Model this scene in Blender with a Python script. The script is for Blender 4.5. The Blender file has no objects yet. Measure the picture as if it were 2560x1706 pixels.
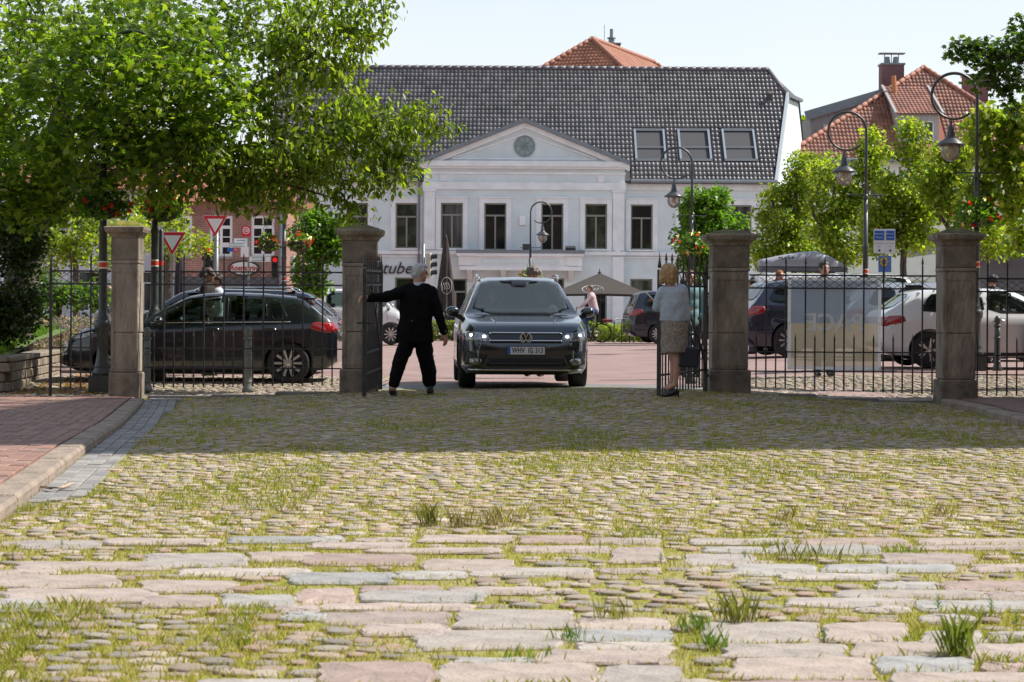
import bpy, bmesh, math, random
import numpy as np
from mathutils import Vector, Matrix, noise as mnoise
from mathutils.bvhtree import BVHTree
from mathutils.geometry import tessellate_polygon
PI = math.pi
rnd = random.Random(7)
rng = np.random.default_rng(11)
SC = bpy.context.scene
COL = SC.collection

# ------------------------------------------------------------------ camera
F, CX, HY, ROLL, EYE = 5000.0, 1280.0, 780.0, 0.006, 1.10   # photo pixels (2560 wide), eye height in metres
cam_d = bpy.data.cameras.new('camera'); cam = bpy.data.objects.new('camera', cam_d); COL.objects.link(cam)
cam_d.sensor_fit = 'HORIZONTAL'; cam_d.sensor_width = 36.0; cam_d.lens = 36.0 * F / 2560.0
cam_d.shift_y = -(853.0 - HY) / 2560.0
cam_d.clip_start = 0.1; cam_d.clip_end = 3000
cam.matrix_world = Matrix.Translation((0, 0, EYE)) @ Matrix.Rotation(PI/2, 4, 'X') @ Matrix.Rotation(ROLL, 4, 'Z')
cam_d.dof.use_dof = True; cam_d.dof.focus_distance = 27.0; cam_d.dof.aperture_fstop = 11.0
SC.camera = cam
# ------------------------------------------------------------------ sky, sun, exposure
SUN_EL, SUN_AZ = math.radians(50), math.atan2(0.18, 1.0)      # azimuth measured from +X towards +Y
world = bpy.data.worlds.new('World'); SC.world = world; world.use_nodes = True
wn = world.node_tree.nodes; wl = world.node_tree.links
sky = wn.new('ShaderNodeTexSky'); sky.sky_type = 'NISHITA'; sky.sun_disc = False
sky.sun_elevation = SUN_EL; sky.sun_rotation = PI/2 - SUN_AZ
sky.air_density = 1.0; sky.dust_density = 0.4; sky.ozone_density = 1.0; sky.altitude = 0
bgn = wn['Background']; bgn.inputs['Strength'].default_value = 0.115
# thin high cloud veil: thicker along the low slanting sight lines, as real haze is
wtc = wn.new('ShaderNodeTexCoord'); wsp = wn.new('ShaderNodeSeparateXYZ'); wl.new(wtc.outputs['Generated'], wsp.inputs[0])
def wmath(op, a, b=None, clamp=False):
    n_ = wn.new('ShaderNodeMath'); n_.operation = op; n_.use_clamp = clamp
    for i_, q_ in enumerate((a, b)):
        if q_ is None: continue
        if isinstance(q_, (int, float)): n_.inputs[i_].default_value = q_
        else: wl.new(q_, n_.inputs[i_])
    return n_.outputs[0]
wz = wmath('MAXIMUM', wsp.outputs['Z'], 0.03)
wno = wn.new('ShaderNodeTexNoise'); wno.inputs['Scale'].default_value = 2.2; wno.inputs['Detail'].default_value = 6; wl.new(wtc.outputs['Generated'], wno.inputs['Vector'])
wtau = wmath('DIVIDE', wmath('MULTIPLY', wno.outputs['Fac'], -0.50), wz)
wfac = wmath('SUBTRACT', 1.0, wmath('POWER', 2.718, wtau), True)
wmix = wn.new('ShaderNodeMix'); wmix.data_type = 'RGBA'; wl.new(wfac, wmix.inputs['Factor'])
wl.new(sky.outputs[0], wmix.inputs['A']); wmix.inputs['B'].default_value = (5.9, 6.2, 6.35, 1)
wl.new(wmix.outputs['Result'], bgn.inputs['Color'])
sun_d = bpy.data.lights.new('sun', 'SUN'); sun = bpy.data.objects.new('sun', sun_d); COL.objects.link(sun)
sun_d.energy = 4.7; sun_d.angle = math.radians(0.55); sun_d.color = (1.0, 0.955, 0.88)
to_sun = Vector((math.cos(SUN_EL)*math.cos(SUN_AZ), math.cos(SUN_EL)*math.sin(SUN_AZ), math.sin(SUN_EL)))
sun.rotation_euler = to_sun.to_track_quat('Z', 'Y').to_euler(); sun.location = (30, 10, 40)
SC.view_settings.view_transform = 'Standard'; SC.view_settings.look = 'None'
SC.view_settings.exposure = 0.50; SC.view_settings.gamma = 1.0; SC.view_settings.use_curve_mapping = False
SC.cycles.max_bounces = 8; SC.cycles.transparent_max_bounces = 16
SC.cycles.use_denoising = True

# ------------------------------------------------------------------ pixel helpers (photo pixel -> direction; distance comes from ground or given depth)
CR, SR = math.cos(ROLL), math.sin(ROLL)
def uv(px, py):
    u, v = px - CX, HY - py
    return u*CR - v*SR, v*CR + u*SR
def at(px, py, Y):
    u, v = uv(px, py)
    return Vector((u*Y/F, Y, EYE + v*Y/F))
def sstep(a, b, x):
    t = min(1.0, max(0.0, (x-a)/(b-a))); return t*t*(3-2*t)
def G(x, y):
    """height of the ground"""
    c = sstep(17, 25, y) * (1 - sstep(28.5, 32, y))
    z = c * (0.06*math.exp(-((x-1.2)/2.2)**2) - 0.10*sstep(2.0, 5.0, abs(x-0.5)))
    z += 0.0022*max(0.0, y-30) if y < 110 else 0.176
    z += 0.13*sstep(2.0, 6.0, x)*sstep(29, 35, y)*(1 - sstep(50, 62, y))
    return z
def gnd(px, py, dz=0.0):
    u, v = uv(px, py); z = dz; Y = 20
    for _ in range(12):
        Y = max(3.0, min(140.0, (z-EYE)*F/v)) if v < -1 else 140.0
        z = G(u*Y/F, Y) + dz
    return Vector((u*Y/F, Y, z))

# ------------------------------------------------------------------ objects
def tag(o, label=None, cat=None, group=None, kind=None):
    if label: o['label'] = label
    if cat: o['category'] = cat
    if group: o['group'] = group
    if kind: o['kind'] = kind
    return o
def thing(name, label, cat, loc=(0,0,0), rz=0.0, group=None):
    o = bpy.data.objects.new(name, None); COL.objects.link(o)
    o.location = loc; o.rotation_euler = (0, 0, rz); o.empty_display_size = 0.2
    return tag(o, label, cat, group)
def link(name, me, mat=None, parent=None, kind=None, loc=None, rot=None):
    o = bpy.data.objects.new(name, me); COL.objects.link(o)
    if mat is not None and not me.materials:
        for m in (mat if isinstance(mat, (list, tuple)) else [mat]): me.materials.append(m)
    if parent is not None: o.parent = parent
    if kind: o['kind'] = kind
    if loc is not None: o.location = loc
    if rot is not None: o.rotation_euler = rot
    return o
def copy_tree(o, parent=None):
    c = o.copy(); COL.objects.link(c); c.parent = parent
    for ch in list(o.children): copy_tree(ch, c)
    return c

class MB:
    """collects geometry; build() links it as one mesh object"""
    def __init__(s): s.v = []; s.f = []; s.m = []; s.c = []; s.mi = 0; s.col = (1,1,1)
    def add(s, vs, fs):
        k = len(s.v); s.v += [tuple(p) for p in vs]
        s.c += [s.col]*len(vs)
        s.f += [tuple(i+k for i in f) for f in fs]; s.m += [s.mi]*len(fs)
        return s
    def box(s, c, d, rz=0.0, rot=None, taper=1.0):
        hx, hy, hz = d[0]/2, d[1]/2, d[2]/2; R = rot or Matrix.Rotation(rz, 3, 'Z'); c = Vector(c)
        vs = []
        for z, t in ((-hz, 1.0), (hz, taper)):
            for x, y in ((-hx,-hy),(hx,-hy),(hx,hy),(-hx,hy)): vs.append(c + R @ Vector((x*t, y*t, z)))
        return s.add(vs, [(3,2,1,0),(4,5,6,7),(0,1,5,4),(1,2,6,5),(2,3,7,6),(3,0,4,7)])
    def bb(s, x0, x1, y0, y1, z0, z1):
        return s.box(((x0+x1)/2,(y0+y1)/2,(z0+z1)/2), (abs(x1-x0),abs(y1-y0),abs(z1-z0)))
    def tube(s, pts, r, n=8, cap=True):
        pts = [Vector(p) for p in pts]; N = len(pts)
        rs = r if isinstance(r, (list, tuple)) else [r]*N
        vs, fs = [], []; ref = None
        for i, p in enumerate(pts):
            t = (pts[min(i+1, N-1)] - pts[max(i-1, 0)])
            t = t.normalized() if t.length > 1e-9 else Vector((0,0,1))
            if ref is None: ref = Vector((1,0,0)) if abs(t.x) < 0.8 else Vector((0,1,0))
            a = ref - t*ref.dot(t)
            if a.length < 1e-5: a = t.orthogonal()
            a.normalize(); b = t.cross(a); ref = a
            for k in range(n):
                w = 2*PI*k/n; vs.append(p + (a*math.cos(w) + b*math.sin(w))*rs[i])
        for i in range(N-1):
            for k in range(n):
                k2 = (k+1) % n; fs.append((i*n+k, i*n+k2, (i+1)*n+k2, (i+1)*n+k))
        if cap: fs += [tuple(range(n-1,-1,-1)), tuple(range((N-1)*n, N*n))]
        return s.add(vs, fs)
    def bar(s, a, b, w, d=None):
        """square bar from a to b"""
        a, b = Vector(a), Vector(b); t = (b-a); L = t.length; t.normalize()
        R = t.to_track_quat('Z', 'Y').to_matrix()
        return s.box((a+b)/2, (w, d or w, L), rot=R)
    def lathe(s, prof, c=(0,0,0), n=16, axis='Z', cap=True):
        c = Vector(c); vs, fs = [], []
        for r, z in prof:
            for k in range(n):
                w = 2*PI*k/n; x, y = r*math.cos(w), r*math.sin(w)
                vs.append(c + (Vector((x,y,z)) if axis == 'Z' else Vector((x,z,y)) if axis == 'Y' else Vector((z,x,y))))
        for i in range(len(prof)-1):
            for k in range(n):
                k2 = (k+1) % n; fs.append((i*n+k, i*n+k2, (i+1)*n+k2, (i+1)*n+k))
        if cap: fs += [tuple(range(n-1,-1,-1)), tuple(range((len(prof)-1)*n, len(prof)*n))]
        return s.add(vs, fs)
    def prism(s, poly, y0, y1, plane='XZ'):
        """extruded polygon; poly counter-clockwise in its plane"""
        def p(a, b, t): return (a,t,b) if plane == 'XZ' else (a,b,t) if plane == 'XY' else (t,a,b)
        n = len(poly); vs = [p(a,b,y0) for a,b in poly] + [p(a,b,y1) for a,b in poly]
        tri = tessellate_polygon([[Vector((a,b,0)) for a,b in poly]])
        fs = [tuple(t) for t in tri] + [tuple(i+n for i in reversed(t)) for t in tri]
        fs += [(i, (i+1)%n, (i+1)%n+n, i+n) for i in range(n)]
        return s.add(vs, fs)
    def ell(s, c, r, n=10, m=7, rot=None):
        c = Vector(c); vs, fs = [], []; R = rot or Matrix.Identity(3)
        vs.append(c + R @ Vector((0,0,-r[2])))
        for i in range(1, m):
            a = -PI/2 + PI*i/m
            for k in range(n):
                w = 2*PI*k/n; vs.append(c + R @ Vector((r[0]*math.cos(a)*math.cos(w), r[1]*math.cos(a)*math.sin(w), r[2]*math.sin(a))))
        vs.append(c + R @ Vector((0,0,r[2])))
        for k in range(n): fs.append((0, 1+(k+1)%n, 1+k))
        for i in range(m-2):
            for k in range(n):
                k2 = (k+1) % n; fs.append((1+i*n+k, 1+i*n+k2, 1+(i+1)*n+k2, 1+(i+1)*n+k))
        top = len(vs)-1
        for k in range(n): fs.append((top, 1+(m-2)*n+k, 1+(m-2)*n+(k+1)%n))
        return s.add(vs, fs)
    def mesh(s, name, smooth=False, off=None, bevel=0.0, colattr=False, fix=True):
        me = bpy.data.meshes.new(name)
        vs = s.v if off is None else [(a-off[0], b-off[1], c-off[2]) for a,b,c in s.v]
        me.from_pydata(vs, [], s.f)
        if any(s.m): me.polygons.foreach_set('material_index', s.m)
        if colattr:
            at_ = me.color_attributes.new('Col', 'FLOAT_COLOR', 'POINT')
            at_.data.foreach_set('color', np.array([(c[0],c[1],c[2],1.0) for c in s.c], dtype=np.float32).ravel())
        if fix or bevel:
            bm = bmesh.new(); bm.from_mesh(me)
            if fix: bmesh.ops.recalc_face_normals(bm, faces=bm.faces)
            if bevel:
                es = [e for e in bm.edges if len(e.link_faces) == 2 and e.calc_face_angle(0) > 0.6]
                bmesh.ops.bevel(bm, geom=es, offset=bevel, segments=1, affect='EDGES', clamp_overlap=True)
            bm.to_mesh(me); bm.free()
        if smooth: me.shade_smooth()
        me.update(); return me
    def build(s, name, mat, parent=None, smooth=False, world=True, bevel=0.0, kind=None, colattr=False, fix=True):
        off = None
        if world and parent is not None:
            off = parent.location if parent.parent is None else parent.location + parent.parent.location
        return link(name, s.mesh(name, smooth, off, bevel, colattr, fix), mat, parent, kind)
def top(o, loc_mesh=None):
    return o
def single(name, mb, mat, label, cat, group=None, smooth=False, bevel=0.0, base=None, colattr=False, kind=None):
    """a thing that is one mesh; origin at base"""
    base = Vector(base) if base is not None else Vector((0,0,0))
    o = link(name, mb.mesh(name, smooth, base, bevel, colattr), mat, None, kind, loc=base)
    return tag(o, label, cat, group)
def structure(name, mb, mat, smooth=False, colattr=False, fix=True):
    return link(name, mb.mesh(name, smooth, None, 0, colattr, fix), mat, None, 'structure')

def np_mesh(name, verts, faces_idx, nper, cols=None, smooth=False):
    """fast mesh: faces_idx (nf, nper)"""
    me = bpy.data.meshes.new(name); nv, nf = len(verts), len(faces_idx)
    me.vertices.add(nv); me.vertices.foreach_set('co', np.asarray(verts, dtype=np.float32).ravel())
    me.loops.add(nf*nper); me.loops.foreach_set('vertex_index', np.asarray(faces_idx, dtype=np.int32).ravel())
    me.polygons.add(nf); me.polygons.foreach_set('loop_start', np.arange(0, nf*nper, nper, dtype=np.int32))
    if cols is not None:
        a = me.color_attributes.new('Col', 'FLOAT_COLOR', 'POINT')
        c4 = np.ones((nv, 4), dtype=np.float32); c4[:, :3] = cols; a.data.foreach_set('color', c4.ravel())
    me.update(calc_edges=True); me.validate()
    if smooth: me.shade_smooth()
    return me

# ------------------------------------------------------------------ materials
MATS = {}
def M(name, col, rough=0.6, col2=None, vs=6.0, bump=0.0, bs=80.0, metal=0.0, coat=0.0, attr=False, spec=0.5, detail=4, dist=0.02, contrast=(0.35,0.65), aniso=None):
    if name in MATS: return MATS[name]
    m = bpy.data.materials.new(name); m.use_nodes = True; MATS[name] = m
    n, l = m.node_tree.nodes, m.node_tree.links; b = n['Principled BSDF']
    b.inputs['Roughness'].default_value = rough; b.inputs['Metallic'].default_value = metal
    b.inputs['Specular IOR Level'].default_value = spec; b.inputs['Coat Weight'].default_value = coat
    b.inputs['Coat Roughness'].default_value = 0.03
    b.inputs['Base Color'].default_value = (*col, 1)
    tc = n.new('ShaderNodeTexCoord'); mp = n.new('ShaderNodeMapping'); l.new(tc.outputs['Object'], mp.inputs['Vector'])
    if aniso: mp.inputs['Scale'].default_value = aniso
    out = None
    if col2 is not None:
        t = n.new('ShaderNodeTexNoise'); t.inputs['Scale'].default_value = vs; t.inputs['Detail'].default_value = detail; t.inputs['Roughness'].default_value = 0.62
        r = n.new('ShaderNodeValToRGB'); r.color_ramp.elements[0].position, r.color_ramp.elements[1].position = contrast
        r.color_ramp.elements[0].color = (*col, 1); r.color_ramp.elements[1].color = (*col2, 1)
        l.new(mp.outputs[0], t.inputs['Vector']); l.new(t.outputs['Fac'], r.inputs['Fac']); out = r.outputs['Color']
    if attr:
        a = n.new('ShaderNodeAttribute'); a.attribute_name = 'Col'
        if out is None: out = a.outputs['Color']
        else:
            x = n.new('ShaderNodeMix'); x.data_type = 'RGBA'; x.blend_type = 'MULTIPLY'; x.inputs['Factor'].default_value = 1
            l.new(out, x.inputs['A']); l.new(a.outputs['Color'], x.inputs['B']); out = x.outputs['Result']
    if out is not None: l.new(out, b.inputs['Base Color'])
    if bump:
        t = n.new('ShaderNodeTexNoise'); t.inputs['Scale'].default_value = bs; t.inputs['Detail'].default_value = 5
        u = n.new('ShaderNodeBump'); u.inputs['Strength'].default_value = bump; u.inputs['Distance'].default_value = dist
        l.new(mp.outputs[0], t.inputs['Vector']); l.new(t.outputs['Fac'], u.inputs['Height']); l.new(u.outputs['Normal'], b.inputs['Normal'])
    return m
def leaf_mat(name, trans=0.42, rough=0.45, spec=0.35, boost=(1.15, 1.25, 0.5)):
    if name in MATS: return MATS[name]
    m = bpy.data.materials.new(name); m.use_nodes = True; MATS[name] = m
    n, l = m.node_tree.nodes, m.node_tree.links; b = n['Principled BSDF']; o = n['Material Output']
    a = n.new('ShaderNodeAttribute'); a.attribute_name = 'Col'
    b.inputs['Roughness'].default_value = rough; b.inputs['Specular IOR Level'].default_value = spec
    l.new(a.outputs['Color'], b.inputs['Base Color'])
    t = n.new('ShaderNodeBsdfTranslucent'); x = n.new('ShaderNodeMix'); x.data_type = 'RGBA'; x.blend_type = 'MULTIPLY'
    x.inputs['Factor'].default_value = 1; x.inputs['B'].default_value = (boost[0]*1.6, boost[1]*1.6, boost[2]*1.6, 1)
    l.new(a.outputs['Color'], x.inputs['A']); l.new(x.outputs['Result'], t.inputs['Color'])
    s = n.new('ShaderNodeMixShader'); s.inputs['Fac'].default_value = trans
    l.new(b.outputs[0], s.inputs[1]); l.new(t.outputs[0], s.inputs[2]); l.new(s.outputs[0], o.inputs['Surface'])
    return m
def glass_mat(name, tint=(0.5,0.62,0.58), rough=0.02, mix=0.0, dark=(0.02,0.03,0.035)):
    """tinted pane: fresnel mirror over tinted see-through; mix adds an opaque dark share"""
    if name in MATS: return MATS[name]
    m = bpy.data.materials.new(name); m.use_nodes = True; MATS[name] = m
    n, l = m.node_tree.nodes, m.node_tree.links; o = n['Material Output']; b = n['Principled BSDF']
    b.inputs['Base Color'].default_value = (*dark, 1); b.inputs['Roughness'].default_value = rough
    tr = n.new('ShaderNodeBsdfTransparent'); tr.inputs['Color'].default_value = (*tint, 1)
    gl = n.new('ShaderNodeBsdfGlossy'); gl.inputs['Roughness'].default_value = rough
    fr = n.new('ShaderNodeFresnel'); fr.inputs['IOR'].default_value = 1.52
    s1 = n.new('ShaderNodeMixShader'); s1.inputs['Fac'].default_value = mix
    l.new(tr.outputs[0], s1.inputs[1]); l.new(b.outputs[0], s1.inputs[2])
    s2 = n.new('ShaderNodeMixShader'); l.new(fr.outputs[0], s2.inputs['Fac'])
    l.new(s1.outputs[0], s2.inputs[1]); l.new(gl.outputs[0], s2.inputs[2]); l.new(s2.outputs[0], o.inputs['Surface'])
    return m
def emit_mat(name, col, strength):
    if name in MATS: return MATS[name]
    m = bpy.data.materials.new(name); m.use_nodes = True; MATS[name] = m
    b = m.node_tree.nodes['Principled BSDF']; b.inputs['Base Color'].default_value = (*col, 1)
    b.inputs['Emission Color'].default_value = (*col, 1); b.inputs['Emission Strength'].default_value = strength
    return m
def brick_mat(name, c1, c2, cm, bw=0.24, bh=0.075, mortar=0.012, axes='XZ', bump=0.4, rough=0.8, var=0.5, offset=0.5):
    if name in MATS: return MATS[name]
    m = bpy.data.materials.new(name); m.use_nodes = True; MATS[name] = m
    n, l = m.node_tree.nodes, m.node_tree.links; b = n['Principled BSDF']; b.inputs['Roughness'].default_value = rough
    tc = n.new('ShaderNodeTexCoord'); sp = n.new('ShaderNodeSeparateXYZ'); cb = n.new('ShaderNodeCombineXYZ')
    l.new(tc.outputs['Object'], sp.inputs[0]); l.new(sp.outputs[axes[0]], cb.inputs['X']); l.new(sp.outputs[axes[1]], cb.inputs['Y'])
    t = n.new('ShaderNodeTexBrick'); t.inputs['Scale'].default_value = 1.0; t.inputs['Brick Width'].default_value = bw
    t.inputs['Row Height'].default_value = bh; t.inputs['Mortar Size'].default_value = mortar; t.inputs['Bias'].default_value = 0.0; t.offset = offset
    t.inputs['Color1'].default_value = (*c1,1); t.inputs['Color2'].default_value = (*c2,1); t.inputs['Mortar'].default_value = (*cm,1)
    l.new(cb.outputs[0], t.inputs['Vector'])
    nz = n.new('ShaderNodeTexNoise'); nz.inputs['Scale'].default_value = 0.9; nz.inputs['Detail'].default_value = 6
    l.new(cb.outputs[0], nz.inputs['Vector'])
    mr = n.new('ShaderNodeMapRange'); mr.inputs['From Min'].default_value = 0.3; mr.inputs['From Max'].default_value = 0.7
    mr.inputs['To Min'].default_value = 1-var*0.5; mr.inputs['To Max'].default_value = 1+var*0.5; l.new(nz.outputs['Fac'], mr.inputs['Value'])
    x = n.new('ShaderNodeMix'); x.data_type = 'RGBA'; x.blend_type = 'MULTIPLY'; x.inputs['Factor'].default_value = 1
    l.new(t.outputs['Color'], x.inputs['A']); l.new(mr.outputs[0], x.inputs['B']); l.new(x.outputs['Result'], b.inputs['Base Color'])
    u = n.new('ShaderNodeBump'); u.inputs['Strength'].default_value = bump; u.inputs['Distance'].default_value = 0.01; u.invert = True
    l.new(t.outputs['Fac'], u.inputs['Height']); l.new(u.outputs['Normal'], b.inputs['Normal'])
    return m

def text_mesh(s, size, depth=0.004, align='CENTER', shear=0.0, bold=0.0, spacing=1.0):
    cu = bpy.data.curves.new('lettering', 'FONT'); cu.body = s; cu.size = size; cu.extrude = depth/2; cu.offset = bold
    cu.align_x = align; cu.align_y = 'CENTER'; cu.shear = shear; cu.space_character = spacing; cu.resolution_u = 3
    o = bpy.data.objects.new('tmp', cu); me = bench(o)
    bpy.data.objects.remove(o); bpy.data.curves.remove(cu); return me
def lettering(s, size, mat, parent, loc, rz=0.0, mirror=False, name='lettering', world=True, **k):
    """upright text that faces -Y (turned by rz)"""
    me = text_mesh(s, size, **k); me.name = name
    me.transform(Matrix.Rotation(rz, 4, 'Z') @ (Matrix.Scale(-1, 4, (1,0,0)) if mirror else Matrix.Identity(4)) @ Matrix.Rotation(PI/2, 4, 'X'))
    if mirror: me.flip_normals()
    me.materials.clear()
    o = link(name, me, mat, parent)
    off = Vector((0,0,0))
    if world and parent is not None:
        off = parent.location.copy()
        if parent.parent is not None: off += parent.parent.location
    o.location = Vector(loc) - off
    return o
WORK = bpy.data.scenes.new('workbench')     # modifiers and text are evaluated here, away from the big scene
def bench(o):
    WORK.collection.objects.link(o); vl = WORK.view_layers[0]; vl.update(); dg = vl.depsgraph; dg.update()
    return bpy.data.meshes.new_from_object(o.evaluated_get(dg))
# =================================================================== GROUND
def to_px(p):
    ul, vl = p[0]*F/p[1], (p[2]-EYE)*F/p[1]
    return CX + ul*CR + vl*SR, HY - (vl*CR - ul*SR)
def sheet(x0, x1, y0, y1, dz, nx, ny, inside=None):
    mb = MB(); vs, fs = [], []
    for j in range(ny+1):
        for i in range(nx+1):
            x = x0 + (x1-x0)*i/nx; y = y0 + (y1-y0)*j/ny; vs.append((x, y, G(x, y)+dz))
    for j in range(ny):
        for i in range(nx):
            a = j*(nx+1)+i; fs.append((a, a+1, a+nx+2, a+nx+1))
    mb.add(vs, fs); return mb
m_soil = M('courtyard_soil', (0.37,0.30,0.17), 0.95, (0.26,0.255,0.045), vs=1.7, bump=0.8, bs=45, dist=0.03, contrast=(0.34,0.54), detail=8)
m_moss_far = M('verge_soil', (0.20,0.17,0.10), 0.95, (0.13,0.17,0.03), vs=1.2, bump=0.5, bs=30)
g1 = sheet(-14, 14, -6, 28.0, -0.009, 56, 136)
courtyard = structure('courtyard_ground', g1, m_soil)
gfar = sheet(-500, 500, -60, 900, -0.30, 100, 120)
structure('ground', gfar, m_moss_far)
# street beyond the gate
m_road = brick_mat('red_road_clinker', (0.31,0.20,0.175), (0.265,0.165,0.145), (0.20,0.15,0.13), 0.21, 0.105, 0.008, 'XY', 0.15, 0.75, 0.35)
structure('street', sheet(-60, 60, 28.0, 92, -0.022, 60, 64), m_road)
m_grey = brick_mat('grey_threshold_clinker', (0.24,0.23,0.22), (0.19,0.185,0.18), (0.12,0.11,0.09), 0.105, 0.21, 0.010, 'XY', 0.3, 0.8, 0.5)
structure('gate_threshold', sheet(-2.0, 2.95, 27.55, 30.1, -0.014, 12, 12), m_grey)
m_brown_dirt = M('parking_soil', (0.26,0.22,0.16), 0.95, (0.17,0.19,0.05), vs=3, bump=0.6, bs=40, contrast=(0.45,0.65))
structure('parking_bay', sheet(-8.2, -2.0, 27.3, 33.5, -0.012, 20, 20), m_brown_dirt)
pb2 = structure('parking_bay', sheet(2.95, 12.0, 27.5, 33.2, -0.012, 24, 20), m_brown_dirt)
structure('pavement', sheet(-40, 40, 77.5, 99, 0.06, 20, 10), brick_mat('far_pavement_clinker', (0.36,0.27,0.24), (0.30,0.22,0.2), (0.2,0.16,0.14), 0.2, 0.1, 0.008, 'XY', 0.1, 0.8, 0.3))

# ---- slabs traced from the photograph: zoomed rectangles [x0,x1,y0,y1] -> ground
SL = []
def addsl(lst, sc, ox, oy):
    for a, b, c, d in lst: SL.append((ox+a/sc, ox+b/sc, oy+c/sc, oy+d/sc))
addsl([(100,540,825,860),(550,1150,818,845),(1190,1790,800,832),(760,1310,895,955),(1310,1680,885,925),(80,900,935,975),
  (940,1640,968,1005),(-80,300,975,1005),(-60,620,1008,1065),(740,1240,1035,1090),(20,840,1080,1140),(-90,250,1128,1170),
  (720,1150,1115,1165),(1160,1550,1105,1160),(1450,1680,1160,1200),(1490,1700,1203,1238),(1020,1660,1545,1600)], 2.102, 0, 960)
addsl([(-60,150,762,790),(180,490,765,790),(-60,500,797,825),(560,1070,755,790),(1100,1465,755,795),(1500,1900,765,795),
  (240,1010,828,852),(1080,1610,812,842),(-100,540,858,908),(560,1090,888,940),(1620,1910,826,900),
  (-180,420,962,1015),(430,820,952,985),(830,1530,927,968),(1540,1900,932,955),(-140,180,1048,1118),(215,690,1028,1060),
  (715,1210,1042,1075),(230,930,1068,1115),(0,860,1127,1163),(20,710,1178,1240),(740,1410,1172,1263),(245,705,1248,1305),
  (1430,1950,1207,1264),(515,1355,1278,1375),(1345,1960,1272,1335),(1420,1960,1347,1392),(1205,1950,1398,1463),
  (745,1190,1428,1464),(0,640,1470,1580),(650,1530,1470,1580),(1545,2000,1472,1580)], 2.221, 800, 1000)
addsl([(130,690,812,840),(705,1290,812,843),(1340,1960,810,843),(205,530,857,885),(545,1140,848,890),(1290,1960,848,870),
  (100,480,892,943),(360,815,948,995),(1145,1625,893,940),(825,1540,950,985),(1625,1960,950,982),(600,1220,997,1030),
  (1090,1440,1042,1075),(1455,1960,1040,1085),(900,1690,1083,1120),(1705,1960,1095,1135),(640,1310,1124,1163),(1000,1310,1168,1195),
  (1325,1960,1142,1190),(1340,1650,1215,1250),(150,190,1230,1280),(200,815,1257,1350),(835,1285,1262,1350),(1350,1680,1302,1355),
  (1695,1960,1302,1345),(305,965,1372,1438),(985,1490,1360,1428),(1605,1960,1367,1440),(355,1100,1446,1545),
  (1115,1640,1434,1508),(1195,1960,1517,1600),(1660,1960,1470,1510),(330,1150,1560,1610)], 2.102, 1660, 960)
m_slab = M('granite_slab', (1.06,1.04,1.0), 0.85, (0.66,0.63,0.60), vs=7, bump=0.8, bs=70, attr=True, dist=0.008, detail=8, contrast=(0.3,0.7))
pal = [(0.42,0.35,0.315),(0.40,0.335,0.305),(0.38,0.365,0.35),(0.43,0.36,0.32),(0.39,0.30,0.27),(0.345,0.345,0.345),(0.42,0.375,0.34),(0.41,0.37,0.345)]
def stone_mesh(outline, h, col, inset=0.014, round_=0.008, jitter=0.003):
    """outline: list of (x,y) around centre; flat stone with rounded rim, top at z=0"""
    n = len(outline); vs = []; fs = []
    for k, (sc_in, z) in enumerate(((0.0,-h),(0.0,-round_*0.8),(inset*0.5,-round_*0.15),(inset*1.4,0.0),(inset*5,0.002))):
        for x, y in outline:
            d = math.hypot(x, y) or 1; q = max(0.15, (d-sc_in)/d)
            vs.append((x*q, y*q, z + (rnd.uniform(-jitter, jitter) if k > 1 else 0)))
    for r in range(4):
        for i in range(n): fs.append((r*n+i, r*n+(i+1)%n, (r+1)*n+(i+1)%n, (r+1)*n+i))
    vs.append((0,0,0.003)); c = len(vs)-1
    for i in range(n): fs.append((4*n+i, 4*n+(i+1)%n, c))
    mb = MB(); mb.col = col; mb.add(vs, fs); return mb
slab_rects = []
for (x0, x1, y0, y1) in SL:
    gx = 4; x0 -= gx*0.4; x1 += gx*0.4; gy = 0.16*(y1-y0); y0 -= gy*0.5; y1 += gy*0.5
    lift = rnd.uniform(-0.003, 0.005)
    cor = [gnd(x0 + rnd.uniform(-8,8), y1 + rnd.uniform(-2,2)), gnd(x1 + rnd.uniform(-8,8), y1 + rnd.uniform(-2,2)),
           gnd(x1 + rnd.uniform(-10,10), y0 + rnd.uniform(-2,2)), gnd(x0 + rnd.uniform(-10,10), y0 + rnd.uniform(-2,2))]
    c = sum(cor, Vector())/4; out = []
    seg = 6
    for i in range(4):
        a, b = cor[i], cor[(i+1)%4]; e = (b-a); L = e.length
        nrm = Vector((e.y, -e.x, 0)).normalized()
        for k in range(seg):
            t = (k+0.5)/seg; p = a.lerp(b, t)
            w = 0.012*math.sin(t*PI*2 + rnd.uniform(0,6)) + rnd.uniform(-0.008, 0.008)
            if k in (0, seg-1): w -= rnd.uniform(0.0, 0.012)
            p = p + nrm*w - c; out.append((p.x, p.y))
    slab_rects.append((x0, x1, y0, y1))
    col = rnd.choice(pal); q = rnd.uniform(0.86, 1.12); col = tuple(ch*q for ch in col)
    o = link('slab', stone_mesh(out, 0.07, col).mesh('slab', False, colattr=True), m_slab, courtyard)
    o.location = (c.x, c.y, G(c.x, c.y) + lift)

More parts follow.
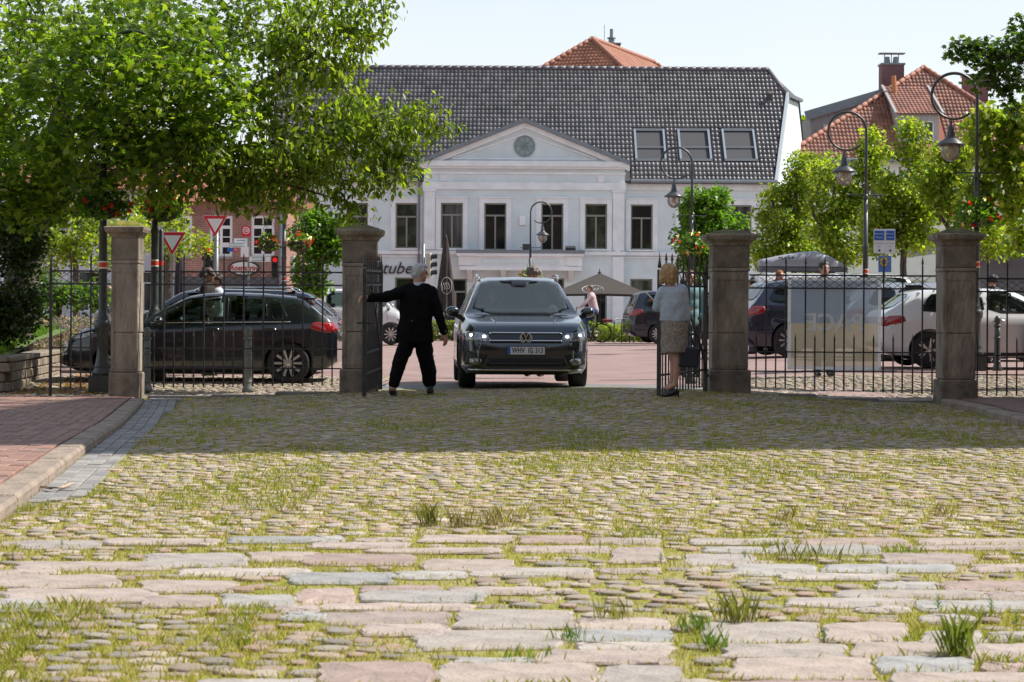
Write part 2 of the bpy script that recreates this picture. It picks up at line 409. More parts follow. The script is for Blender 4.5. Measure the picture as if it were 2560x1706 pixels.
# ---- kerbs and gutter lines
kerb_px = [(-60,1308),(45,1238),(120,1180),(205,1117),(304,1053),(362,996)]
kerb_h = [0.075,0.075,0.075,0.075,0.06,0.02]
kerb_line = [gnd(a, b, h) for (a,b), h in zip(kerb_px, kerb_h)]
gut_px = [(-60,1318),(60,1262),(205,1241),(238,1203),(285,1150),(333,1103),(380,1067),(418,1031),(452,998)]
gut_line = [gnd(a, b) for a, b in gut_px]
def poly_x(line, y):
    """x of a polyline at depth y"""
    for a, b in zip(line, line[1:]):
        if a.y <= y <= b.y: return a.x + (b.x-a.x)*(y-a.y)/(b.y-a.y)
    return line[0].x if y < line[0].y else line[-1].x
def poly_z(line, y):
    for a, b in zip(line, line[1:]):
        if a.y <= y <= b.y: return a.z + (b.z-a.z)*(y-a.y)/(b.y-a.y)
    return line[0].z if y < line[0].y else line[-1].z
rk_px = [(2352,997),(2440,1016),(2560,1047),(2680,1085)]
rk_line = [gnd(a, b, 0.08) for a, b in rk_px][::-1]
# ---- cobbles
cob_pal = [(0.43,0.33,0.27),(0.39,0.315,0.255),(0.385,0.34,0.29),(0.44,0.35,0.285),(0.345,0.305,0.27),(0.415,0.295,0.24),(0.46,0.395,0.32),(0.33,0.30,0.27),(0.48,0.42,0.35)]
def cobble_proto(k):
    r_ = random.Random(100+k); n = 8; out = []
    ex = r_.uniform(0.85, 1.25)
    for i in range(n):
        a = 2*PI*i/n + r_.uniform(-0.2, 0.2); q = r_.uniform(0.86, 1.08); out.append((ex*q*math.cos(a), q*math.sin(a)/ex))
    vs, fs = [], []
    for s_, z in ((0.98,-1.4),(1.0,-0.40),(0.93,-0.10),(0.66,0.02)):
        for x, y in out: vs.append((x*s_, y*s_, z*0.5 + r_.uniform(-0.03, 0.03)))
    for r in range(3):
        for i in range(n): fs.append((r*n+i, r*n+(i+1)%n, (r+1)*n+(i+1)%n, (r+1)*n+i))
    vs.append((0,0,0.03)); c = len(vs)-1
    tri = []
    for f in fs: tri += [(f[0],f[1],f[2]),(f[0],f[2],f[3])]
    for i in range(n): tri.append((3*n+i, 3*n+(i+1)%n, c))
    return np.array(vs), np.array(tri)
PROT = [cobble_proto(k) for k in range(9)]
m_cob = M('field_cobble', (1.05,1.03,1.0), 0.8, (0.72,0.69,0.64), vs=9, bump=0.6, bs=90, attr=True, dist=0.006, contrast=(0.3,0.7))
def in_slab(px, py, mx=5, my=3):
    for a, b, c, d in slab_rects:
        if a-mx < px < b+mx and c-my < py < d+my: return True
    return False
stones = []; sp = 0.125
def scatter(x0f, x1f, ya, yb, keep):
    y = ya; row = 0
    while y < yb:
        x = x0f(y) + (sp/2 if row % 2 else 0)
        while x < x1f(y):
            xx, yy = x + rnd.uniform(-0.03, 0.03), y + rnd.uniform(-0.025, 0.025)
            if keep(xx, yy): stones.append((xx, yy, rnd.uniform(0.036, 0.064)))
            x += sp*rnd.uniform(0.9, 1.15)
        y += sp*0.9; row += 1
def keep_court(x, y):
    if x < poly_x(gut_line, y) + 0.05: return False
    if y > 20 and x > poly_x(rk_line, y) - 0.05: return False
    p = to_px((x, y, G(x, y)))
    return not in_slab(p[0], p[1], 12, 5.5)
scatter(lambda y: -0.262*y-1.6, lambda y: 0.262*y+1.8, 4.6, 27.5, keep_court)
n_court = len(stones)
scatter(lambda y: -7.9, lambda y: -2.0, 27.55, 33.3, lambda x, y: True)
scatter(lambda y: 3.0, lambda y: 10.0, 27.6, 33.0, lambda x, y: True)
def stone_arrays(lst):
    V, T, Cc = [], [], []; k = 0
    for x, y, r in lst:
        pv, pt = PROT[rnd.randrange(9)]; a = rnd.uniform(-0.5, 0.5) + (PI if rnd.random() < 0.5 else 0); c, s = math.cos(a), math.sin(a)
        v = pv * np.array([r, r, r*0.34]); w = np.empty_like(v)
        w[:,0] = v[:,0]*c - v[:,1]*s + x; w[:,1] = v[:,0]*s + v[:,1]*c + y
        w[:,2] = v[:,2] + G(x, y) + rnd.uniform(-0.007, 0.006)
        col = np.array(rnd.choice(cob_pal))*rnd.uniform(0.8, 1.15)
        V.append(w); T.append(pt + k); Cc.append(np.tile(col, (len(v),1))); k += len(v)
    return np.vstack(V), np.vstack(T), np.vstack(Cc)
court_st = sorted(stones[:n_court], key=lambda s: s[1])
vis = [s for s in court_st if abs(s[0]) < 0.254*s[1] and to_px((s[0], s[1], 0))[1] < 1700]
near300 = vis[:300]; ns = set(near300)
rest = [s for s in court_st if s not in ns]
V_, T_, C_ = stone_arrays(rest)
link('cobblestones', np_mesh('cobblestones', V_, T_, 3, C_, True), m_cob, courtyard, 'stuff')
protos = []
for k in range(27):
    pv, pt = PROT[k % 9]; col = np.array(cob_pal[(k*4) % 9])*(0.85+0.012*k)
    protos.append(np_mesh('cobble', pv*np.array([1,1,0.34]), pt, 3, np.tile(col, (len(pv),1)), True))
for x, y, r in near300:
    o = link('cobble', protos[rnd.randrange(27)], m_cob, courtyard, loc=(x, y, G(x,y)+rnd.uniform(-0.006,0.006)), rot=(0,0,rnd.uniform(-0.5,0.5)))
    o.scale = (r, r, r)
V_, T_, C_ = stone_arrays(stones[n_court:])
link('cobblestones', np_mesh('cobblestones', V_, T_, 3, C_, True), m_cob, pb2, 'stuff')

# ---- brick fields
def brick_mesh(l, w, h, col):
    mb = MB(); mb.col = col; mb.box((0,0,-h/2), (l,w,h)); return mb.mesh('brick', bevel=0.004, colattr=True)
def brick_field(parent, items, mats, dims, cols, nmax=300):
    """items (x,y,z,rz) sorted by nearness; first nmax are parts, the rest one joined part"""
    items = sorted(items, key=lambda s: s[1])
    good = [i for i in items if -30 < to_px(i[:3])[0] < 2590 and to_px(i[:3])[1] < 1706]
    single_ = good[:nmax]; ss = set(single_); rest_ = [i for i in items if i not in ss]
    meshes = [brick_mesh(*dims, c) for c in cols]
    for x, y, z, rz in single_:
        link('brick', rnd.choice(meshes), mats, parent, loc=(x,y,z), rot=(rnd.uniform(-.012,.012), rnd.uniform(-.012,.012), rz))
    if rest_:
        mb = MB()
        for x, y, z, rz in rest_:
            mb.col = rnd.choice(cols); mb.box((x, y, z-dims[2]/2), dims, rz)
        link('bricks', mb.mesh('bricks', colattr=True, fix=False), mats, parent, 'stuff')
m_brk = M('clinker_brick', (1,1,1), 0.85, (0.78,0.76,0.74), vs=25, bump=0.3, bs=150, attr=True, dist=0.004)
red_cols = [(0.32,0.18,0.135),(0.29,0.165,0.13),(0.36,0.21,0.16),(0.27,0.155,0.125),(0.33,0.21,0.17),(0.25,0.165,0.14)]
grey_cols = [(0.30,0.285,0.265),(0.26,0.25,0.24),(0.34,0.325,0.30),(0.23,0.225,0.22)]
kd = (kerb_line[-1]-kerb_line[1]); kdir = Vector((kd.x, kd.y, 0)).normalized(); ka = math.atan2(kdir.y, kdir.x)
def kerb_z(y): return poly_z(kerb_line, y)
pv_mb = MB(); vs = []; fs = []
for i in range(31):
    y = 7 + 20.4*i/30; kx = poly_x(kerb_line, y) - 0.16; z = kerb_z(y) - 0.03
    vs += [(-12, y, z), (kx, y, z)]
for i in range(30): fs.append((2*i, 2*i+1, 2*i+3, 2*i+2))
pv_mb.add(vs, fs); pave = structure('brick_pavement', pv_mb, M('joint_sand', (0.20,0.13,0.10), 0.95, (0.13,0.12,0.06), vs=20))
items = []
def kerb_ang(y): return math.atan2(0.4, poly_x(kerb_line, y+.2)-poly_x(kerb_line, y-.2))
for r in range(0, 44):
    y = 7.2 + (0.1035 if r % 2 else 0)
    while y < 27.3:
        x = poly_x(kerb_line, y) - 0.26 - r*0.104
        if x > -0.262*y - 0.9: items.append((x, y, kerb_z(y) + rnd.uniform(-0.004, 0.003), kerb_ang(y)))
        y += 0.207
brick_field(pave, items, m_brk, (0.2, 0.097, 0.05), red_cols)
# kerb stones
m_kerb = M('sandstone_kerb', (0.36,0.275,0.21), 0.9, (0.22,0.18,0.145), vs=5, bump=0.9, bs=40, dist=0.02, detail=9)
kb = MB(); vs = []; fs = []
def kerb_run(line, name, width, side, drop=0.2):
    """stones along a polyline, one object each"""
    root = None; pts = []
    for a, b in zip(line, line[1:]):
        L = (b-a).length; n = max(1, round(L/0.95))
        for i in range(n): pts.append((a.lerp(b, i/n), a.lerp(b, (i+1)/n)))
    core = MB()
    for a, b in pts:
        d = (b-a); d.z = 0; d.normalize(); nx = Vector((-d.y, d.x, 0))*side
        core.add([a + nx*0.03 - Vector((0,0,0.02)), b + nx*0.03 - Vector((0,0,0.02)), b + nx*width - Vector((0,0,0.02)), a + nx*width - Vector((0,0,0.02)),
                  a + nx*0.03 - Vector((0,0,drop)), b + nx*0.03 - Vector((0,0,drop)), b + nx*width - Vector((0,0,drop)), a + nx*width - Vector((0,0,drop))],
                 [(0,1,2,3),(4,5,6,7),(0,1,5,4),(1,2,6,5),(2,3,7,6),(3,0,4,7)])
    root = structure(name, core, m_kerb)
    for a, b in pts:
        d = (b-a); L = d.length - 0.012; c = (a+b)/2; dd = Vector((d.x, d.y, 0)).normalized(); nx = Vector((-dd.y, dd.x, 0))*side
        mb = MB(); mb.box((0,0,-drop/2), (L, width, drop)); me = mb.mesh('kerb_stone', bevel=0.022)
        o = link('kerb_stone', me, m_kerb, root, loc=c + nx*(width/2) + Vector((0,0,rnd.uniform(-0.004,0.006))))
        o.rotation_euler = (0, -math.atan2(d.z, math.hypot(d.x, d.y)), math.atan2(d.y, d.x) + rnd.uniform(-0.008, 0.008))
    return root
kerb_run(kerb_line, 'kerb_left', 0.20, 1)
kerb_run(rk_line, 'kerb_right', 0.20, -1)
# right pavement behind its kerb
rp = MB(); vs = []; fs = []
for i in range(13):
    y = rk_line[0].y + (27.4-rk_line[0].y)*i/12; kx = poly_x(rk_line, y) + 0.18; z = poly_z(rk_line, y) - 0.025
    vs += [(kx, y, z), (14, y, z)]
for i in range(12): fs.append((2*i, 2*i+1, 2*i+3, 2*i+2))
rp.add(vs, fs); pave_r = structure('brick_pavement', rp, MATS['joint_sand'])
items = []
for r in range(30):
    for q in range(60):
        x = 5.0 + r*0.104; y = 17.5 + q*0.207 + (0.1035 if r % 2 else 0)
        if y < 27.2 and y > rk_line[0].y+0.1 and x > poly_x(rk_line, y) + 0.27: items.append((x, y, poly_z(rk_line, y) + rnd.uniform(-0.004, 0.003), PI/2))
brick_field(pave_r, items, m_brk, (0.2, 0.097, 0.05), [(0.25,0.15,0.12),(0.22,0.14,0.12),(0.28,0.18,0.14)])  # brick colours darker than on the left, standing in for shade
# gutter of grey clinkers between kerb and cobbles
gm = MB(); vs = []; fs = []
for i in range(41):
    y = 8 + 19.3*i/40; a = poly_x(kerb_line, y) - 0.02; b = max(a+0.05, poly_x(gut_line, y) + 0.03)
    vs += [(a, y, G(a,y)-0.005), (b, y, G(b,y)-0.005)]
for i in range(40): fs.append((2*i, 2*i+1, 2*i+3, 2*i+2))
gm.add(vs, fs); gutter = structure('gutter', gm, M('gutter_sand', (0.17,0.15,0.11), 0.95, (0.10,0.12,0.03), vs=14))
items = []
for r in range(0, 8):
    y = 9.0 + (0.1035 if r % 2 else 0)
    while y < 27.1:
        x = poly_x(kerb_line, y) + 0.056 + r*0.104
        if x < poly_x(gut_line, y) + 0.01: items.append((x, y, G(x,y) + 0.003 + rnd.uniform(-0.004, 0.004), kerb_ang(y)))
        y += 0.207
brick_field(gutter, items, m_brk, (0.2, 0.095, 0.05), grey_cols)

# ---- grass in the joints
from mathutils.kdtree import KDTree
kdt = KDTree(len(court_st))
for i, s in enumerate(court_st): kdt.insert((s[0], s[1], 0), i)
kdt.balance()
def blades(pos, h, w, cols, lean=0.5):
    """one-triangle-pair blades; arrays"""
    n = len(pos); ang = rng.uniform(0, 2*PI, n); d = np.stack([np.cos(ang), np.sin(ang)], 1)
    la = rng.uniform(0, 2*PI, n); lm = h*lean*rng.uniform(0.1, 1.0, n)
    V = np.zeros((n, 4, 3)); p = np.asarray(pos)
    V[:,0,:2] = p[:,:2] - d*w[:,None]/2; V[:,1,:2] = p[:,:2] + d*w[:,None]/2; V[:,0,2] = V[:,1,2] = p[:,2]
    tip = np.stack([np.cos(la)*lm, np.sin(la)*lm], 1)
    V[:,2,:2] = p[:,:2] + d*w[:,None]*0.35 + tip*0.35; V[:,2,2] = p[:,2] + h*0.6
    V[:,3,:2] = p[:,:2] + tip; V[:,3,2] = p[:,2] + h
    T = np.array([[0,1,2],[0,2,3]])[None] + (np.arange(n)*4)[:,None,None]
    return V.reshape(-1,3), T.reshape(-1,3), np.repeat(cols, 4, axis=0)
gp, gh, gw, gc = [], [], [], []
tries = 0
while len(gp) < 165000 and tries < 560000:
    tries += 1
    t = rnd.random(); y = 5.2 + 22.1*t**1.25; x = rnd.uniform(-0.262, 0.262)*y*(1.0 if rnd.random() < .86 else 1.0+1.6/y/.262)
    if x < poly_x(gut_line, y) + 0.02 or (y > 20 and x > poly_x(rk_line, y) - 0.03): continue
    pn = mnoise.noise(Vector((x*0.9, y*0.45, 3.1))) + 0.6*mnoise.noise(Vector((x*2.7, y*1.6, 8.0)))
    if pn < rnd.uniform(-1.0, 0.26): continue
    px, py = to_px((x, y, 0.0))
    if in_slab(px, py, -4, -2.5): continue
    _, _, d = kdt.find((x, y, 0))
    if d < 0.036 and rnd.random() < (0.95 if pn < 0.2 else 0.55): continue
    far = 0.7 + y*0.075
    gp.append((x, y, G(x,y) - 0.012)); gh.append(rnd.uniform(0.013, 0.034)*(1.4 if pn > 0.3 else 1)); gw.append(rnd.uniform(0.0022, 0.0042)*far)
    k = rnd.random(); base = (0.29,0.275,0.04) if k < 0.42 else (0.38,0.32,0.075) if k < 0.72 else (0.44,0.35,0.16)
    if pn > 0.30 and k < 0.7: base = (0.225,0.25,0.03)
    q = rnd.uniform(0.75, 1.2); gc.append([c*q for c in base])
V_, T_, C_ = blades(np.array(gp), np.array(gh), np.array(gw), np.array(gc), 0.7)
m_grass = leaf_mat('grass_blade', 0.3, 0.6, 0.2)
tag(link('joint_grass', np_mesh('joint_grass', V_, T_, 3, C_), m_grass, None, 'stuff'), 'short yellow green grass growing in the joints between cobbles and slabs', 'grass')
# ---- taller tufts and weeds, each one a thing
def tuft(px, py, hpx, n, spread, label, col, group=None, lean=0.55):
    b = gnd(px, py); b.z -= 0.012; h = hpx*b.y/F; n = int(n*1.5)
    pos = np.stack([b.x + rng.normal(0, spread, n), b.y + rng.normal(0, spread, n), np.full(n, b.z)], 1)
    hh = h*rng.uniform(0.25, 1.0, n)**1.2; ww = np.full(n, 0.0015)*(0.6+b.y*0.09)
    cc = np.array(col)[None]*rng.uniform(0.7, 1.25, (n,1))
    V, T, C = blades(pos, hh, ww, cc, lean); V = V - np.array(b)
    k0 = len(V); V = np.vstack([V, [[0,0,-0.07]]]); C = np.vstack([C, C[:1]]); i4 = np.arange(n)*4      # blades joined at one root below the soil
    T = np.vstack([T, np.stack([i4, i4+1, np.full(n, k0)], 1)])
    o = link('grass_tuft', np_mesh('grass_tuft', V, T, 3, C), m_grass, None, loc=b); tag(o, label, 'grass tuft', group or 'tufts among the cobbles')
olive, green_, dry = (0.19,0.19,0.05), (0.12,0.20,0.03), (0.27,0.22,0.10)
for a in [
  (2395,1635,125,60,0.022,'tallest bushy grass tuft among slabs near the bottom right corner',(0.17,0.21,0.04)),
  (1845,1552,95,80,0.04,'leaning olive grass tuft behind the large rounded slab at lower right',olive),
  (1074,1312,70,70,0.03,'leftmost of the dark upright tufts in front of the car',olive),
  (1150,1315,58,60,0.03,'second upright grass tuft from left in front of the car',dry),
  (1235,1314,62,80,0.06,'widest brownish upright tuft in front of the car',dry),
  (1300,1300,45,40,0.03,'smallest and rightmost upright tuft in the row before the car',dry),
  (2000,1395,55,110,0.10,'low spreading bushy grass patch between slabs at centre right',olive),
  (2245,1380,34,70,0.06,'short bright grass patch on slab rows at far right',green_),
  (1965,1300,50,40,0.04,'thin dry tuft on cobbles at centre right',dry),
  (2360,1290,48,40,0.04,'thin dry tuft on the cobbles below the rightmost pillar',dry),
  (2120,1275,30,30,0.03,'small faint dry tuft among cobbles between two thin ones at right',dry),
  (2160,1197,26,20,0.02,'small olive tuft standing alone on cobbles below the banner fence',olive),
  (730,1280,34,40,0.03,'dry tuft on cobbles left of centre',dry),
  (925,1268,30,30,0.03,'short olive tuft right of the dry tuft left of centre',olive),
  (1530,1545,70,50,0.04,'loose green tuft at the edge of a pink slab, bottom centre',olive),
  (1425,1600,60,40,0.03,'spiky green tuft between two slabs at bottom centre',green_),
  (1320,1648,50,50,0.04,'bright green tuft below the long grey slab at bottom',green_),
  (1740,1575,60,60,0.04,'lush green tuft left of the rounded slab at lower right',green_),
  (1780,1620,60,60,0.03,'bright green tuft between slabs right of the bottom centre',green_),
  (136,1180,16,60,0.03,'bright green tuft at the foot of the kerb nearest the sunlit end',green_),
  (88,1222,16,60,0.03,'bright green tuft at the kerb near the left picture edge',green_),
  (196,1140,14,50,0.03,'bright green tuft at the kerb beside the shadow edge',green_)]: tuft(*a)
# small upright broadleaf weeds
m_weed = leaf_mat('weed_leaf', 0.25, 0.5, 0.3)
def weed(px, py, hpx, label):
    b = gnd(px, py); h = hpx*b.y/F; P, cols = [], []; T = []
    for k in range(18):
        t = 0.15 + 0.85*k/17; a = k*2.4; L = h*0.33*(1.15-0.6*t); z = h*t*0.85
        d = Vector((math.cos(a), math.sin(a), 0)); s_ = Vector((-d.y, d.x, 0))*L*0.28; i = len(P)
        P += [(0,0,z), d*L*0.5+s_+Vector((0,0,z+L*0.35)), d*L+Vector((0,0,z+L*0.45)), d*L*0.5-s_+Vector((0,0,z+L*0.35))]
        T += [(i,i+1,i+2),(i,i+2,i+3)]; c = np.array((0.07,0.15,0.02))*rnd.uniform(0.8,1.5); cols += [c]*4
    i = len(P); w = 0.004
    P += [(-w,0,-0.02),(w,0,-0.02),(0,0,h*0.85)]; T.append((i,i+1,i+2)); cols += [np.array((0.08,0.12,0.03))]*3
    tag(link('weed_plant', np_mesh('weed_plant', [tuple(p) for p in P], T, 3, np.array(cols)), m_weed, None, loc=b), label, 'weed', 'small weeds in the paving')
for a in [(2345,1525,44,'leafy dark green weed left of the tallest tuft at bottom right'),(2478,1530,40,'leafy green weed right of the tallest tuft at bottom right'),
  (2540,1562,36,'leafy green weed at the right picture edge on the slabs'),(2060,1606,38,'leafy weed between the rounded slab and grey slab at lower right'),
  (1862,1395,22,'small leafy weed beside the low spreading patch, left of it'),(2218,1437,24,'small leafy weed on slabs right of centre'),
  (1500,1370,24,'small leafy weed above the pale slab at centre'),(1652,1405,28,'leaning leafy weed on slabs right of centre bottom'),
  (1190,1503,22,'small dark weed on a slab left of centre bottom'),(155,1366,20,'small dark weed on the leftmost long slab'),
  (32,1398,20,'small dark weed at the left picture edge'),(512,1358,16,'tiny weed on the thin bluish slab at left'),
  (678,1382,18,'tiny weed between slab rows left of centre'),(1940,1340,16,'tiny weed above the slab rows at centre right')]: weed(*a)
# a dropped stick in the gutter
stick = [gnd(95,1216,0.02), gnd(125,1221,0.025), gnd(155,1219,0.02), gnd(185,1208,0.03)]
single('stick', MB().tube(stick, [0.006,0.009,0.009,0.007], 6), M('bare_wood', (0.42,0.31,0.22), 0.8), 'pale bent stick lying in the gutter near the left kerb', 'stick', base=stick[0], smooth=True)
# =================================================================== BUILDINGS
def wall_grid(mb, x0, x1, z0, z1, y, holes, depth=0.22, T=lambda x,y,z: (x,y,z)):
    """front face at depth y with rectangular holes and their reveals; holes (xa,xb,za,zb)"""
    xs = sorted({x0, x1, *[min(max(h[i],x0),x1) for h in holes for i in (0,1)]}); zs = sorted({z0, z1, *[min(max(h[i],z0),z1) for h in holes for i in (2,3)]})
    for i in range(len(xs)-1):
        for j in range(len(zs)-1):
            cx, cz = (xs[i]+xs[i+1])/2, (zs[j]+zs[j+1])/2
            if any(h[0] < cx < h[1] and h[2] < cz < h[3] for h in holes): continue
            mb.add([T(xs[i],y,zs[j]),T(xs[i+1],y,zs[j]),T(xs[i+1],y,zs[j+1]),T(xs[i],y,zs[j+1])], [(0,1,2,3)])
    for a, b, c, d in holes:
        e = y+depth
        for q in (((a,c),(a,d)),((b,d),(b,c)),((a,d),(b,d)),((b,c),(a,c))):
            (p1,p2) = q; mb.add([T(p1[0],y,p1[1]),T(p2[0],y,p2[1]),T(p2[0],e,p2[1]),T(p1[0],e,p1[1])], [(0,1,2,3)])
m_pane = M('dark_window_glass', (0.012,0.015,0.016), 0.03, (0.035,0.035,0.03), vs=1.3, spec=0.5, contrast=(0.5,0.8))
m_pane_l = M('curtained_glass', (0.20,0.20,0.19), 0.06, (0.06,0.06,0.06), vs=2.2, spec=0.8, aniso=(6,6,0.5))
m_pane_c = M('net_curtain_glass', (0.03,0.033,0.034), 0.04, (0.16,0.165,0.16), vs=1.1, contrast=(0.42,0.75), aniso=(3,3,0.35))
m_pane_v = M('reflecting_glass', (0.02,0.03,0.022), 0.03, (0.07,0.085,0.06), vs=2.0, contrast=(0.45,0.7))
def window(root, xc, z0, z1, w, y, m_frame, transom=0.7, mull=True, fw=0.07, bars=0, pane=m_pane, name='window', sill=None):
    """casement set in a hole: frame mesh (part) with pane sub-parts"""
    x0, x1 = xc-w/2, xc+w/2; f = MB(); yy = y
    for a, b, c, d in ((x0,x0+fw,z0,z1),(x1-fw,x1,z0,z1),(x0+fw,x1-fw,z0,z0+fw),(x0+fw,x1-fw,z1-fw,z1)): f.bb(a,b,yy,yy+0.08,c,d)
    zt = z0 + (z1-z0)*transom if transom else z1-fw
    if transom: f.bb(x0+fw, x1-fw, yy-0.015, yy+0.08, zt-fw*0.6, zt+fw*0.6)
    if mull: f.bb(xc-fw*0.55, xc+fw*0.55, yy-0.01, yy+0.08, z0+fw, zt-fw*0.6 if transom else z1-fw)
    for k in range(bars):
        zz = z0 + (zt-z0)*(k+1)/(bars+1); f.bb(x0+fw, x1-fw, yy+0.005, yy+0.06, zz-0.02, zz+0.02)
    if bars and transom: f.bb(xc-0.02, xc+0.02, yy+0.005, yy+0.06, zt+fw*0.6, z1-fw)
    o = f.build(name, m_frame, root)
    spans = [(x0+fw, xc-fw*0.55), (xc+fw*0.55, x1-fw)] if mull else [(x0+fw, x1-fw)]
    cells = [(a, b, z0+fw, zt-fw*0.6 if transom else z1-fw) for a, b in spans]
    if transom: cells.append((x0+fw, x1-fw, zt+fw*0.6, z1-fw))
    vp = rnd.choice((pane, pane, m_pane_c, m_pane_v))
    for a, b, c, d in cells: MB().bb(a-0.01, b+0.01, yy+0.035, yy+0.045, c-0.01, d+0.01).build('pane', vp, o)
    return o
def tile_proto(w, L, amp=0.035, lift=0.03):
    """S pantile: x across, y up the slope, z off the roof"""
    vs, fs = [], []; n = 6
    for j, (yy, zz) in enumerate(((0,lift),(L*1.12,0.0))):
        for i in range(n+1):
            t = i/n; vs.append((-w*0.02 + w*1.04*t, yy, zz + amp*(0.5+0.5*math.cos(2*PI*(t-0.30))) ))
    for i in range(n): fs.append((i, i+1, n+2+i, n+1+i))
    k = len(vs)
    for i in range(n+1): vs.append((vs[i][0], 0.0, vs[i][2]-0.03))
    for i in range(n): fs.append((k+i, k+i+1, i+1, i))
    tri = []
    for f in fs: tri += [(f[0],f[1],f[2]),(f[0],f[2],f[3])]
    return np.array(vs), np.array(tri)
def tile_roof(parent, org, ux, uy, un, width, length, inside, mat, w=0.206, L=0.34, nsingle=300, cols=((1,1,1),), pick=None):
    """pantiles on a plane: org + ux*x + uy*y; inside(x,y) tells which to lay"""
    pv, pt = tile_proto(w, L); items = []
    for r in range(int(length/L)+1):
        for c in range(int(width/w)+1):
            x, y = c*w, r*L
            if inside(x+w/2, y+L/2): items.append((x, y))
    Rm = Matrix((ux, uy, un)).transposed()
    A = np.array(Rm)
    singles = set()
    if nsingle:
        key = pick or (lambda q: q[1])
        singles = set(sorted(items, key=key)[:nsingle])
    V, T, Cc = [], [], []; k = 0
    meshes = [np_mesh('roof_tile', pv, pt, 3, np.tile(np.array(c), (len(pv),1))) for c in cols] if nsingle else []
    off = parent.location if parent.parent is None else parent.location + parent.parent.location
    for (x, y) in items:
        p = org + ux*x + uy*y; tw = rnd.uniform(-0.012, 0.012)
        if (x, y) in singles:
            o = link('roof_tile', rnd.choice(meshes), mat, parent); o.matrix_local = Matrix.Translation(p-off) @ Rm.to_4x4() @ Matrix.Rotation(tw, 4, 'Z')
        else:
            v = pv.copy(); c_, s_ = math.cos(tw), math.sin(tw)
            v[:,0], v[:,1] = pv[:,0]*c_-pv[:,1]*s_, pv[:,0]*s_+pv[:,1]*c_
            V.append(v @ A.T + np.array(p-off)); T.append(pt+k); Cc.append(np.tile(np.array(rnd.choice(cols))*rnd.uniform(0.85,1.12), (len(pv),1))); k += len(pv)
    if V: link('roof_tiles', np_mesh('roof_tiles', np.vstack(V), np.vstack(T), 3, np.vstack(Cc)), mat, parent, 'stuff')

# ---------------------------------------------------------------- main white building
Y0 = 98.0
m_white = M('white_render', (0.68,0.76,0.78), 0.85, (0.57,0.635,0.655), vs=0.7, bump=0.08, bs=40, detail=6)
m_trim = M('white_trim', (0.80,0.825,0.84), 0.7, (0.68,0.70,0.715), vs=1.5)
m_olive = M('olive_grey_frame', (0.24,0.245,0.21), 0.5)
m_zinc = M('zinc_sheet', (0.22,0.25,0.28), 0.45, (0.17,0.19,0.21), vs=2, metal=0.3)
XC = at(1310, 600, Y0).x
B = thing('white_building', 'long white rendered building with dark tiled roof, pediment and balcony behind the gate', 'building', (XC, Y0, G(XC, Y0)))
zg = 0.12
def zz(py, Y=Y0): return at(1310, py, Y).z
def xx(px, Y=Y0): return at(px, 600, Y).x
xl, xr = xx(675), at(1938, 700, Y0).x
z_eave, z_str = zz(452), zz(634)
offs = [-541,-418,-294,294,418,541]; mid = [-180,-72,70,179]
wW, wz0, wz1 = 55/51.0, zz(623), zz(510)
# wings
wall = MB(); yr = Y0-0.42
holesL = [(xx(1310+o)-wW/2, xx(1310+o)+wW/2, wz0, wz1) for o in offs]
gfl = [(xx(1310+o)-0.55, xx(1310+o)+0.55, 0.75, 2.75) for o in offs]
xa, xb = xx(1060), xx(1560)
wall_grid(wall, xl, xa+0.02, zg-0.4, z_eave+0.1, Y0, [h for h in holesL+gfl if h[1] < xa])
wall_grid(wall, xb-0.02, xr, zg-0.4, z_eave+0.1, Y0, [h for h in holesL+gfl if h[0] > xb])
ridge_Y = Y0-0.36+6.4; z_ridge = at(1310, 173, ridge_Y).z
# left end wall and the splayed right gable
spl = lambda Y: xr + 0.28*(Y-Y0)
eY0 = Y0-0.36; back = ridge_Y + (ridge_Y-eY0)
sl_run, sl_rise = ridge_Y-eY0, z_ridge-z_eave
tB = 0.78; B_Y = eY0 + sl_run*tB; zB = z_eave + sl_rise*tB
B_X = at(1965.5, 233, B_Y).x; C_Y = 2*ridge_Y - B_Y; C_X = at(1999, 233, C_Y).x
wall.add([(xr,Y0,zg-0.4),(xr,Y0,z_eave),(B_X-0.08,B_Y,zB-0.15),(C_X-0.08,C_Y,zB-0.15),(spl(back-0.5),back-0.5,z_eave),(spl(back-0.5),back-0.5,zg-0.4)], [(0,5,4,3,2,1)])
wall.add([(xl,Y0,zg-0.4),(xl,back-0.5,zg-0.4),(xl,back-0.5,z_eave),(xl,ridge_Y,z_ridge-0.1),(xl,Y0,z_eave)], [(0,1,2,3,4)])
wall.add([(xl,back-0.5,zg-0.4),(spl(back-0.5),back-0.5,zg-0.4),(spl(back-0.5),back-0.5,z_eave),(xl,back-0.5,z_eave)], [(0,1,2,3)])
wall.build('wall', m_white, B)
# projecting centre bay with pediment
zc1 = zz(410); z_apex = zz(299, yr); half = (xb-xa)/2
bay = MB(); hb = []
for o in mid:
    door = abs(o) < 100
    hb.append((xx(1310+o)-wW/2, xx(1310+o)+wW/2, zz(627) if door else wz0, wz1))
gb = [(xx(1140)-0.55, xx(1140)+0.55, 0.15, 2.7), (xx(1238)-0.6, xx(1238)+0.6, 0.7, 2.75), (xx(1380)-0.6, xx(1380)+0.6, 0.7, 2.75), (xx(1489)-0.55, xx(1489)+0.55, 0.15, 2.7)]
wall_grid(bay, xa, xb, zg-0.4, zc1, yr, hb+gb, 0.3)
for x in (xa, xb): bay.add([(x,yr,zg-0.4),(x,Y0+3,zg-0.4),(x,Y0+3,zc1),(x,yr,zc1)], [(0,1,2,3)])
bay.add([(xa,yr,zc1),(xb,yr,zc1),(XC,yr,z_apex-0.12)], [(0,1,2)])
bay.build('centre_bay', m_white, B)
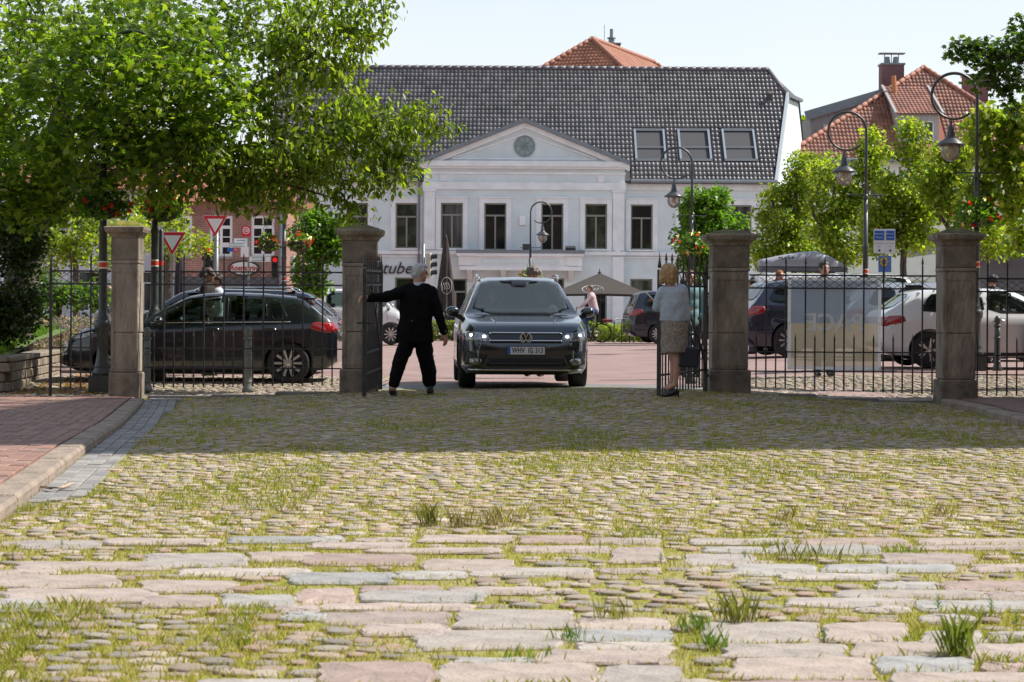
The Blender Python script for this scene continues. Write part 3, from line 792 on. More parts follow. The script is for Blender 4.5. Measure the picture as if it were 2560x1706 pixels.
# mouldings
def strip(x0, x1, z0, z1, proj, y, name, mat=m_trim): return MB().bb(x0, x1, y-proj, y+0.02, z0, z1).build(name, mat, B)
for nm, za, zb_, pr in (('cornice', zz(419), zz(406), 0.32), ('cornice', zz(424), zz(419)-0.004, 0.20), ('moulding', zz(476), zz(458), 0.10), ('moulding', zz(438), zz(432), 0.05)):
    strip(xa-pr*0.6, xb+pr*0.6, za, zb_, pr, yr, nm)
for x0, x1 in ((xx(1100),xx(1115)),(xx(1493),xx(1508))): strip(x0, x1, zz(457), zz(439), 0.05, yr, 'frieze_block')
for x0, x1 in ((xl,xa-0.02),(xb+0.02,xr)):
    strip(x0, x1, zz(474), zz(458), 0.12, Y0, 'moulding'); strip(x0, x1, zz(638), zz(629), 0.14, Y0, 'string_course')
    strip(x0, x1, zz(640)-0.09, zz(640)-0.004, 0.05, Y0, 'string_course')
strip(xa-0.05, xb+0.05, zz(638), zz(629), 0.16, yr, 'string_course')
for x0, x1 in ((xx(1062),xx(1088)),(xx(1531),xx(1558))):
    strip(x0, x1, z_str+0.15, zz(482), 0.10, yr, 'pilaster'); strip(x0-0.06, x1+0.06, zz(482)+0.002, zz(476)-0.004, 0.14, yr, 'capital')
    strip(x0, x1, zg-0.3, z_str-0.16, 0.10, yr, 'pilaster')
# raking cornices of the pediment and its zinc roof
for s_ in (-1, 1):
    a, b = Vector((XC, 0, z_apex)), Vector((XC + s_*(half+0.22), 0, zc1+0.06))
    for nm, dz0, dz1, y0_, y1_, mt in (('raking_cornice', -0.42, -0.16, yr-0.22, yr+0.02, m_trim), ('pediment_roof', -0.15, 0.04, yr-0.45, yr+3.4, m_zinc)):
        mb = MB(); q = [(a.x,a.z+dz0),(b.x,b.z+dz0),(b.x,b.z+dz1),(a.x,a.z+dz1)]
        if s_ < 0: q = q[::-1]
        mb.prism(q, y0_, y1_); mb.build(nm, mt, B)
    mb = MB(); q = [(XC, z_apex-0.62),(XC+s_*(half-1.6), zc1+0.34),(XC+s_*(half-1.6), zc1+0.25),(XC+s_*0.02, zc1+0.25)]
    # inner triangular moulding line
    mb = MB(); mb.bar((XC, yr-0.02, z_apex-0.72), (XC+s_*(half-1.35), yr-0.02, zc1+0.22), 0.09, 0.07); mb.build('moulding', m_trim, B)
strip(xa+1.35, xb-1.35, zc1+0.17, zc1+0.25, 0.05, yr, 'moulding')
# round window
rc = Vector((XC, yr-0.03, zz(368))); rr = 23/51.0
rw = MB(); rw.lathe([(rr,0.03),(rr,-0.04),(rr*1.14,-0.04),(rr*1.14,0.03)], rc, 32, 'Y', cap=False)
for k in range(4):
    a = PI*k/4; rw.bar(rc+Vector((math.cos(a)*rr,0,math.sin(a)*rr)), rc-Vector((math.cos(a)*rr,0,math.sin(a)*rr)), 0.035, 0.05)
for k in range(4):
    a0 = PI/2*k; pts = []
    cc = rc + Vector((math.cos(a0)*rr*1.15, 0, math.sin(a0)*rr*1.15))
    for j in range(9):
        w = a0 + PI + (j/8-0.5)*1.5; p = cc + Vector((math.cos(w), 0, math.sin(w)))*rr*0.82
        if (p-rc).length <= rr*1.02: pts.append(p)
    if len(pts) > 1: rw.tube(pts, 0.016, 5)
rwo = rw.build('round_window', M('bronze_green_frame', (0.20,0.24,0.22), 0.5), B)
MB().lathe([(rr*1.0,0.0),(rr*1.0,0.02)], rc, 32, 'Y').build('pane', M('pale_leaded_glass', (0.30,0.38,0.40), 0.15, (0.22,0.30,0.32), vs=3), rwo)
# windows, their surrounds and sills
def dress(xc, z0, z1, y, w=wW, door=False):
    fr = 0.24; mb = MB()
    mb.bb(xc-w/2-fr, xc-w/2, y-0.05, y+0.01, z0-(0 if door else 0.12), z1+fr); mb.bb(xc+w/2, xc+w/2+fr, y-0.05, y+0.01, z0-(0 if door else 0.12), z1+fr)
    mb.bb(xc-w/2, xc+w/2, y-0.05, y+0.01, z1, z1+fr)
    mb.bb(xc-w/2-fr-0.06, xc+w/2+fr+0.06, y-0.09, y+0.01, z1+fr+0.002, z1+fr+0.07)
    so = mb.build('window_surround', m_trim, B)
    if not door: MB().bb(xc-w/2-fr+0.05, xc+w/2+fr-0.05, y-0.12, y+0.05, z0-0.08, z0-0.002).build('sill', m_trim, B)
for i, o in enumerate(offs):
    xc = xx(1310+o); dress(xc, wz0, wz1, Y0); window(B, xc, wz0, wz1, wW, Y0+0.12, m_olive)
    window(B, xc, 0.75, 2.75, 1.1, Y0+0.14, m_olive)
for o, h in zip(mid, hb):
    xc = xx(1310+o); dress(xc, h[2], h[3], yr, door=abs(o) < 100); window(B, xc, h[2], h[3], wW, yr+0.14, m_olive, 0.74, name='balcony_door' if abs(o) < 100 else 'window')
for h in gb: window(B, (h[0]+h[1])/2, h[2], h[3], h[1]-h[0], yr+0.16, m_olive, 0.75)
# balcony
bx0, bx1, by = xx(1150), xx(1452), yr-1.15
bal = MB(); zb0, zb1 = zz(683), zz(636)
bal.bb(bx0, bx1, by, yr-0.02, zb0+0.1, zb0+0.28)
bal.bb(bx0+0.08, bx1-0.08, by+0.1, by+0.22, zb0+0.28, zb1); bal.bb(bx0+0.08, bx0+0.2, by+0.22, yr-0.02, zb0+0.28, zb1); bal.bb(bx1-0.2, bx1-0.08, by+0.22, yr-0.02, zb0+0.28, zb1)
bo = bal.build('balcony', m_trim, B)
MB().bb(bx0-0.14, bx1+0.14, by-0.12, yr-0.02, zb1+0.002, zb1+0.16).build('parapet_cap', m_zinc, bo)
MB().bb(bx0-0.1, bx1+0.1, by-0.08, yr-0.02, zb1-0.14, zb1-0.002).build('parapet_moulding', m_trim, bo)
for x0, x1 in ((bx0-0.02,bx0+0.75),(bx1-0.75,bx1+0.02)): MB().bb(x0, x1, by+0.03, by+0.1-0.002, zb0+0.33, zb1-0.15).build('parapet_pier', m_trim, bo)
MB().bb(bx0+1.1, bx1-1.1, by+0.06, by+0.098, zb0+0.42, zb1-0.28).build('parapet_panel', m_white, bo)
for k in range(4):
    x = bx0+0.5+(bx1-bx0-1.0)*k/3; MB().prism([(by+0.15,zb0+0.098),(yr-0.02,zb0-0.45),(yr-0.02,zb0+0.098)], x-0.12, x+0.12, 'YZ').build('bracket', m_trim, bo)
# roof
m_dtile = M('dark_glazed_pantile', (0.105,0.10,0.105), 0.42, (0.065,0.063,0.068), vs=0.9, attr=True, spec=0.5)
n_r = Vector((0, -sl_rise, sl_run)).normalized(); u_r = Vector((0, sl_run, sl_rise)).normalized(); Ls = math.hypot(sl_run, sl_rise)
rf = MB()
rx0 = xl-0.25
e0, e1 = Vector((rx0,eY0,z_eave)), Vector((spl(eY0)+0.02,eY0,z_eave))
RE = Vector((at(1921,173,ridge_Y).x, ridge_Y, z_ridge)); RB = Vector((B_X,B_Y,zB)); RC_ = Vector((C_X,C_Y,zB)); RL = Vector((rx0,ridge_Y,z_ridge))
be0, be1 = Vector((rx0,back,z_eave)), Vector((spl(back),back,z_eave))
dn = Vector((0,0,-0.14))
rf.add([e0,e1,RB,RE,RL,be0,be1,RC_], [(0,1,2,3,4),(4,3,7,6,5),(3,2,7)])
rf.add([p+dn for p in (e0,e1,RB,RE,RL,be0,be1,RC_)], [(4,3,2,1,0),(5,6,7,3,4),(7,2,3)])
rf.add([e0,e1,e1+dn,e0+dn], [(0,1,2,3)]); rf.add([e1,RB,RB+dn,e1+dn], [(0,1,2,3)]); rf.add([RB,RC_,RC_+dn,RB+dn], [(0,1,2,3)])
roof = rf.build('roof', M('roof_felt', (0.05,0.05,0.055), 0.7), B)
SKY = [(1591,1658),(1702,1770),(1814,1882)]
def roof_t(px, py):
    """photo pixel on the front roof plane -> (x, distance up slope)"""
    u, v = uv(px, py); k = sl_rise/sl_run
    Y = (z_eave - k*eY0 - EYE)/(v/F - k); return u*Y/F, (Y-eY0)/sl_run*Ls
sky_rects = []
for a, b in SKY:
    x0, s0 = roof_t(a, 402); x1, s1 = roof_t(b, 327); sky_rects.append((x0, x1, s0, s1))
def in_roof(x, s):
    X = rx0 + x; t = s/Ls
    if s > Ls-0.1: return False
    xm = e1.x + (RB.x-e1.x)*t/tB if t < tB else RB.x + (RE.x-RB.x)*(t-tB)/(1-tB)
    if X > xm-0.08: return False
    z = z_eave + sl_rise*t; d = abs(X-XC)
    if d < half+0.3 and z < z_apex - (z_apex-zc1)*d/half: return False
    for a, b, c, d_ in sky_rects:
        if a-0.08 < X < b+0.08 and c-0.1 < s < d_+0.1: return False
    return True
tile_roof(roof, e0 + n_r*0.01, Vector((1,0,0)), u_r, n_r, e1.x-rx0+2, Ls, in_roof, m_dtile, cols=((1,1,1),(0.72,0.72,0.76),(1.3,1.25,1.2),(1.0,0.93,0.9),(1.12,1.1,1.12)), pick=lambda q: abs(rx0+q[0]-xx(1500)) + 0.5*q[1])
# ridge tiles, hip tiles
rd = MB(); n_ = 60
for k in range(n_):
    a = RL.lerp(RE, k/n_); b = RL.lerp(RE, (k+1.08)/n_); rd.tube([a+Vector((0,0,0.02)), b+Vector((0,0,0.045))], [0.13,0.15], 8)
rd.tube([RE, RB], 0.12, 8); rd.build('ridge_tiles', M('ridge_clay', (0.10,0.085,0.10), 0.5), roof, smooth=True, kind='stuff')
MB().bar(RB+Vector((0.12,0,-0.05)), RC_+Vector((0.1,0,-0.05)), 0.16).build('verge_board', m_zinc, roof)
MB().bar(e1+Vector((0.06,0,-0.05)), RB+Vector((0.08,-0.02,-0.05)), 0.14, 0.34).build('verge_board', M('painted_verge', (0.42,0.46,0.48), 0.6), roof)
for (a, b, c, d) in sky_rects:
    def rp(x, s, h=0.0): return e0 + u_r*s + n_r*h + Vector((x-rx0,0,0))
    fr = MB()
    for (p, q) in ((rp(a,c,.06),rp(a,d,.06)),(rp(b,c,.06),rp(b,d,.06)),(rp(a-.05,c,.06),rp(b+.05,c,.06)),(rp(a-.05,d,.06),rp(b+.05,d,.06))): fr.bar(p, q, 0.10, 0.12)
    fr.bar(rp(a, c+(d-c)*0.42, .06), rp(b, c+(d-c)*0.42, .06), 0.05, 0.08)
    so = fr.build('skylight', M('skylight_frame', (0.34,0.37,0.40), 0.4, metal=0.5), roof)
    for s0, s1, mt in ((c, c+(d-c)*0.42, M('skylight_glass', (0.24,0.31,0.46), 0.05, metal=0.85)), (c+(d-c)*0.44, d, M('skylight_blind', (0.16,0.16,0.17), 0.35))):  # blue sky reflection put into the lower pane's base colour
        MB().add([rp(a,s0,.05),rp(b,s0,.05),rp(b,s1,.05),rp(a,s1,.05)], [(0,1,2,3)]).build('pane', mt, so)
vx, vs_ = roof_t(1925, 250)
MB().tube([e0+u_r*vs_+Vector((vx-rx0,0,0)), e0+u_r*vs_+n_r*0.3+Vector((vx-rx0,0,0.15))], [0.12,0.15], 10).build('vent_pipe', M('vent_clay', (0.10,0.08,0.08), 0.5), roof)
for x0, x1 in ((rx0, xa-0.3), (xb+0.3, e1.x)): MB().tube([(x0,eY0-0.08,z_eave-0.02),(x1,eY0-0.08,z_eave-0.02)], 0.09, 8).build('rain_gutter', m_zinc, roof)
for x in (xa-0.25, xr-0.15): MB().tube([(x,eY0-0.05,z_eave-0.1),(x,Y0-0.1,z_eave-0.6),(x,Y0-0.1,0.2)], 0.055, 8).build('downpipe', m_zinc, B)
# small fittings on the facade
for px, py in ((1306,553),(1543,620)): MB().bb(xx(px)-0.14, xx(px)+0.14, yr-0.12, yr+0.01, zz(py)-0.22, zz(py)+0.22).build('wall_lamp', m_trim, B)
fl = MB(); fl.box((xx(1424), by+0.05, zz(624)), (0.5,0.25,0.2), rot=Matrix.Rotation(0.4,3,'X')); fl.build('floodlight', M('black_housing', (0.03,0.03,0.035), 0.5), B)
MB().bb(xx(1306), xx(1328), by-0.02, by+0.12, zz(630)+0.02, zz(613)).build('planter_box', M('black_housing', (0.03,0.03,0.035), 0.5), B)
m_script = M('script_letters', (0.03,0.02,0.02), 0.5)
lettering('Backstube', 0.82, m_script, B, (xx(1030)-0.0, Y0-0.06, zz(674)), align='RIGHT', shear=0.35, depth=0.05, name='shop_lettering', bold=0.0)

# ---------------------------------------------------------------- red hipped house, right
m_rtile = M('red_clay_pantile', (0.31,0.13,0.085), 0.65, (0.20,0.085,0.06), vs=1.1, attr=True)
m_boards = M('grey_boards', (0.42,0.41,0.40), 0.85, (0.30,0.29,0.28), vs=3, aniso=(10,10,0.4), bump=0.2, bs=10)
m_lime = M('limewashed_wall', (0.70,0.69,0.66), 0.9, (0.62,0.60,0.57), vs=0.8)
m_chim = brick_mat('purple_brick', (0.20,0.085,0.085), (0.16,0.07,0.075), (0.14,0.10,0.10), 0.24, 0.08, 0.012, 'XZ', 0.3)
HYs = 106.0
hL = at(1953, 398, HYs); hR = at(2668, 392, HYs); hz = hL.z; hap = at(2309, 172, HYs+6.5)
Hh = thing('red_roofed_house', 'pale house with steep red tiled hip roof, dormers and two chimneys at right', 'house', ((hL.x+hR.x)/2, HYs, G(15, HYs)))
w_ = MB(); hx0, hx1 = hL.x+0.3, hR.x-0.3
hh = [(hx0+1.4+k*2.6, hx0+2.4+k*2.6, z0, z0+1.7) for k in range(5) for z0 in (1.2, 4.2, 6.9)]
wall_grid(w_, hx0, hx1, -0.3, hz, HYs+0.4, hh)
for x in (hx0, hx1): w_.add([(x,HYs+0.4,-0.3),(x,HYs+15,-0.3),(x,HYs+15,hz),(x,HYs+0.4,hz)], [(0,1,2,3)])
w_.build('wall', m_lime, Hh)
for a, b, c, d in hh: window(Hh, (a+b)/2, c, d, b-a, HYs+0.52, M('white_casement', (0.75,0.75,0.75), 0.5), 0.7)
MB().bb(hx0-0.02, hx1+0.02, HYs+0.34, HYs+0.40-0.003, -0.3, 0.9).build('plinth', M('brown_plinth', (0.20,0.12,0.09), 0.8), Hh)
rf = MB(); ap2 = hap + Vector((0, 9, 0)); bL, bR = Vector((hL.x, HYs+15.5, hz)), Vector((hR.x, HYs+15.5, hz))
rf.add([hL,Vector((hR.x,HYs,hz)),hap,ap2,bL,bR], [(0,1,2),(0,2,3,4),(1,5,3,2),(4,3,5)]); rf.add([hL,Vector((hR.x,HYs,hz)),bR,bL], [(0,1,2,3)])
hroof = rf.build('roof', M('red_underlay', (0.25,0.08,0.05), 0.8), Hh)
uy_ = (Vector((0, hap.y-HYs, hap.z-hz))).normalized(); un_ = Vector((0, -(hap.z-hz), hap.y-HYs)).normalized(); LL = math.hypot(hap.y-HYs, hap.z-hz)
def face_t(px, py):
    u, v = uv(px, py); k = (hap.z-hz)/(hap.y-HYs); Y = (hz - k*HYs - EYE)/(v/F - k); return Vector((u*Y/F, Y, EYE+v*Y/F))
d_tl, d_tr, d_el, d_er = face_t(2252,223), face_t(2345,221), face_t(2243,300), face_t(2350,300)
def in_hip(x, s):
    t = s/LL; X = hL.x + x; a = hL.x + (hap.x-hL.x)*t; b = hR.x + (hap.x-hR.x)*t
    if not (a+0.12 < X < b-0.12): return False
    sy = HYs + s*uy_.y
    return not (d_el.x-0.1 < X+0.02 < d_er.x+0.1 and d_tl.y-1.2 > sy > d_el.y-2.4)
tile_roof(hroof, hL + un_*0.01, Vector((1,0,0)), uy_, un_, hR.x-hL.x, LL, in_hip, m_rtile, nsingle=0, cols=((1,1,1),(0.85,0.8,0.8),(1.15,1.12,1.1),(1.0,1.1,1.15)))
# hip ridges
hr = MB()
for a, b in ((hL,hap),(Vector((hR.x,HYs,hz)),hap)):
    n_ = 26
    for k in range(n_): hr.tube([a.lerp(b,k/n_)+Vector((0,-.02,.05)), a.lerp(b,(k+1.1)/n_)+Vector((0,-.02,.09))], [0.12,0.14], 7)
hr.tube([hap, ap2], 0.13, 7)
hr.build('hip_tiles', M('hip_clay', (0.33,0.14,0.09), 0.7), hroof, smooth=True, kind='stuff')
MB().tube([hL+Vector((0,-.1,-.03)), Vector((hR.x,HYs-.1,hz-.03))], 0.09, 8).build('rain_gutter', m_zinc, hroof)
# front dormer
fy = d_el.y - 1.6; dz1 = at(2297, 286, fy).z; dz0 = at(2297, 372, fy).z
dx0, dx1 = at(2246,330,fy).x, at(2347,330,fy).x
dm = MB(); wall_grid(dm, dx0, dx1, dz0-0.2, dz1, fy, [(dx1-1.35, dx1-0.25, dz0+0.25, dz1-0.35)], 0.12)
for x in (dx0, dx1): dm.add([(x,fy,dz0-.2),(x,fy+4,dz0-.2),(x,fy+4,dz1+2.0),(x,fy,dz1)], [(0,1,2,3)])
dmo = dm.build('dormer', m_boards, Hh)
window(Hh, dx1-0.8, dz0+0.25, dz1-0.35, 1.1, fy+0.06, MATS['white_casement'], 0)
dtop = Vector(((d_tl.x+d_tr.x)/2, d_tl.y, d_tl.z+0.12)); dlo = Vector((dtop.x, fy-0.25, dz1-0.02))
du = (dtop-dlo); du.x = 0; dl_ = du.length; du.normalize(); dnn = Vector((0,-du.z,du.y))
dr = MB(); dr.add([(dx0-.15,dlo.y,dlo.z),(dx1+.15,dlo.y,dlo.z),(dx1+.15,dtop.y,dtop.z),(dx0-.15,dtop.y,dtop.z)], [(0,1,2,3)])
dro = dr.build('dormer_roof', MATS['red_underlay'], Hh)
tile_roof(dro, Vector((dx0-.15,dlo.y,dlo.z))+dnn*0.01, Vector((1,0,0)), du, dnn, dx1-dx0+.1, dl_-0.1, lambda x, s: True, m_rtile, nsingle=0, cols=((1.1,1.1,1.1),(1,0.95,0.95),(1.2,1.2,1.2)))
for x in (dx0-.18, dx1+.18): MB().bar((x,dlo.y,dlo.z+.05),(x,dtop.y,dtop.z+.05),0.12).build('bargeboard', m_boards, dro)
# boarded shed dormer on the left slope
Ys = HYs+5.0
q = [at(2024,293,Ys), at(2236,228,Ys), at(2236,330,Ys), at(2030,352,Ys)]
sd = MB(); sd.prism([(p.x,p.z) for p in q][::-1], Ys, Ys+5); sdo = sd.build('shed_dormer', m_boards, Hh)
for k in range(11):
    t = (k+0.5)/11; p = q[0].lerp(q[1], t); b = q[3].lerp(q[2], t); MB().bar((p.x,Ys-.015,p.z),(b.x,Ys-.015,b.z),0.05,0.04).build('batten', m_boards, sdo)
window(Hh, at(2080,318,Ys).x, at(2080,336,Ys).z, at(2080,312,Ys).z, 0.95, Ys-0.06, MATS['white_casement'], 0)
MB().bar(q[0]+Vector((-.25,-.15,.05)), q[1]+Vector((0,-.15,.05)), 0.16, 0.5).build('shed_roof', m_zinc, Hh)
# chimneys and pipe
for px0, px1, pt, pb, pots in ((2205,2260,162,262,2),(2414,2470,190,330,0)):
    Yc = HYs+7.0; a, b = at(px0,pt,Yc), at(px1,pb,Yc)
    ch = MB(); ch.bb(a.x, b.x, Yc, Yc+1.0, b.z-1, a.z); co = ch.build('chimney', m_chim, Hh)
    MB().bb(a.x-.06, b.x+.06, Yc-.06, Yc+1.06, a.z+.002, a.z+.1).build('chimney_cap', m_zinc, co)
    for k in range(pots): MB().lathe([(0.2,a.z+.1),(0.14,a.z+.5)], ((a.x+b.x)/2+(k-.5)*0.5, Yc+.5, 0), 10).build('chimney_pot', m_zinc, co)
    if pots:
        MB().bb(a.x-.1, b.x+.1, Yc+.2, Yc+.8, a.z+.66, a.z+.71).build('cowl', m_zinc, co)
        for dx in (-.4,0,.4): MB().bb((a.x+b.x)/2+dx-.02, (a.x+b.x)/2+dx+.02, Yc+.48, Yc+.52, a.z+.1, a.z+.66).build('cowl_strut', m_zinc, co)
Yp = HYs+4.0
MB().tube([at(2238,268,Yp),at(2234,190,Yp)], [0.17,0.13], 10).build('flue_pipe', M('orange_clay', (0.48,0.17,0.07), 0.6), Hh)

# ---------------------------------------------------------------- orange roof behind the ridge
Yf = 132.0
a0 = at(1481,100,Yf); a1 = at(1632,157,Yf*1.092); zl = at(1399,170,Yf-2).z - 3.4
f_ = Vector((a1.x-a0.x, a1.y-a0.y, 0)).normalized(); g_ = Vector((f_.y, -f_.x, 0))
Oh = thing('orange_roofed_house', 'house with orange tiled hip roof showing above the dark ridge', 'house', (a0.x, Yf, 0.2))
hw, hipl = 7.2, 6.0
drop = a0.z - zl
k1 = at(1399,170,Yf-3.5)
c1 = a0 - f_*hipl - g_*hw; c2 = a0 - f_*hipl + g_*hw; c3 = a1 + f_*hipl + g_*hw; c4 = a1 + f_*hipl - g_*hw
for c in (c1,c2,c3,c4): c.z = zl
ob = MB(); ob.add([c1,c2,c3,c4,a0,a1], [(0,1,4),(1,2,5,4),(2,3,5),(3,0,4,5)]); obo = ob.build('roof', MATS['red_underlay'], Oh)
m_otile = M('orange_clay_pantile', (0.36,0.15,0.085), 0.7, (0.25,0.10,0.06), vs=0.9, attr=True)
for (p, qv, apx, w1) in ((c1, c2, a0, 0), (c2, c3, a0, 1)):
    ux = (qv-p).normalized(); wid = (qv-p).length
    up = (apx - p); up = up - ux*up.dot(ux); ll = up.length; up.normalize(); nn = ux.cross(up)
    if w1 == 0: ins = lambda x, s, wid=wid, ll=ll: abs(x-wid/2) < wid/2*(1-s/ll) - 0.1
    else: ins = lambda x, s, wid=wid, ll=ll: hipl*s/ll + 0.1 < x < wid - hipl*s/ll - 0.1
    tile_roof(obo, p + nn*0.01, ux, up, nn, wid, ll, ins, m_otile, w=0.26, L=0.36, nsingle=0, cols=((1,1,1),(0.9,0.85,0.85),(1.12,1.1,1.1)))
hr = MB()
for a, b in ((c1,a0),(c2,a0),(a0,a1),(c3,a1)):
    for k in range(24): hr.tube([a.lerp(b,k/24)+Vector((0,0,.05)), a.lerp(b,(k+1.1)/24)+Vector((0,0,.1))], [0.13,0.17], 7)
hr.build('hip_tiles', M('hip_clay', (0.33,0.14,0.09), 0.7), obo, smooth=True, kind='stuff')
wv = MB(); ins_ = 0.4
ww = [c1+g_*ins_+f_*ins_, c2-g_*ins_+f_*ins_, c3-g_*ins_-f_*ins_, c4+g_*ins_-f_*ins_]
for a, b in zip(ww, ww[1:]+ww[:1]): wv.add([(a.x,a.y,0),(b.x,b.y,0),(b.x,b.y,zl),(a.x,a.y,zl)], [(0,1,2,3)])
wv.build('wall', m_lime, Oh)
Yc = Yf+8; ca, cb = at(1515,110,Yc), at(1551,126,Yc)
co = MB().bb(ca.x, cb.x, Yc, Yc+.9, cb.z-2.5, ca.z).build('chimney', m_chim, Oh)
MB().bb(ca.x-.05, cb.x+.05, Yc-.05, Yc+.95, ca.z+.002, ca.z+.08).build('chimney_cap', m_zinc, co)
MB().lathe([(0.24,ca.z+.08),(0.2,ca.z+.4),(0.32,ca.z+.42),(0.3,ca.z+.5),(0.12,ca.z+.52),(0.12,ca.z+1.1)], ((ca.x+cb.x)/2-.1, Yc+.45, 0), 10).build('chimney_pot', m_zinc, co)
for px, y0, y1 in ((1511,62,110),(1488,90,105)): MB().tube([at(px,y1+6,Yf+3), at(px,y0,Yf+3)], 0.02, 5).build('antenna_rod', m_zinc, Oh)

# ---------------------------------------------------------------- red brick house, left
Yb = 84.0
m_rbrick = brick_mat('red_brick_wall', (0.34,0.14,0.10), (0.26,0.10,0.075), (0.33,0.27,0.23), 0.24, 0.078, 0.011, 'XZ', 0.4, 0.85, 0.5)
rb0, rb1 = at(425,600,Yb).x, at(716,600,Yb).x
Br = thing('brick_house', 'red brick house with white sash windows behind the traffic signs', 'house', ((rb0+rb1)/2, Yb, G(-12, Yb)))
zt = at(570,400,Yb).z
bw = [(at(x0,600,Yb).x, at(x1,600,Yb).x, at(600,y0,Yb).z, at(600,y1,Yb).z) for x0, x1, y0, y1 in ((524,581,642,540),(628,686,641,539),(445,480,642,540))]
zt = at(570,500,Yb).z
mbw = MB(); wall_grid(mbw, rb0, rb1, -0.2, zt, Yb, bw, 0.2)
for x in (rb0, rb1): mbw.add([(x,Yb,-.2),(x,Yb+9,-.2),(x,Yb+9,zt),(x,Yb,zt)], [(0,1,2,3)])
mbw.build('wall', m_rbrick, Br)
m_wc = M('white_casement', (0.75,0.75,0.75), 0.5)
for a, b, c, d in bw:
    window(Br, (a+b)/2, c, d, b-a, Yb+0.05, m_wc, 0.72, fw=0.11, bars=2, pane=m_pane)
    MB().bb(a-0.1, b+0.1, Yb-0.03, Yb+0.02, d+0.004, d+0.3).build('flat_arch', brick_mat('soldier_bricks', (0.30,0.12,0.09), (0.25,0.095,0.07), (0.3,0.25,0.2), 0.078, 0.3, 0.011, 'XZ', 0.4), Br)
    MB().bb(a-0.05, b+0.05, Yb-0.08, Yb+0.05, c-0.1, c-0.002).build('sill', M('grey_stone_sill', (0.25,0.24,0.23), 0.8), Br)
MB().bb(rb0, rb1+0.02, Yb-0.04, Yb-0.003, -0.2, at(570,693,Yb).z).build('plinth', M('dark_plinth', (0.09,0.09,0.10), 0.8), Br)
MB().tube([(at(704,600,Yb).x, Yb-0.12, 0.2), (at(704,600,Yb).x, Yb-0.12, zt)], 0.09, 8).build('downpipe', m_zinc, Br)
MB().prism([(Yb-.5,zt-.1),(Yb+9.5,zt-.1),(Yb+4.5,zt+1.6)], rb0-.3, rb1+.3, 'YZ').build('roof', MATS['red_underlay'], Br)
# oval shop sign
sp_ = at(609,671,Yb-0.2)
Sg = thing('oval_shop_sign', 'oval cream shop sign with red lettering on the brick wall', 'sign', sp_)
def oval(cx, cz, rx, rz, n=28): return [(cx+rx*math.cos(2*PI*k/n), cz+rz*math.sin(2*PI*k/n)) for k in range(n)]
MB().prism(oval(sp_.x, sp_.z, 0.66, 0.33), sp_.y, sp_.y+0.18).build('rim', M('black_rim', (0.02,0.03,0.03), 0.5), Sg)
MB().prism(oval(sp_.x, sp_.z, 0.58, 0.26), sp_.y-0.01, sp_.y+0.02).build('board', M('cream_board', (0.62,0.60,0.55), 0.6), Sg)
lettering('Rosmarin', 0.3, M('dark_red_letters', (0.35,0.02,0.03), 0.5), Sg, (sp_.x, sp_.y-0.02, sp_.z), depth=0.015, bold=0.008)

# ---------------------------------------------------------------- pale house behind the left trees
Yw = 88.0; pw0, pw1 = at(-420,600,Yw).x, at(424,600,Yw).x
Pw = thing('pale_house', 'pale lilac rendered house half hidden behind the left trees', 'house', ((pw0+pw1)/2, Yw, G(-18, Yw)))
ph = [(pw0+1.2+k*2.4, pw0+2.2+k*2.4, z0, z0+1.8) for k in range(6) for z0 in (1.0, 4.2)]
mb = MB(); wall_grid(mb, pw0, pw1, -.2, 6.5, Yw, ph)
for x in (pw0, pw1): mb.add([(x,Yw,-.2),(x,Yw+9,-.2),(x,Yw+9,6.5),(x,Yw,6.5)], [(0,1,2,3)])
mb.build('wall', M('lilac_render', (0.62,0.62,0.68), 0.9, (0.55,0.55,0.6), vs=0.6), Pw)
for a, b, c, d in ph: window(Pw, (a+b)/2, c, d, b-a, Yw+0.1, m_wc, 0.7)
MB().prism([(Yw-.5,6.4),(Yw+9.5,6.4),(Yw+4.5,7.8)], pw0-.3, pw1+.3, 'YZ').build('roof', MATS['red_underlay'], Pw)
# ---------------------------------------------------------------- grey building at the right edge
Yg = 62.0; a = at(2476,600,Yg)
Gg = thing('grey_building', 'modern grey building with sloping canopy at the right edge', 'building', (a.x+4, Yg, G(16, Yg)))
gz = at(2520,600,Yg).z
gw = MB(); gholes = [(a.x+2.2, a.x+3.6, 1.0, 2.4)]; wall_grid(gw, a.x, a.x+9, -.2, gz, Yg, gholes); gw.add([(a.x,Yg,-.2),(a.x,Yg+8,-.2),(a.x,Yg+8,gz),(a.x,Yg,gz)], [(0,1,2,3)])
gw.build('wall', M('grey_cladding', (0.16,0.165,0.18), 0.7, (0.13,0.135,0.15), vs=1.0, aniso=(1,1,6)), Gg)
window(Gg, a.x+2.9, 1.0, 2.4, 1.4, Yg+.1, m_zinc, 0)
MB().prism([(a.x-1.0,gz-0.35),(a.x+9,gz+1.2),(a.x+9,gz+1.5),(a.x-1.0,gz-0.05)], Yg-1.4, Yg+8).build('canopy_roof', M('canopy_sheet', (0.26,0.28,0.31), 0.5), Gg)
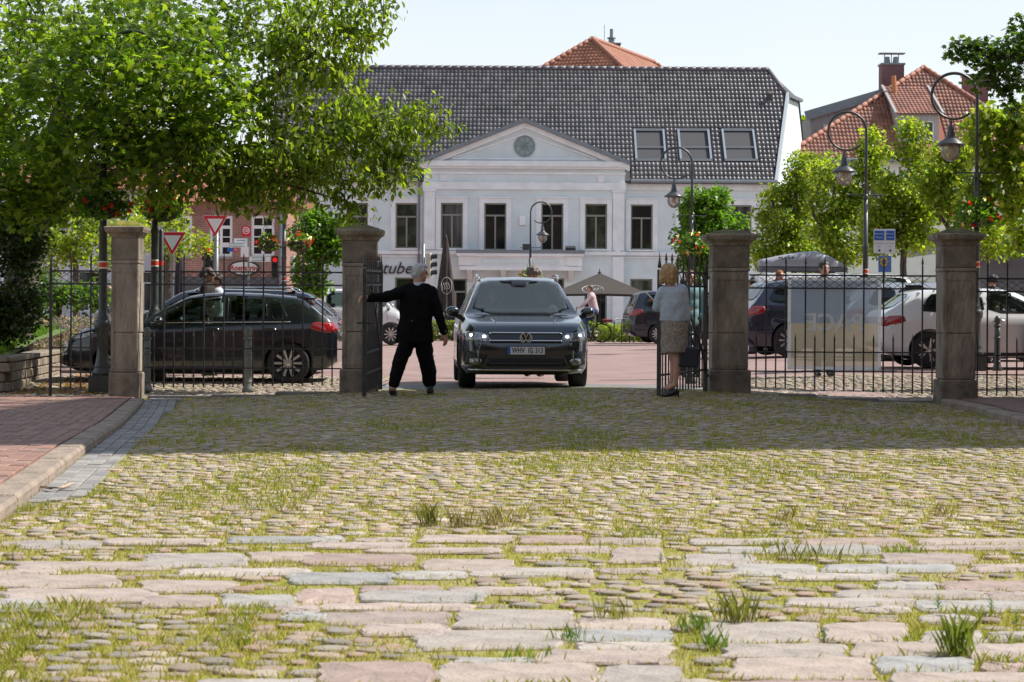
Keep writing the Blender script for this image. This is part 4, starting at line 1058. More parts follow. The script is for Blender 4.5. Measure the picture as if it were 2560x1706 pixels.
# ---------------------------------------------------------------- tall brick wing right of the courtyard; it throws the broad shade across the gate
Cw = thing('castle_wing', 'tall red brick wing beside the courtyard whose shade falls across the gate', 'building', (16, 23.5, 0))
c_a, c_b = Vector((9.5,17.45,0)), Vector((9.5,29.5,0)); c_c, c_d = Vector((24,32.0,0)), Vector((24,20.0,0)); ch_ = 18.3
mb = MB()
Tm = lambda x, y, z: (9.5 + (y), x, z)
wall_grid(mb, 17.45, 29.5, -0.3, ch_, 0.0, [(18.6+k*2.8, 19.9+k*2.8, z0, z0+2.4) for k in range(4) for z0 in (1.2,5.4,9.6,13.6)], 0.3, Tm)
for p, q2 in ((c_b,c_c),(c_c,c_d),(c_d,c_a)): mb.add([(p.x,p.y,-.3),(q2.x,q2.y,-.3),(q2.x,q2.y,ch_),(p.x,p.y,ch_)], [(0,1,2,3)])
mb.add([(c_a.x,c_a.y,ch_),(c_b.x,c_b.y,ch_),(c_c.x,c_c.y,ch_),(c_d.x,c_d.y,ch_)], [(0,1,2,3)])
mb.build('wall', brick_mat('castle_brick', (0.32,0.14,0.10), (0.26,0.11,0.08), (0.3,0.26,0.22), 0.24, 0.08, 0.012, 'YZ', 0.4), Cw)
for k in range(4):
    for z0 in (1.2,5.4,9.6,13.6): MB().bb(9.72, 9.76, 18.6+k*2.8, 19.9+k*2.8, z0, z0+2.4).build('window', m_pane, Cw)

# ---------------------------------------------------------------- unseen castle range added behind the camera to darken reflections and ambient light
Cs = thing('unseen_castle_range', 'unseen long brick range added opposite the gate to darken reflections', 'building', (0, -12, 0))
mb = MB(); hol = [(-36+k*4.0, -34.4+k*4.0, z0, z0+2.6) for k in range(18) for z0 in (1.5,6.0,10.5)]
Tc = lambda x, y, z: (-x, -12-y, z)
wall_grid(mb, -40, 40, -.3, 15.5, 0.0, hol, 0.3, Tc)
for x in (-40, 40): mb.add([(x,-12,-.3),(x,-24,-.3),(x,-24,15.5),(x,-12,15.5)], [(0,1,2,3)])
mb.add([(-40,-24,-.3),(40,-24,-.3),(40,-24,15.5),(-40,-24,15.5)], [(0,1,2,3)])
mb.build('wall', brick_mat('range_brick', (0.30,0.13,0.10), (0.24,0.10,0.08), (0.28,0.24,0.2), 0.24, 0.08, 0.012, 'XZ', 0.4), Cs)
MB().prism([(-11.4,15.4),(-24.6,15.4),(-18,22)], -40.5, 40.5, 'YZ').build('roof', m_slate if False else MATS['red_underlay'], Cs)
for a, b_, c, d in hol: MB().bb(-b_, -a, -12.26, -12.22, c, d).build('window', m_pane, Cs)
# =================================================================== GATE PILLARS, FENCES, GATE LEAVES
YF = 27.3
m_sand = M('weathered_sandstone', (0.37,0.305,0.235), 0.92, (0.165,0.14,0.115), vs=4.2, bump=1.0, bs=22, dist=0.03, detail=12, contrast=(0.38,0.66), aniso=(1,1,0.35))
m_sand2 = M('dark_sandstone', (0.28,0.23,0.175), 0.92, (0.11,0.095,0.075), vs=4, bump=0.6, bs=40, dist=0.015, detail=9)
m_moss = M('cap_moss', (0.24,0.21,0.03), 0.95, (0.12,0.15,0.02), vs=9, bump=0.9, bs=60, dist=0.02)
m_iron = M('black_iron', (0.022,0.023,0.026), 0.45, (0.05,0.045,0.045), vs=12, bump=0.15, bs=120)
m_rust = M('rusty_spear', (0.075,0.05,0.045), 0.7, (0.13,0.07,0.05), vs=30)
def pillar(px0, px1, ytop, ybase, Y, label, moss_h, mossmat=None):
    """square gate pillar between pixel columns px0..px1 (front face)"""
    a = at(px0, 800, Y); b = at(px1, 800, Y); w = (b.x-a.x); xc = (a.x+b.x)/2; xm = (px0+px1)/2
    zb = at(xm, ybase, Y).z; zt = at(xm, ytop, Y).z; yc = Y + w/2; h = zt-zb
    P = thing('gate_pillar', label, 'pillar', (xc, yc, zb), group='stone gate pillars')
    z1, z2, z3 = zb + 0.13*h, zt-0.56, zt-0.21
    MB().box((xc,yc,(zb-0.2+z1)/2), (w*1.13,w*1.13,z1-zb+0.2)).build('plinth', m_sand2, P, bevel=0.018)
    cuts = [z1+.001, z1+(z2-z1)*rnd.uniform(.36,.46), z2-.001]
    for za, zc in zip(cuts, cuts[1:]):
        q = rnd.uniform(-.003,.003); MB().box((xc+q,yc,(za+zc)/2), (w+q,w+q,zc-za-0.006)).build('shaft_block', m_sand, P, bevel=0.012)
    MB().box((xc,yc,(z1+z2)/2), (w-.03,w-.03,z2-z1-.01)).build('mortar_core', m_sand2, P)
    # raised border leaving a sunk panel on the front
    e = 0.055*w/0.45
    fb = MB(); yf = Y-0.008
    for x0, x1, za, zc in ((xc-w/2+.01,xc-w/2+e,z1+.05,z2-.05),(xc+w/2-e,xc+w/2-.01,z1+.05,z2-.05),(xc-w/2+e,xc+w/2-e,z2-.12,z2-.05),(xc-w/2+e,xc+w/2-e,z1+.05,z1+.10)):
        fb.bb(x0, x1, yf, Y+.01, za, zc)
    fb.build('panel_border', m_sand, P)
    MB().box((xc,yc,z2+0.02), (w*1.05,w*1.05,0.05)).build('necking', m_sand, P, bevel=0.012)
    MB().box((xc,yc,(z2+0.046+z3)/2), (w*1.02,w*1.02,z3-z2-0.05)).build('frieze', m_sand2, P, bevel=0.008)
    cp = MB()
    for k, (r, z) in enumerate(((1.04,z3),(1.10,z3+.03),(1.24,z3+.07),(1.36,z3+.075),(1.45,z3+.115),(1.47,z3+.145),(0.5,zt-0.012),(0.05,zt-0.01))):
        q = w/2*r; cp.v += [(xc-q,yc-q,z),(xc+q,yc-q,z),(xc+q,yc+q,z),(xc-q,yc+q,z)]; cp.c += [(1,1,1)]*4
    n = len(cp.v)//4
    for i in range(n-1):
        for k in range(4): cp.f.append((i*4+k, i*4+(k+1)%4, (i+1)*4+(k+1)%4, (i+1)*4+k)); cp.m.append(0)
    cp.f += [(3,2,1,0), (4*n-4,4*n-3,4*n-2,4*n-1)]; cp.m += [0,0]
    co = cp.build('capstone', m_sand, P)
    # lumpy moss cushion on the cap
    N = 18; vs, fs = [], []
    for j in range(N+1):
        for i in range(N+1):
            u, v = -1+2*i/N, -1+2*j/N; r = max(abs(u), abs(v)); q = w/2*1.40
            z = (z3+.150) + (zt-z3-.16)*min(1, (1-r)*1.5) + moss_h*(0.35+0.9*(mnoise.noise(Vector((u*3+xc, v*3, 1)))+0.35))*(1-r**3)
            if r > .99: z = z3+.12
            vs.append((xc+u*q, yc+v*q, z))
    for j in range(N):
        for i in range(N): a_ = j*(N+1)+i; fs.append((a_, a_+1, a_+N+2, a_+N+1))
    MB().add(vs, fs).build('moss', mossmat or m_moss, co, smooth=True)
    return P
m_moss_d = M('dry_moss', (0.10,0.085,0.05), 0.95, (0.15,0.14,0.035), vs=8, bump=0.9, bs=60, dist=0.02, contrast=(0.4,0.6))
pillar(277, 345, 556, 988, YF-.18, 'leftmost stone gate pillar with thick yellow moss on its cap', 0.05)
pillar(855, 938, 563, 977, YF-.2, 'stone gate pillar beside the man in black holding the gate', 0.02, m_moss_d)
pillar(1781, 1872, 575, 977, YF-.2, 'stone gate pillar beside the woman in the grey cardigan', 0.025, m_moss_d)
pillar(2357, 2440, 574, 1006, YF-.55, 'rightmost stone gate pillar between the banner fence and the right kerb', 0.03, m_moss_d)
# ---- fences
long_me = {}
def spear_mesh(s=1.0):
    mb = MB(); mb.lathe([(0.006,0.0),(0.010,0.012),(0.020,0.035),(0.014,0.075),(0.002,0.125)], n=4); return mb.mesh('spear_head')
SP = spear_mesh()
def fence(label, x0, x1, longs, shorts, zshift=0.0, bot=(0.04,0.10), Y=YF, ends=(True,True), post=None):
    root = thing('iron_fence', label, 'fence', ((x0+x1)/2, Y, G((x0+x1)/2, Y)), group='iron railings beside the gate')
    zr = [1.622+zshift, 1.445+zshift, 0.575+zshift, 0.31+zshift]
    for k, z in enumerate(zr): MB().bb(x0, x1, Y-0.012, Y+0.012, z-(0.011 if k < 2 else 0.009), z+(0.011 if k < 2 else 0.009)).build('rail', m_iron, root)
    base = lambda x: bot[0] + (bot[1]-bot[0])*(x-x0)/max(.01, x1-x0)
    for x in longs:
        o = MB().bb(x-0.010, x+0.010, Y-0.0105, Y+0.0105, base(x), 1.76+zshift).build('bar', m_iron, root, bevel=0.002)
        s_ = link('spear_head', SP, m_rust, o, loc=Vector((x, Y, 1.755+zshift)) - root.location); s_.rotation_euler = (0, 0, PI/4)
    for x in shorts:
        mb = MB(); mb.bb(x-0.009, x+0.009, Y-0.0095, Y+0.0095, base(x), 0.74+zshift); mb.lathe([(0.013,0.739+zshift),(0.011,0.76+zshift),(0.001,0.83+zshift)], (x,Y,0), 4)
        mb.build('bar', m_iron, root)
    if len(longs) > 1:
        st = longs[1]-longs[0]; x = longs[0]-st
        while x < longs[-1]+st*0.9:
            for (a, b) in ((x, x+st), (x+st/2, x+st*1.5)):
                if a < x0-.001 or b > x1+.001: continue
                MB().bar((a, Y+.014, zr[0]), (b, Y+.014, zr[1]), 0.007).build('lattice_strut', m_iron, root)
                MB().bar((a, Y+.022, zr[1]), (b, Y+.022, zr[0]), 0.007).build('lattice_strut', m_iron, root)
            x += st
    if post is not None:
        MB().bb(post-0.018, post+0.018, Y-.02, Y+.02, -0.12, 1.66).build('post', m_iron, root)
        MB().lathe([(0.016,1.66),(0.02,1.7),(0.012,1.78),(0.002,1.88)], (post, Y, 0), 8).build('post_finial', m_iron, root)
    return root
fx = lambda px: at(px, 780, YF).x
st1 = 49.5
lB = [80+q/2.87 for q in (948,1090,1233,1377,1518,1660,1800,1943,2085)]
fence('spear-topped iron railing between the mossy pillar and the man in black', fx(362), fx(855), [fx(p) for p in lB], [fx(lB[0]-st1/2+k*st1) for k in range(10)], bot=(0.03,0.09))
fence('short iron railing left of the mossy pillar ending in a thick post', fx(128), fx(277), [fx(177.5), fx(227)], [fx(152.5), fx(202.5), fx(252)], bot=(0.02,0.02), post=fx(127))
lC = [1850+q/3.137 for q in (205,358,513,664,817,970,1125,1275,1430)]
fence('iron railing between the two right pillars carrying the white bordered banner', fx(1873), fx(2350), [fx(p) for p in lC], [fx(lC[0]-24.4+k*48.9) for k in range(10)], bot=(0.09,-0.0))
lD = [1850+q/3.137 for q in (1940,2095,2250,2405,2560)]
fence('iron railing right of the rightmost pillar running out of the picture', fx(2440), fx(2700), [fx(p) for p in lD], [fx(lD[0]-24.7+k*49.4) for k in range(6)], zshift=-0.03, bot=(-0.0,-0.0))
m_base = M('fence_base_stone', (0.27,0.25,0.22), 0.9, (0.18,0.17,0.15), vs=3, bump=0.4, bs=50)
for a, b in ((fx(372), fx(850)), (fx(1884), fx(2352)), (fx(2455), fx(2700))):
    n = max(2, round((b-a)/0.9)); rt = thing('stone_sill', {0:'low stone sill under the left railing', 1:'low stone sill under the banner railing', 2:'low stone sill under the far right railing'}[0 if a < 0 else 1 if a < 5 else 2], 'stone sill', ((a+b)/2, YF, G((a+b)/2, YF)), group='sills under the railings')
    for k in range(n):
        xa_, xb_ = a+(b-a)*k/n+.004, a+(b-a)*(k+1)/n-.004; xm_ = (xa_+xb_)/2
        MB().bb(xa_, xb_, YF-.11, YF+.11, G(xm_,YF)-.15, G(xm_,YF)+.025+rnd.uniform(-.004,.006)).build('sill_stone', m_base, rt, bevel=0.012)
# ---- gate leaves: hinge at the root, leaf runs along local +X
def gate_leaf(label, hinge, free, sag, mirror):
    d = Vector((free.x-hinge.x, free.y-hinge.y, 0)); L = d.length; ang = math.atan2(d.y, d.x)
    R = thing('gate_leaf', label, 'gate', (hinge.x, hinge.y, G(hinge.x, hinge.y)), ang, group='open gate leaves')
    def sz(x, z): return z - sag*x/L - R.location.z
    def b(name, x0, x1, z0, z1, t=0.02, mat=m_iron, y=0.0):
        mb = MB(); mb.bb(x0, x1, y-t/2, y+t/2, 0, 1)
        mb.v = [(x, yy, sz(x, z0 if zz_ < .5 else z1)) for x, yy, zz_ in mb.v]
        return mb.build(name, mat, R, world=False)
    b('stile', -0.02, 0.03, 0.04, 1.68, 0.05); b('stile', L-0.045, L+0.005, 0.06, 1.66, 0.045)
    for z in (1.635, 1.455, 0.60, 0.335): b('rail', 0.03, L-0.045, z-.013, z+.013, 0.028)
    n = 8
    for k in range(n-1):
        x = 0.03 + (L-0.075)*(k+1)/n; long_ = True
        o = b('bar', x-.010, x+.010, 0.10, 1.76 if long_ else 1.60)
        if long_: s_ = link('spear_head', SP, m_rust, o, loc=(x, 0, sz(x, 1.755))); s_.rotation_euler = (0,0,PI/4)
    for k in range(n):
        x = 0.03 + (L-0.075)*(k+.5)/n
        mb = MB(); mb.bb(x-.007, x+.007, -.0075, .0075, sz(x,.10), sz(x,.80)); mb.lathe([(0.010,sz(x,.80)),(0.001,sz(x,.87))], (x,0,0), 4); mb.build('dog_bar', m_iron, R, world=False)
    for k in range(n):
        x0 = 0.03 + (L-0.075)*k/n; x1 = 0.03 + (L-0.075)*(k+1)/n
        for a, c in ((1.635,1.455),(1.455,1.635)): MB().bar((x0,.012,sz(x0,a)),(x1,.012,sz(x1,c)),0.008).build('lattice_strut', m_iron, R, world=False)
    pts = [(0.03+(L*0.62)*t, .02, sz(0, 0.30+1.12*(t**0.72))) for t in [k/12 for k in range(13)]]
    br = MB()
    for p, q in zip(pts, pts[1:]): br.bar(p, (q[0]+(q[0]-p[0])*.05, q[1], q[2]), 0.012, 0.05)
    br.build('brace', m_iron, R, world=False)
    for x in (0.0, L-0.02): MB().lathe([(0.02,0),(0.026,.03),(0.012,.10),(0.002,.20)], (x,0,sz(x,1.68)), 8).build('stile_finial', m_iron, R, world=False)
    MB().box((L-0.06,0,sz(L,0.95)), (0.12,0.05,0.16)).build('lock_case', m_iron, R, world=False)
    MB().tube([(L-.04,-.10,sz(L,.98)),(L-.04,.10,sz(L,.98))], 0.012, 8).build('latch_handle', m_iron, R, world=False)
    for z in (0.25, 1.58): MB().bar((-.12,0,sz(0,z)),(0.0,0,sz(0,z)),0.035).build('hinge', m_iron, R, world=False)
    return R
gl_h, gl_f = at(952, 800, 27.05), at(911, 800, 25.0)
gate_leaf('left iron gate leaf swung open, held by the man in black', gl_h, gl_f, 0.03, False)
gr_h, gr_f = at(1764, 800, 27.0), at(1647, 800, 25.05)
gate_leaf('right iron gate leaf swung open behind the woman', gr_h, gr_f, 0.02, True)
# ---- banner tied to the right railing, seen from behind
def banner_mat(name, col, thru=0.30):
    m = bpy.data.materials.new(name); m.use_nodes = True; MATS[name] = m
    n, l = m.node_tree.nodes, m.node_tree.links; o = n['Material Output']; bs = n['Principled BSDF']
    bs.inputs['Base Color'].default_value = (*col, 1); bs.inputs['Roughness'].default_value = 0.5
    tl = n.new('ShaderNodeBsdfTranslucent'); tl.inputs['Color'].default_value = (*col, 1)
    tp = n.new('ShaderNodeBsdfTransparent'); s1 = n.new('ShaderNodeMixShader'); s1.inputs['Fac'].default_value = 0.55
    s2 = n.new('ShaderNodeMixShader'); s2.inputs['Fac'].default_value = thru
    l.new(bs.outputs[0], s1.inputs[1]); l.new(tl.outputs[0], s1.inputs[2]); l.new(s1.outputs[0], s2.inputs[1]); l.new(tp.outputs[0], s2.inputs[2]); l.new(s2.outputs[0], o.inputs['Surface'])
    return m
Ybn = YF + 0.05
bx0_, bx1_ = at(1969,800,Ybn).x, at(2203,800,Ybn).x; bz1, bz0 = at(2086,694,Ybn).z, at(2086,925,Ybn).z
BN = thing('banner', 'see-through blue and yellow banner with mirrored white lettering tied to the railing', 'banner', ((bx0_+bx1_)/2, Ybn, bz0))
def wav(x, z): return Ybn + 0.008*math.sin(x*9+z*3) + 0.006*math.sin(z*7)
def cloth(name, x0, x1, z0, z1, mat, nx=14, nz=14):
    vs, fs = [], []
    for j in range(nz+1):
        for i in range(nx+1):
            x, z = x0+(x1-x0)*i/nx, z0+(z1-z0)*j/nz; vs.append((x, wav(x,z), z))
    for j in range(nz):
        for i in range(nx): a_ = j*(nx+1)+i; fs.append((a_, a_+1, a_+nx+2, a_+nx+1))
    return MB().add(vs, fs).build(name, mat, BN, smooth=True)
bd = 0.045; zmid = at(2086,809,Ybn).z
m_bw = banner_mat('banner_border', (0.85,0.85,0.83), 0.08)
cloth('blue_field', bx0_+bd, bx1_-bd, zmid, bz1-bd, banner_mat('banner_blue', (0.40,0.46,0.53), 0.24))
cloth('yellow_field', bx0_+bd, bx1_-bd, bz0+bd, zmid, banner_mat('banner_yellow', (0.72,0.60,0.40), 0.2))
cloth('border', bx0_, bx0_+bd, bz0, bz1, m_bw, 2, 14); cloth('border', bx1_-bd, bx1_, bz0, bz1, m_bw, 2, 14)
cloth('border', bx0_+bd, bx1_-bd, bz0, bz0+bd, m_bw, 14, 2); cloth('border', bx0_+bd, bx1_-bd, bz1-bd, bz1, m_bw, 14, 2)
lettering('PACE', 0.34, banner_mat('banner_letters', (0.92,0.92,0.91), 0.05), BN, ((bx0_+bx1_)/2, Ybn-0.022, at(2086,809,Ybn).z), mirror=True, depth=0.002, bold=0.008)
for zt_ in (bz1-.02, (bz0+bz1)/2, bz0+.02):
    for xt in (bx0_+.02, bx1_-.02): MB().tube([(xt-.01,Ybn-.08,zt_),(xt,Ybn-.01,zt_+.005)], 0.006, 5).build('cable_tie', m_iron, BN)
# =================================================================== LEAVES AND TREES
CH = (np.array([(0,0,0),(0.30,0.22,0.05),(0.68,0.19,0.02),(1.0,0,-0.10),(0.68,-0.19,0.02),(0.30,-0.22,0.05),(0.5,0,-0.03)]), np.array([(0,1,6),(1,2,6),(2,3,6),(3,4,6),(4,5,6),(5,0,6)]))
def _maple():
    pts = [(0.42,0,0)]; 
    for a, r in ((180,0.30),(150,0.42),(118,0.34),(95,0.62),(70,0.36),(48,0.68),(24,0.40),(0,0.80),(-24,0.40),(-48,0.68),(-70,0.36),(-95,0.62),(-118,0.34),(-150,0.42)):
        w = math.radians(a); pts.append((0.42+r*0.72*math.cos(w), r*0.78*math.sin(w), -0.10*r))
    n = len(pts)-1; return np.array(pts), np.array([(0, i, i % n + 1) for i in range(1, n+1)])
MP = _maple()
QD = (np.array([(0,0,0),(0.5,0.32,0.06),(1,0,-0.04),(0.5,-0.32,0.06)]), np.array([(0,1,2),(0,2,3)]))
HT = (np.array([(0,0,0),(0.15,0.38,0.04),(0.6,0.36,0.03),(1,0,-0.08),(0.6,-0.36,0.03),(0.15,-0.38,0.04)]), np.array([(0,1,2),(0,2,3),(0,3,4),(0,4,5)]))
def leaves(pos, size, tmpl, cols, droop=0.5, spread=0.5, roll=0.6):
    """pos (n,3) -> arrays of leaf geometry"""
    tv, tt = tmpl; n = len(pos)
    az = rng.uniform(0, 2*PI, n); el = rng.normal(-droop, spread, n)
    d = np.stack([np.cos(az)*np.cos(el), np.sin(az)*np.cos(el), np.sin(el)], 1)
    s_ = np.stack([-np.sin(az), np.cos(az), np.zeros(n)], 1); nn = np.cross(d, s_)
    ro = rng.normal(0, roll, n); s2 = s_*np.cos(ro)[:,None] + nn*np.sin(ro)[:,None]; n2 = np.cross(d, s2)
    V = pos[:,None,:] + size[:,None,None]*(tv[None,:,0:1]*d[:,None,:] + tv[None,:,1:2]*s2[:,None,:] + tv[None,:,2:3]*n2[:,None,:])
    T = tt[None] + (np.arange(n)*len(tv))[:,None,None]
    return V.reshape(-1,3), T.reshape(-1,3), np.repeat(cols, len(tv), axis=0)
def pal_cols(n, pal, jit=0.25):
    p = np.array(pal)[rng.integers(0, len(pal), n)]; return p*rng.uniform(1-jit, 1+jit, (n,1))
m_bark = M('dark_bark', (0.075,0.055,0.042), 0.95, (0.12,0.10,0.08), vs=9, bump=0.9, bs=25, dist=0.03, aniso=(1,1,0.3))
m_leaf = leaf_mat('tree_leaf', 0.53, 0.38, 0.45, boost=(1.36,1.42,0.46))
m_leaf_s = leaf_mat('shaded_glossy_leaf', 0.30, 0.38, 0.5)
def tree(name, label, trunk, limbs, blobs, per, leaf, lsize, pal, cr=0.35, droop=0.5, group=None, mat=None, twig=0.009, cat='tree', shell=0.55, bark=None, crown='crown'):
    """trunk: [(pt, r)...]; limbs: list of paths; blobs: (centre, (rx,ry,rz), clusters)"""
    base = Vector(trunk[0][0]); R = thing(name, label, cat, base, group=group)
    wood = MB(); nodes = []
    def path(pr):
        pts = [Vector(p) for p, _ in pr]; rs = [r for _, r in pr]; P, Q = [], []
        for i in range(len(pts)-1):
            for k in range(4):
                t = k/4; P.append(pts[i].lerp(pts[i+1], t) + Vector((rnd.uniform(-1,1),rnd.uniform(-1,1),0))*rs[i]*0.15); Q.append(rs[i]+(rs[i+1]-rs[i])*t)
        P.append(pts[-1]); Q.append(rs[-1]); wood.tube(P, Q, 9); nodes.extend(P)
    path(trunk)
    for l in limbs: path(l)
    cl = []
    for c, r, n in blobs:
        c = Vector(c)
        for _ in range(n):
            v = Vector((rnd.gauss(0,1), rnd.gauss(0,1), rnd.gauss(0,1))).normalized()*(rnd.uniform(shell, 1.0))
            cl.append(c + Vector((v.x*r[0], v.y*r[1], v.z*r[2])))
    NA = np.array([tuple(q) for q in nodes]); CA = np.array([tuple(p) for p in cl])
    od = np.min(np.linalg.norm(CA[:,None,:]-NA[None,:,:], axis=2), axis=1); cl = [cl[i] for i in np.argsort(od)]
    ND = np.zeros((len(nodes)+3*len(cl), 3)); nn_ = len(nodes); ND[:nn_] = NA
    for p in cl:
        pa = np.array(tuple(p)); dd_ = np.linalg.norm(ND[:nn_]-pa, axis=1) + 0.25*np.maximum(0, ND[:nn_,2]-pa[2]); q = Vector(ND[int(np.argmin(dd_))]); Ld = (p-q).length
        if Ld < 0.05: continue
        m1 = q.lerp(p, 0.4) + Vector((rnd.uniform(-1,1), rnd.uniform(-1,1), 0.4))*Ld*0.12
        m2 = q.lerp(p, 0.75) + Vector((rnd.uniform(-1,1), rnd.uniform(-1,1), 0.3))*Ld*0.08
        wood.tube([q, m1, m2, p], [twig*1.6, twig*1.2, twig*0.8, twig*0.4], 4, False); ND[nn_], ND[nn_+1], ND[nn_+2] = m1, m2, p; nn_ += 3
    wood.build('trunk', bark or m_bark, R, smooth=True, fix=False)
    n = len(cl)*per; C = np.repeat(np.array([tuple(p) for p in cl]), per, axis=0)
    off = rng.normal(0, 1, (n,3)); off /= np.linalg.norm(off, axis=1)[:,None]; off *= (rng.uniform(0, 1, n)**0.5*cr)[:,None]; off[:,2] *= 0.75
    br = np.repeat(rng.uniform(0.75, 1.25, len(cl)), per)
    V, T, K = leaves(C+off, rng.uniform(lsize[0], lsize[1], n), leaf, pal_cols(n, pal)*br[:,None], droop)
    V = V - np.array(base)
    link(crown, np_mesh(crown, V, T, 3, K), mat or m_leaf, R)
    return R
def bl(px, py, Y, rpx, rpy, n, ry=None):
    s = Y/F; return (at(px,py,Y), (rpx*s, (ry or rpx*s*0.9), rpy*s), n)
g_maple = [(0.12,0.195,0.024),(0.165,0.24,0.028),(0.08,0.14,0.02),(0.20,0.26,0.034),(0.06,0.11,0.016)]
g_cherry = [(0.135,0.195,0.022),(0.18,0.24,0.028),(0.09,0.14,0.018),(0.21,0.255,0.036),(0.065,0.105,0.015)]
g_lime = [(0.165,0.235,0.025),(0.215,0.275,0.03),(0.11,0.17,0.02),(0.27,0.29,0.045)]
g_shaded = [(0.030,0.060,0.012),(0.045,0.08,0.015),(0.022,0.045,0.010)]
# --- big maple, left
tb = Vector((-8.2, 33.0, 0.35))
tree('maple_tree', 'big maple tree at upper left with large lobed leaves', [(tb,0.34),(tb+Vector((0.1,0,1.4)),0.27),(at(110,470,32.5),0.23),(at(160,260,32),0.16),(at(240,60,31.5),0.10)],
  [[(at(90,560,32.4),0.19),(at(200,480,31.6),0.15),(at(345,415,31),0.09),(at(480,330,30.5),0.05),(at(620,240,30.3),0.03)],
   [(at(150,330,32),0.14),(at(330,250,31.5),0.09),(at(560,120,31),0.05)], [(at(120,450,32),0.13),(at(-40,250,31),0.09),(at(-120,80,31),0.05)]],
  [bl(-60,90,31,260,190,60),bl(200,40,30.5,270,150,75),bl(460,20,31,260,140,70),bl(110,270,28.6,230,140,85),bl(340,210,28.2,230,130,90),bl(560,150,30.5,200,140,60),
   bl(700,30,31,150,110,35),bl(40,420,29.6,150,85,45),bl(250,380,28.4,170,85,60),bl(-90,340,30.5,130,120,25),bl(430,330,29.6,160,80,38),bl(120,520,31.2,130,40,16),bl(330,90,28.2,200,120,60),bl(500,260,28.6,150,100,45),bl(-20,60,33,220,200,60),bl(60,300,33.2,200,150,50),bl(250,150,33,220,160,50),bl(-30,200,29.2,150,180,50),bl(40,500,29.4,110,60,34),bl(180,460,29.4,120,55,30),bl(430,400,28.8,150,45,26)],
  19, MP, (0.09,0.17), g_maple, cr=0.40, droop=0.35)
# --- cherry, its boughs reaching right
cb = Vector((-7.0, 31.2, 0.05)); cb = Vector((-8.9, 31.0, 0.3))
tree('cherry_tree', 'cherry tree with long drooping pointed leaves reaching towards the white building', [(cb,0.24),(cb+Vector((0.25,0,1.2)),0.20),(at(60,520,30.6),0.17),(at(160,440,30.3),0.14)],
  [[(at(160,440,30.3),0.10),(at(330,390,30),0.07),(at(520,380,29.7),0.045),(at(720,350,29.5),0.028),(at(930,330,29.3),0.012)],
   [(at(330,390,30),0.09),(at(560,260,29.7),0.06),(at(760,150,29.6),0.035),(at(900,50,29.6),0.015)],
   [(at(430,385,29.8),0.05),(at(640,440,29.4),0.03),(at(850,500,29.3),0.012)]],
  [bl(890,30,29.8,100,70,34),bl(800,110,29.6,135,95,55),bl(700,60,29.8,120,90,30),bl(780,250,29.5,170,110,72),bl(950,320,29.3,130,85,52),bl(1060,310,29.2,70,55,13),bl(870,430,29.3,140,75,50),
   bl(1000,430,29.2,60,45,10),bl(690,420,29.5,170,75,55),bl(850,530,29.3,60,42,10),bl(610,470,29.5,150,45,34),bl(480,455,29.7,140,45,28),bl(620,330,29.6,150,90,45),bl(370,470,29.8,110,45,24),bl(660,500,29.4,140,35,16),bl(560,390,28.7,150,45,26),bl(740,370,28.8,130,50,26)],
  19, CH, (0.085,0.145), g_cherry, cr=0.33, droop=0.75, twig=0.007)
# --- evergreen shrub against the wall, the maple's shade put into its leaf colour
tree('holly_shrub', 'dense evergreen shrub, leaves darkened for shade, at the left edge below the maple', [(Vector((-8.6,31.6,0.4)),0.08),(at(40,700,31.5),0.04)], [],
  [bl(30,700,31.4,95,150,50),bl(20,800,31,85,60,30),bl(60,600,31.5,70,60,20),bl(20,560,30.2,80,60,26)], 60, HT, (0.05,0.08), g_shaded, cr=0.26, droop=0.3, mat=m_leaf_s, cat='shrub')
# --- sunlit young trees behind the left railing
for i, (px, Y, blobs, label) in enumerate([
  (190, 44, [bl(180,560,44,90,80,26),bl(120,640,44,70,50,14),bl(260,620,44,80,60,18)], 'small sunlit lime green tree behind the left lamp post'),
  (420, 47, [bl(400,560,47,90,70,24),bl(470,600,47,60,40,10),bl(330,600,46,70,60,16)], 'small yellow green tree behind the triangular give way sign'),
  (150, 39, [bl(140,730,39,60,40,14),bl(215,745,39,60,35,12),bl(90,760,38.5,40,35,8)], 'low dark green bushy tree above the lavender bed')]):
    b0 = Vector((at(px,780,Y).x, Y, G(-8,Y)))
    tree('garden_tree', label, [(b0,0.09),(at(px,690 if i < 2 else 800,Y),0.07),(at(px-6,600 if i < 2 else 750,Y),0.04)], [], blobs, 60, HT, (0.06,0.10), g_lime if i < 2 else [(0.05,0.10,0.02),(0.07,0.12,0.025)], cr=0.36, droop=0.4, group='garden trees at left')
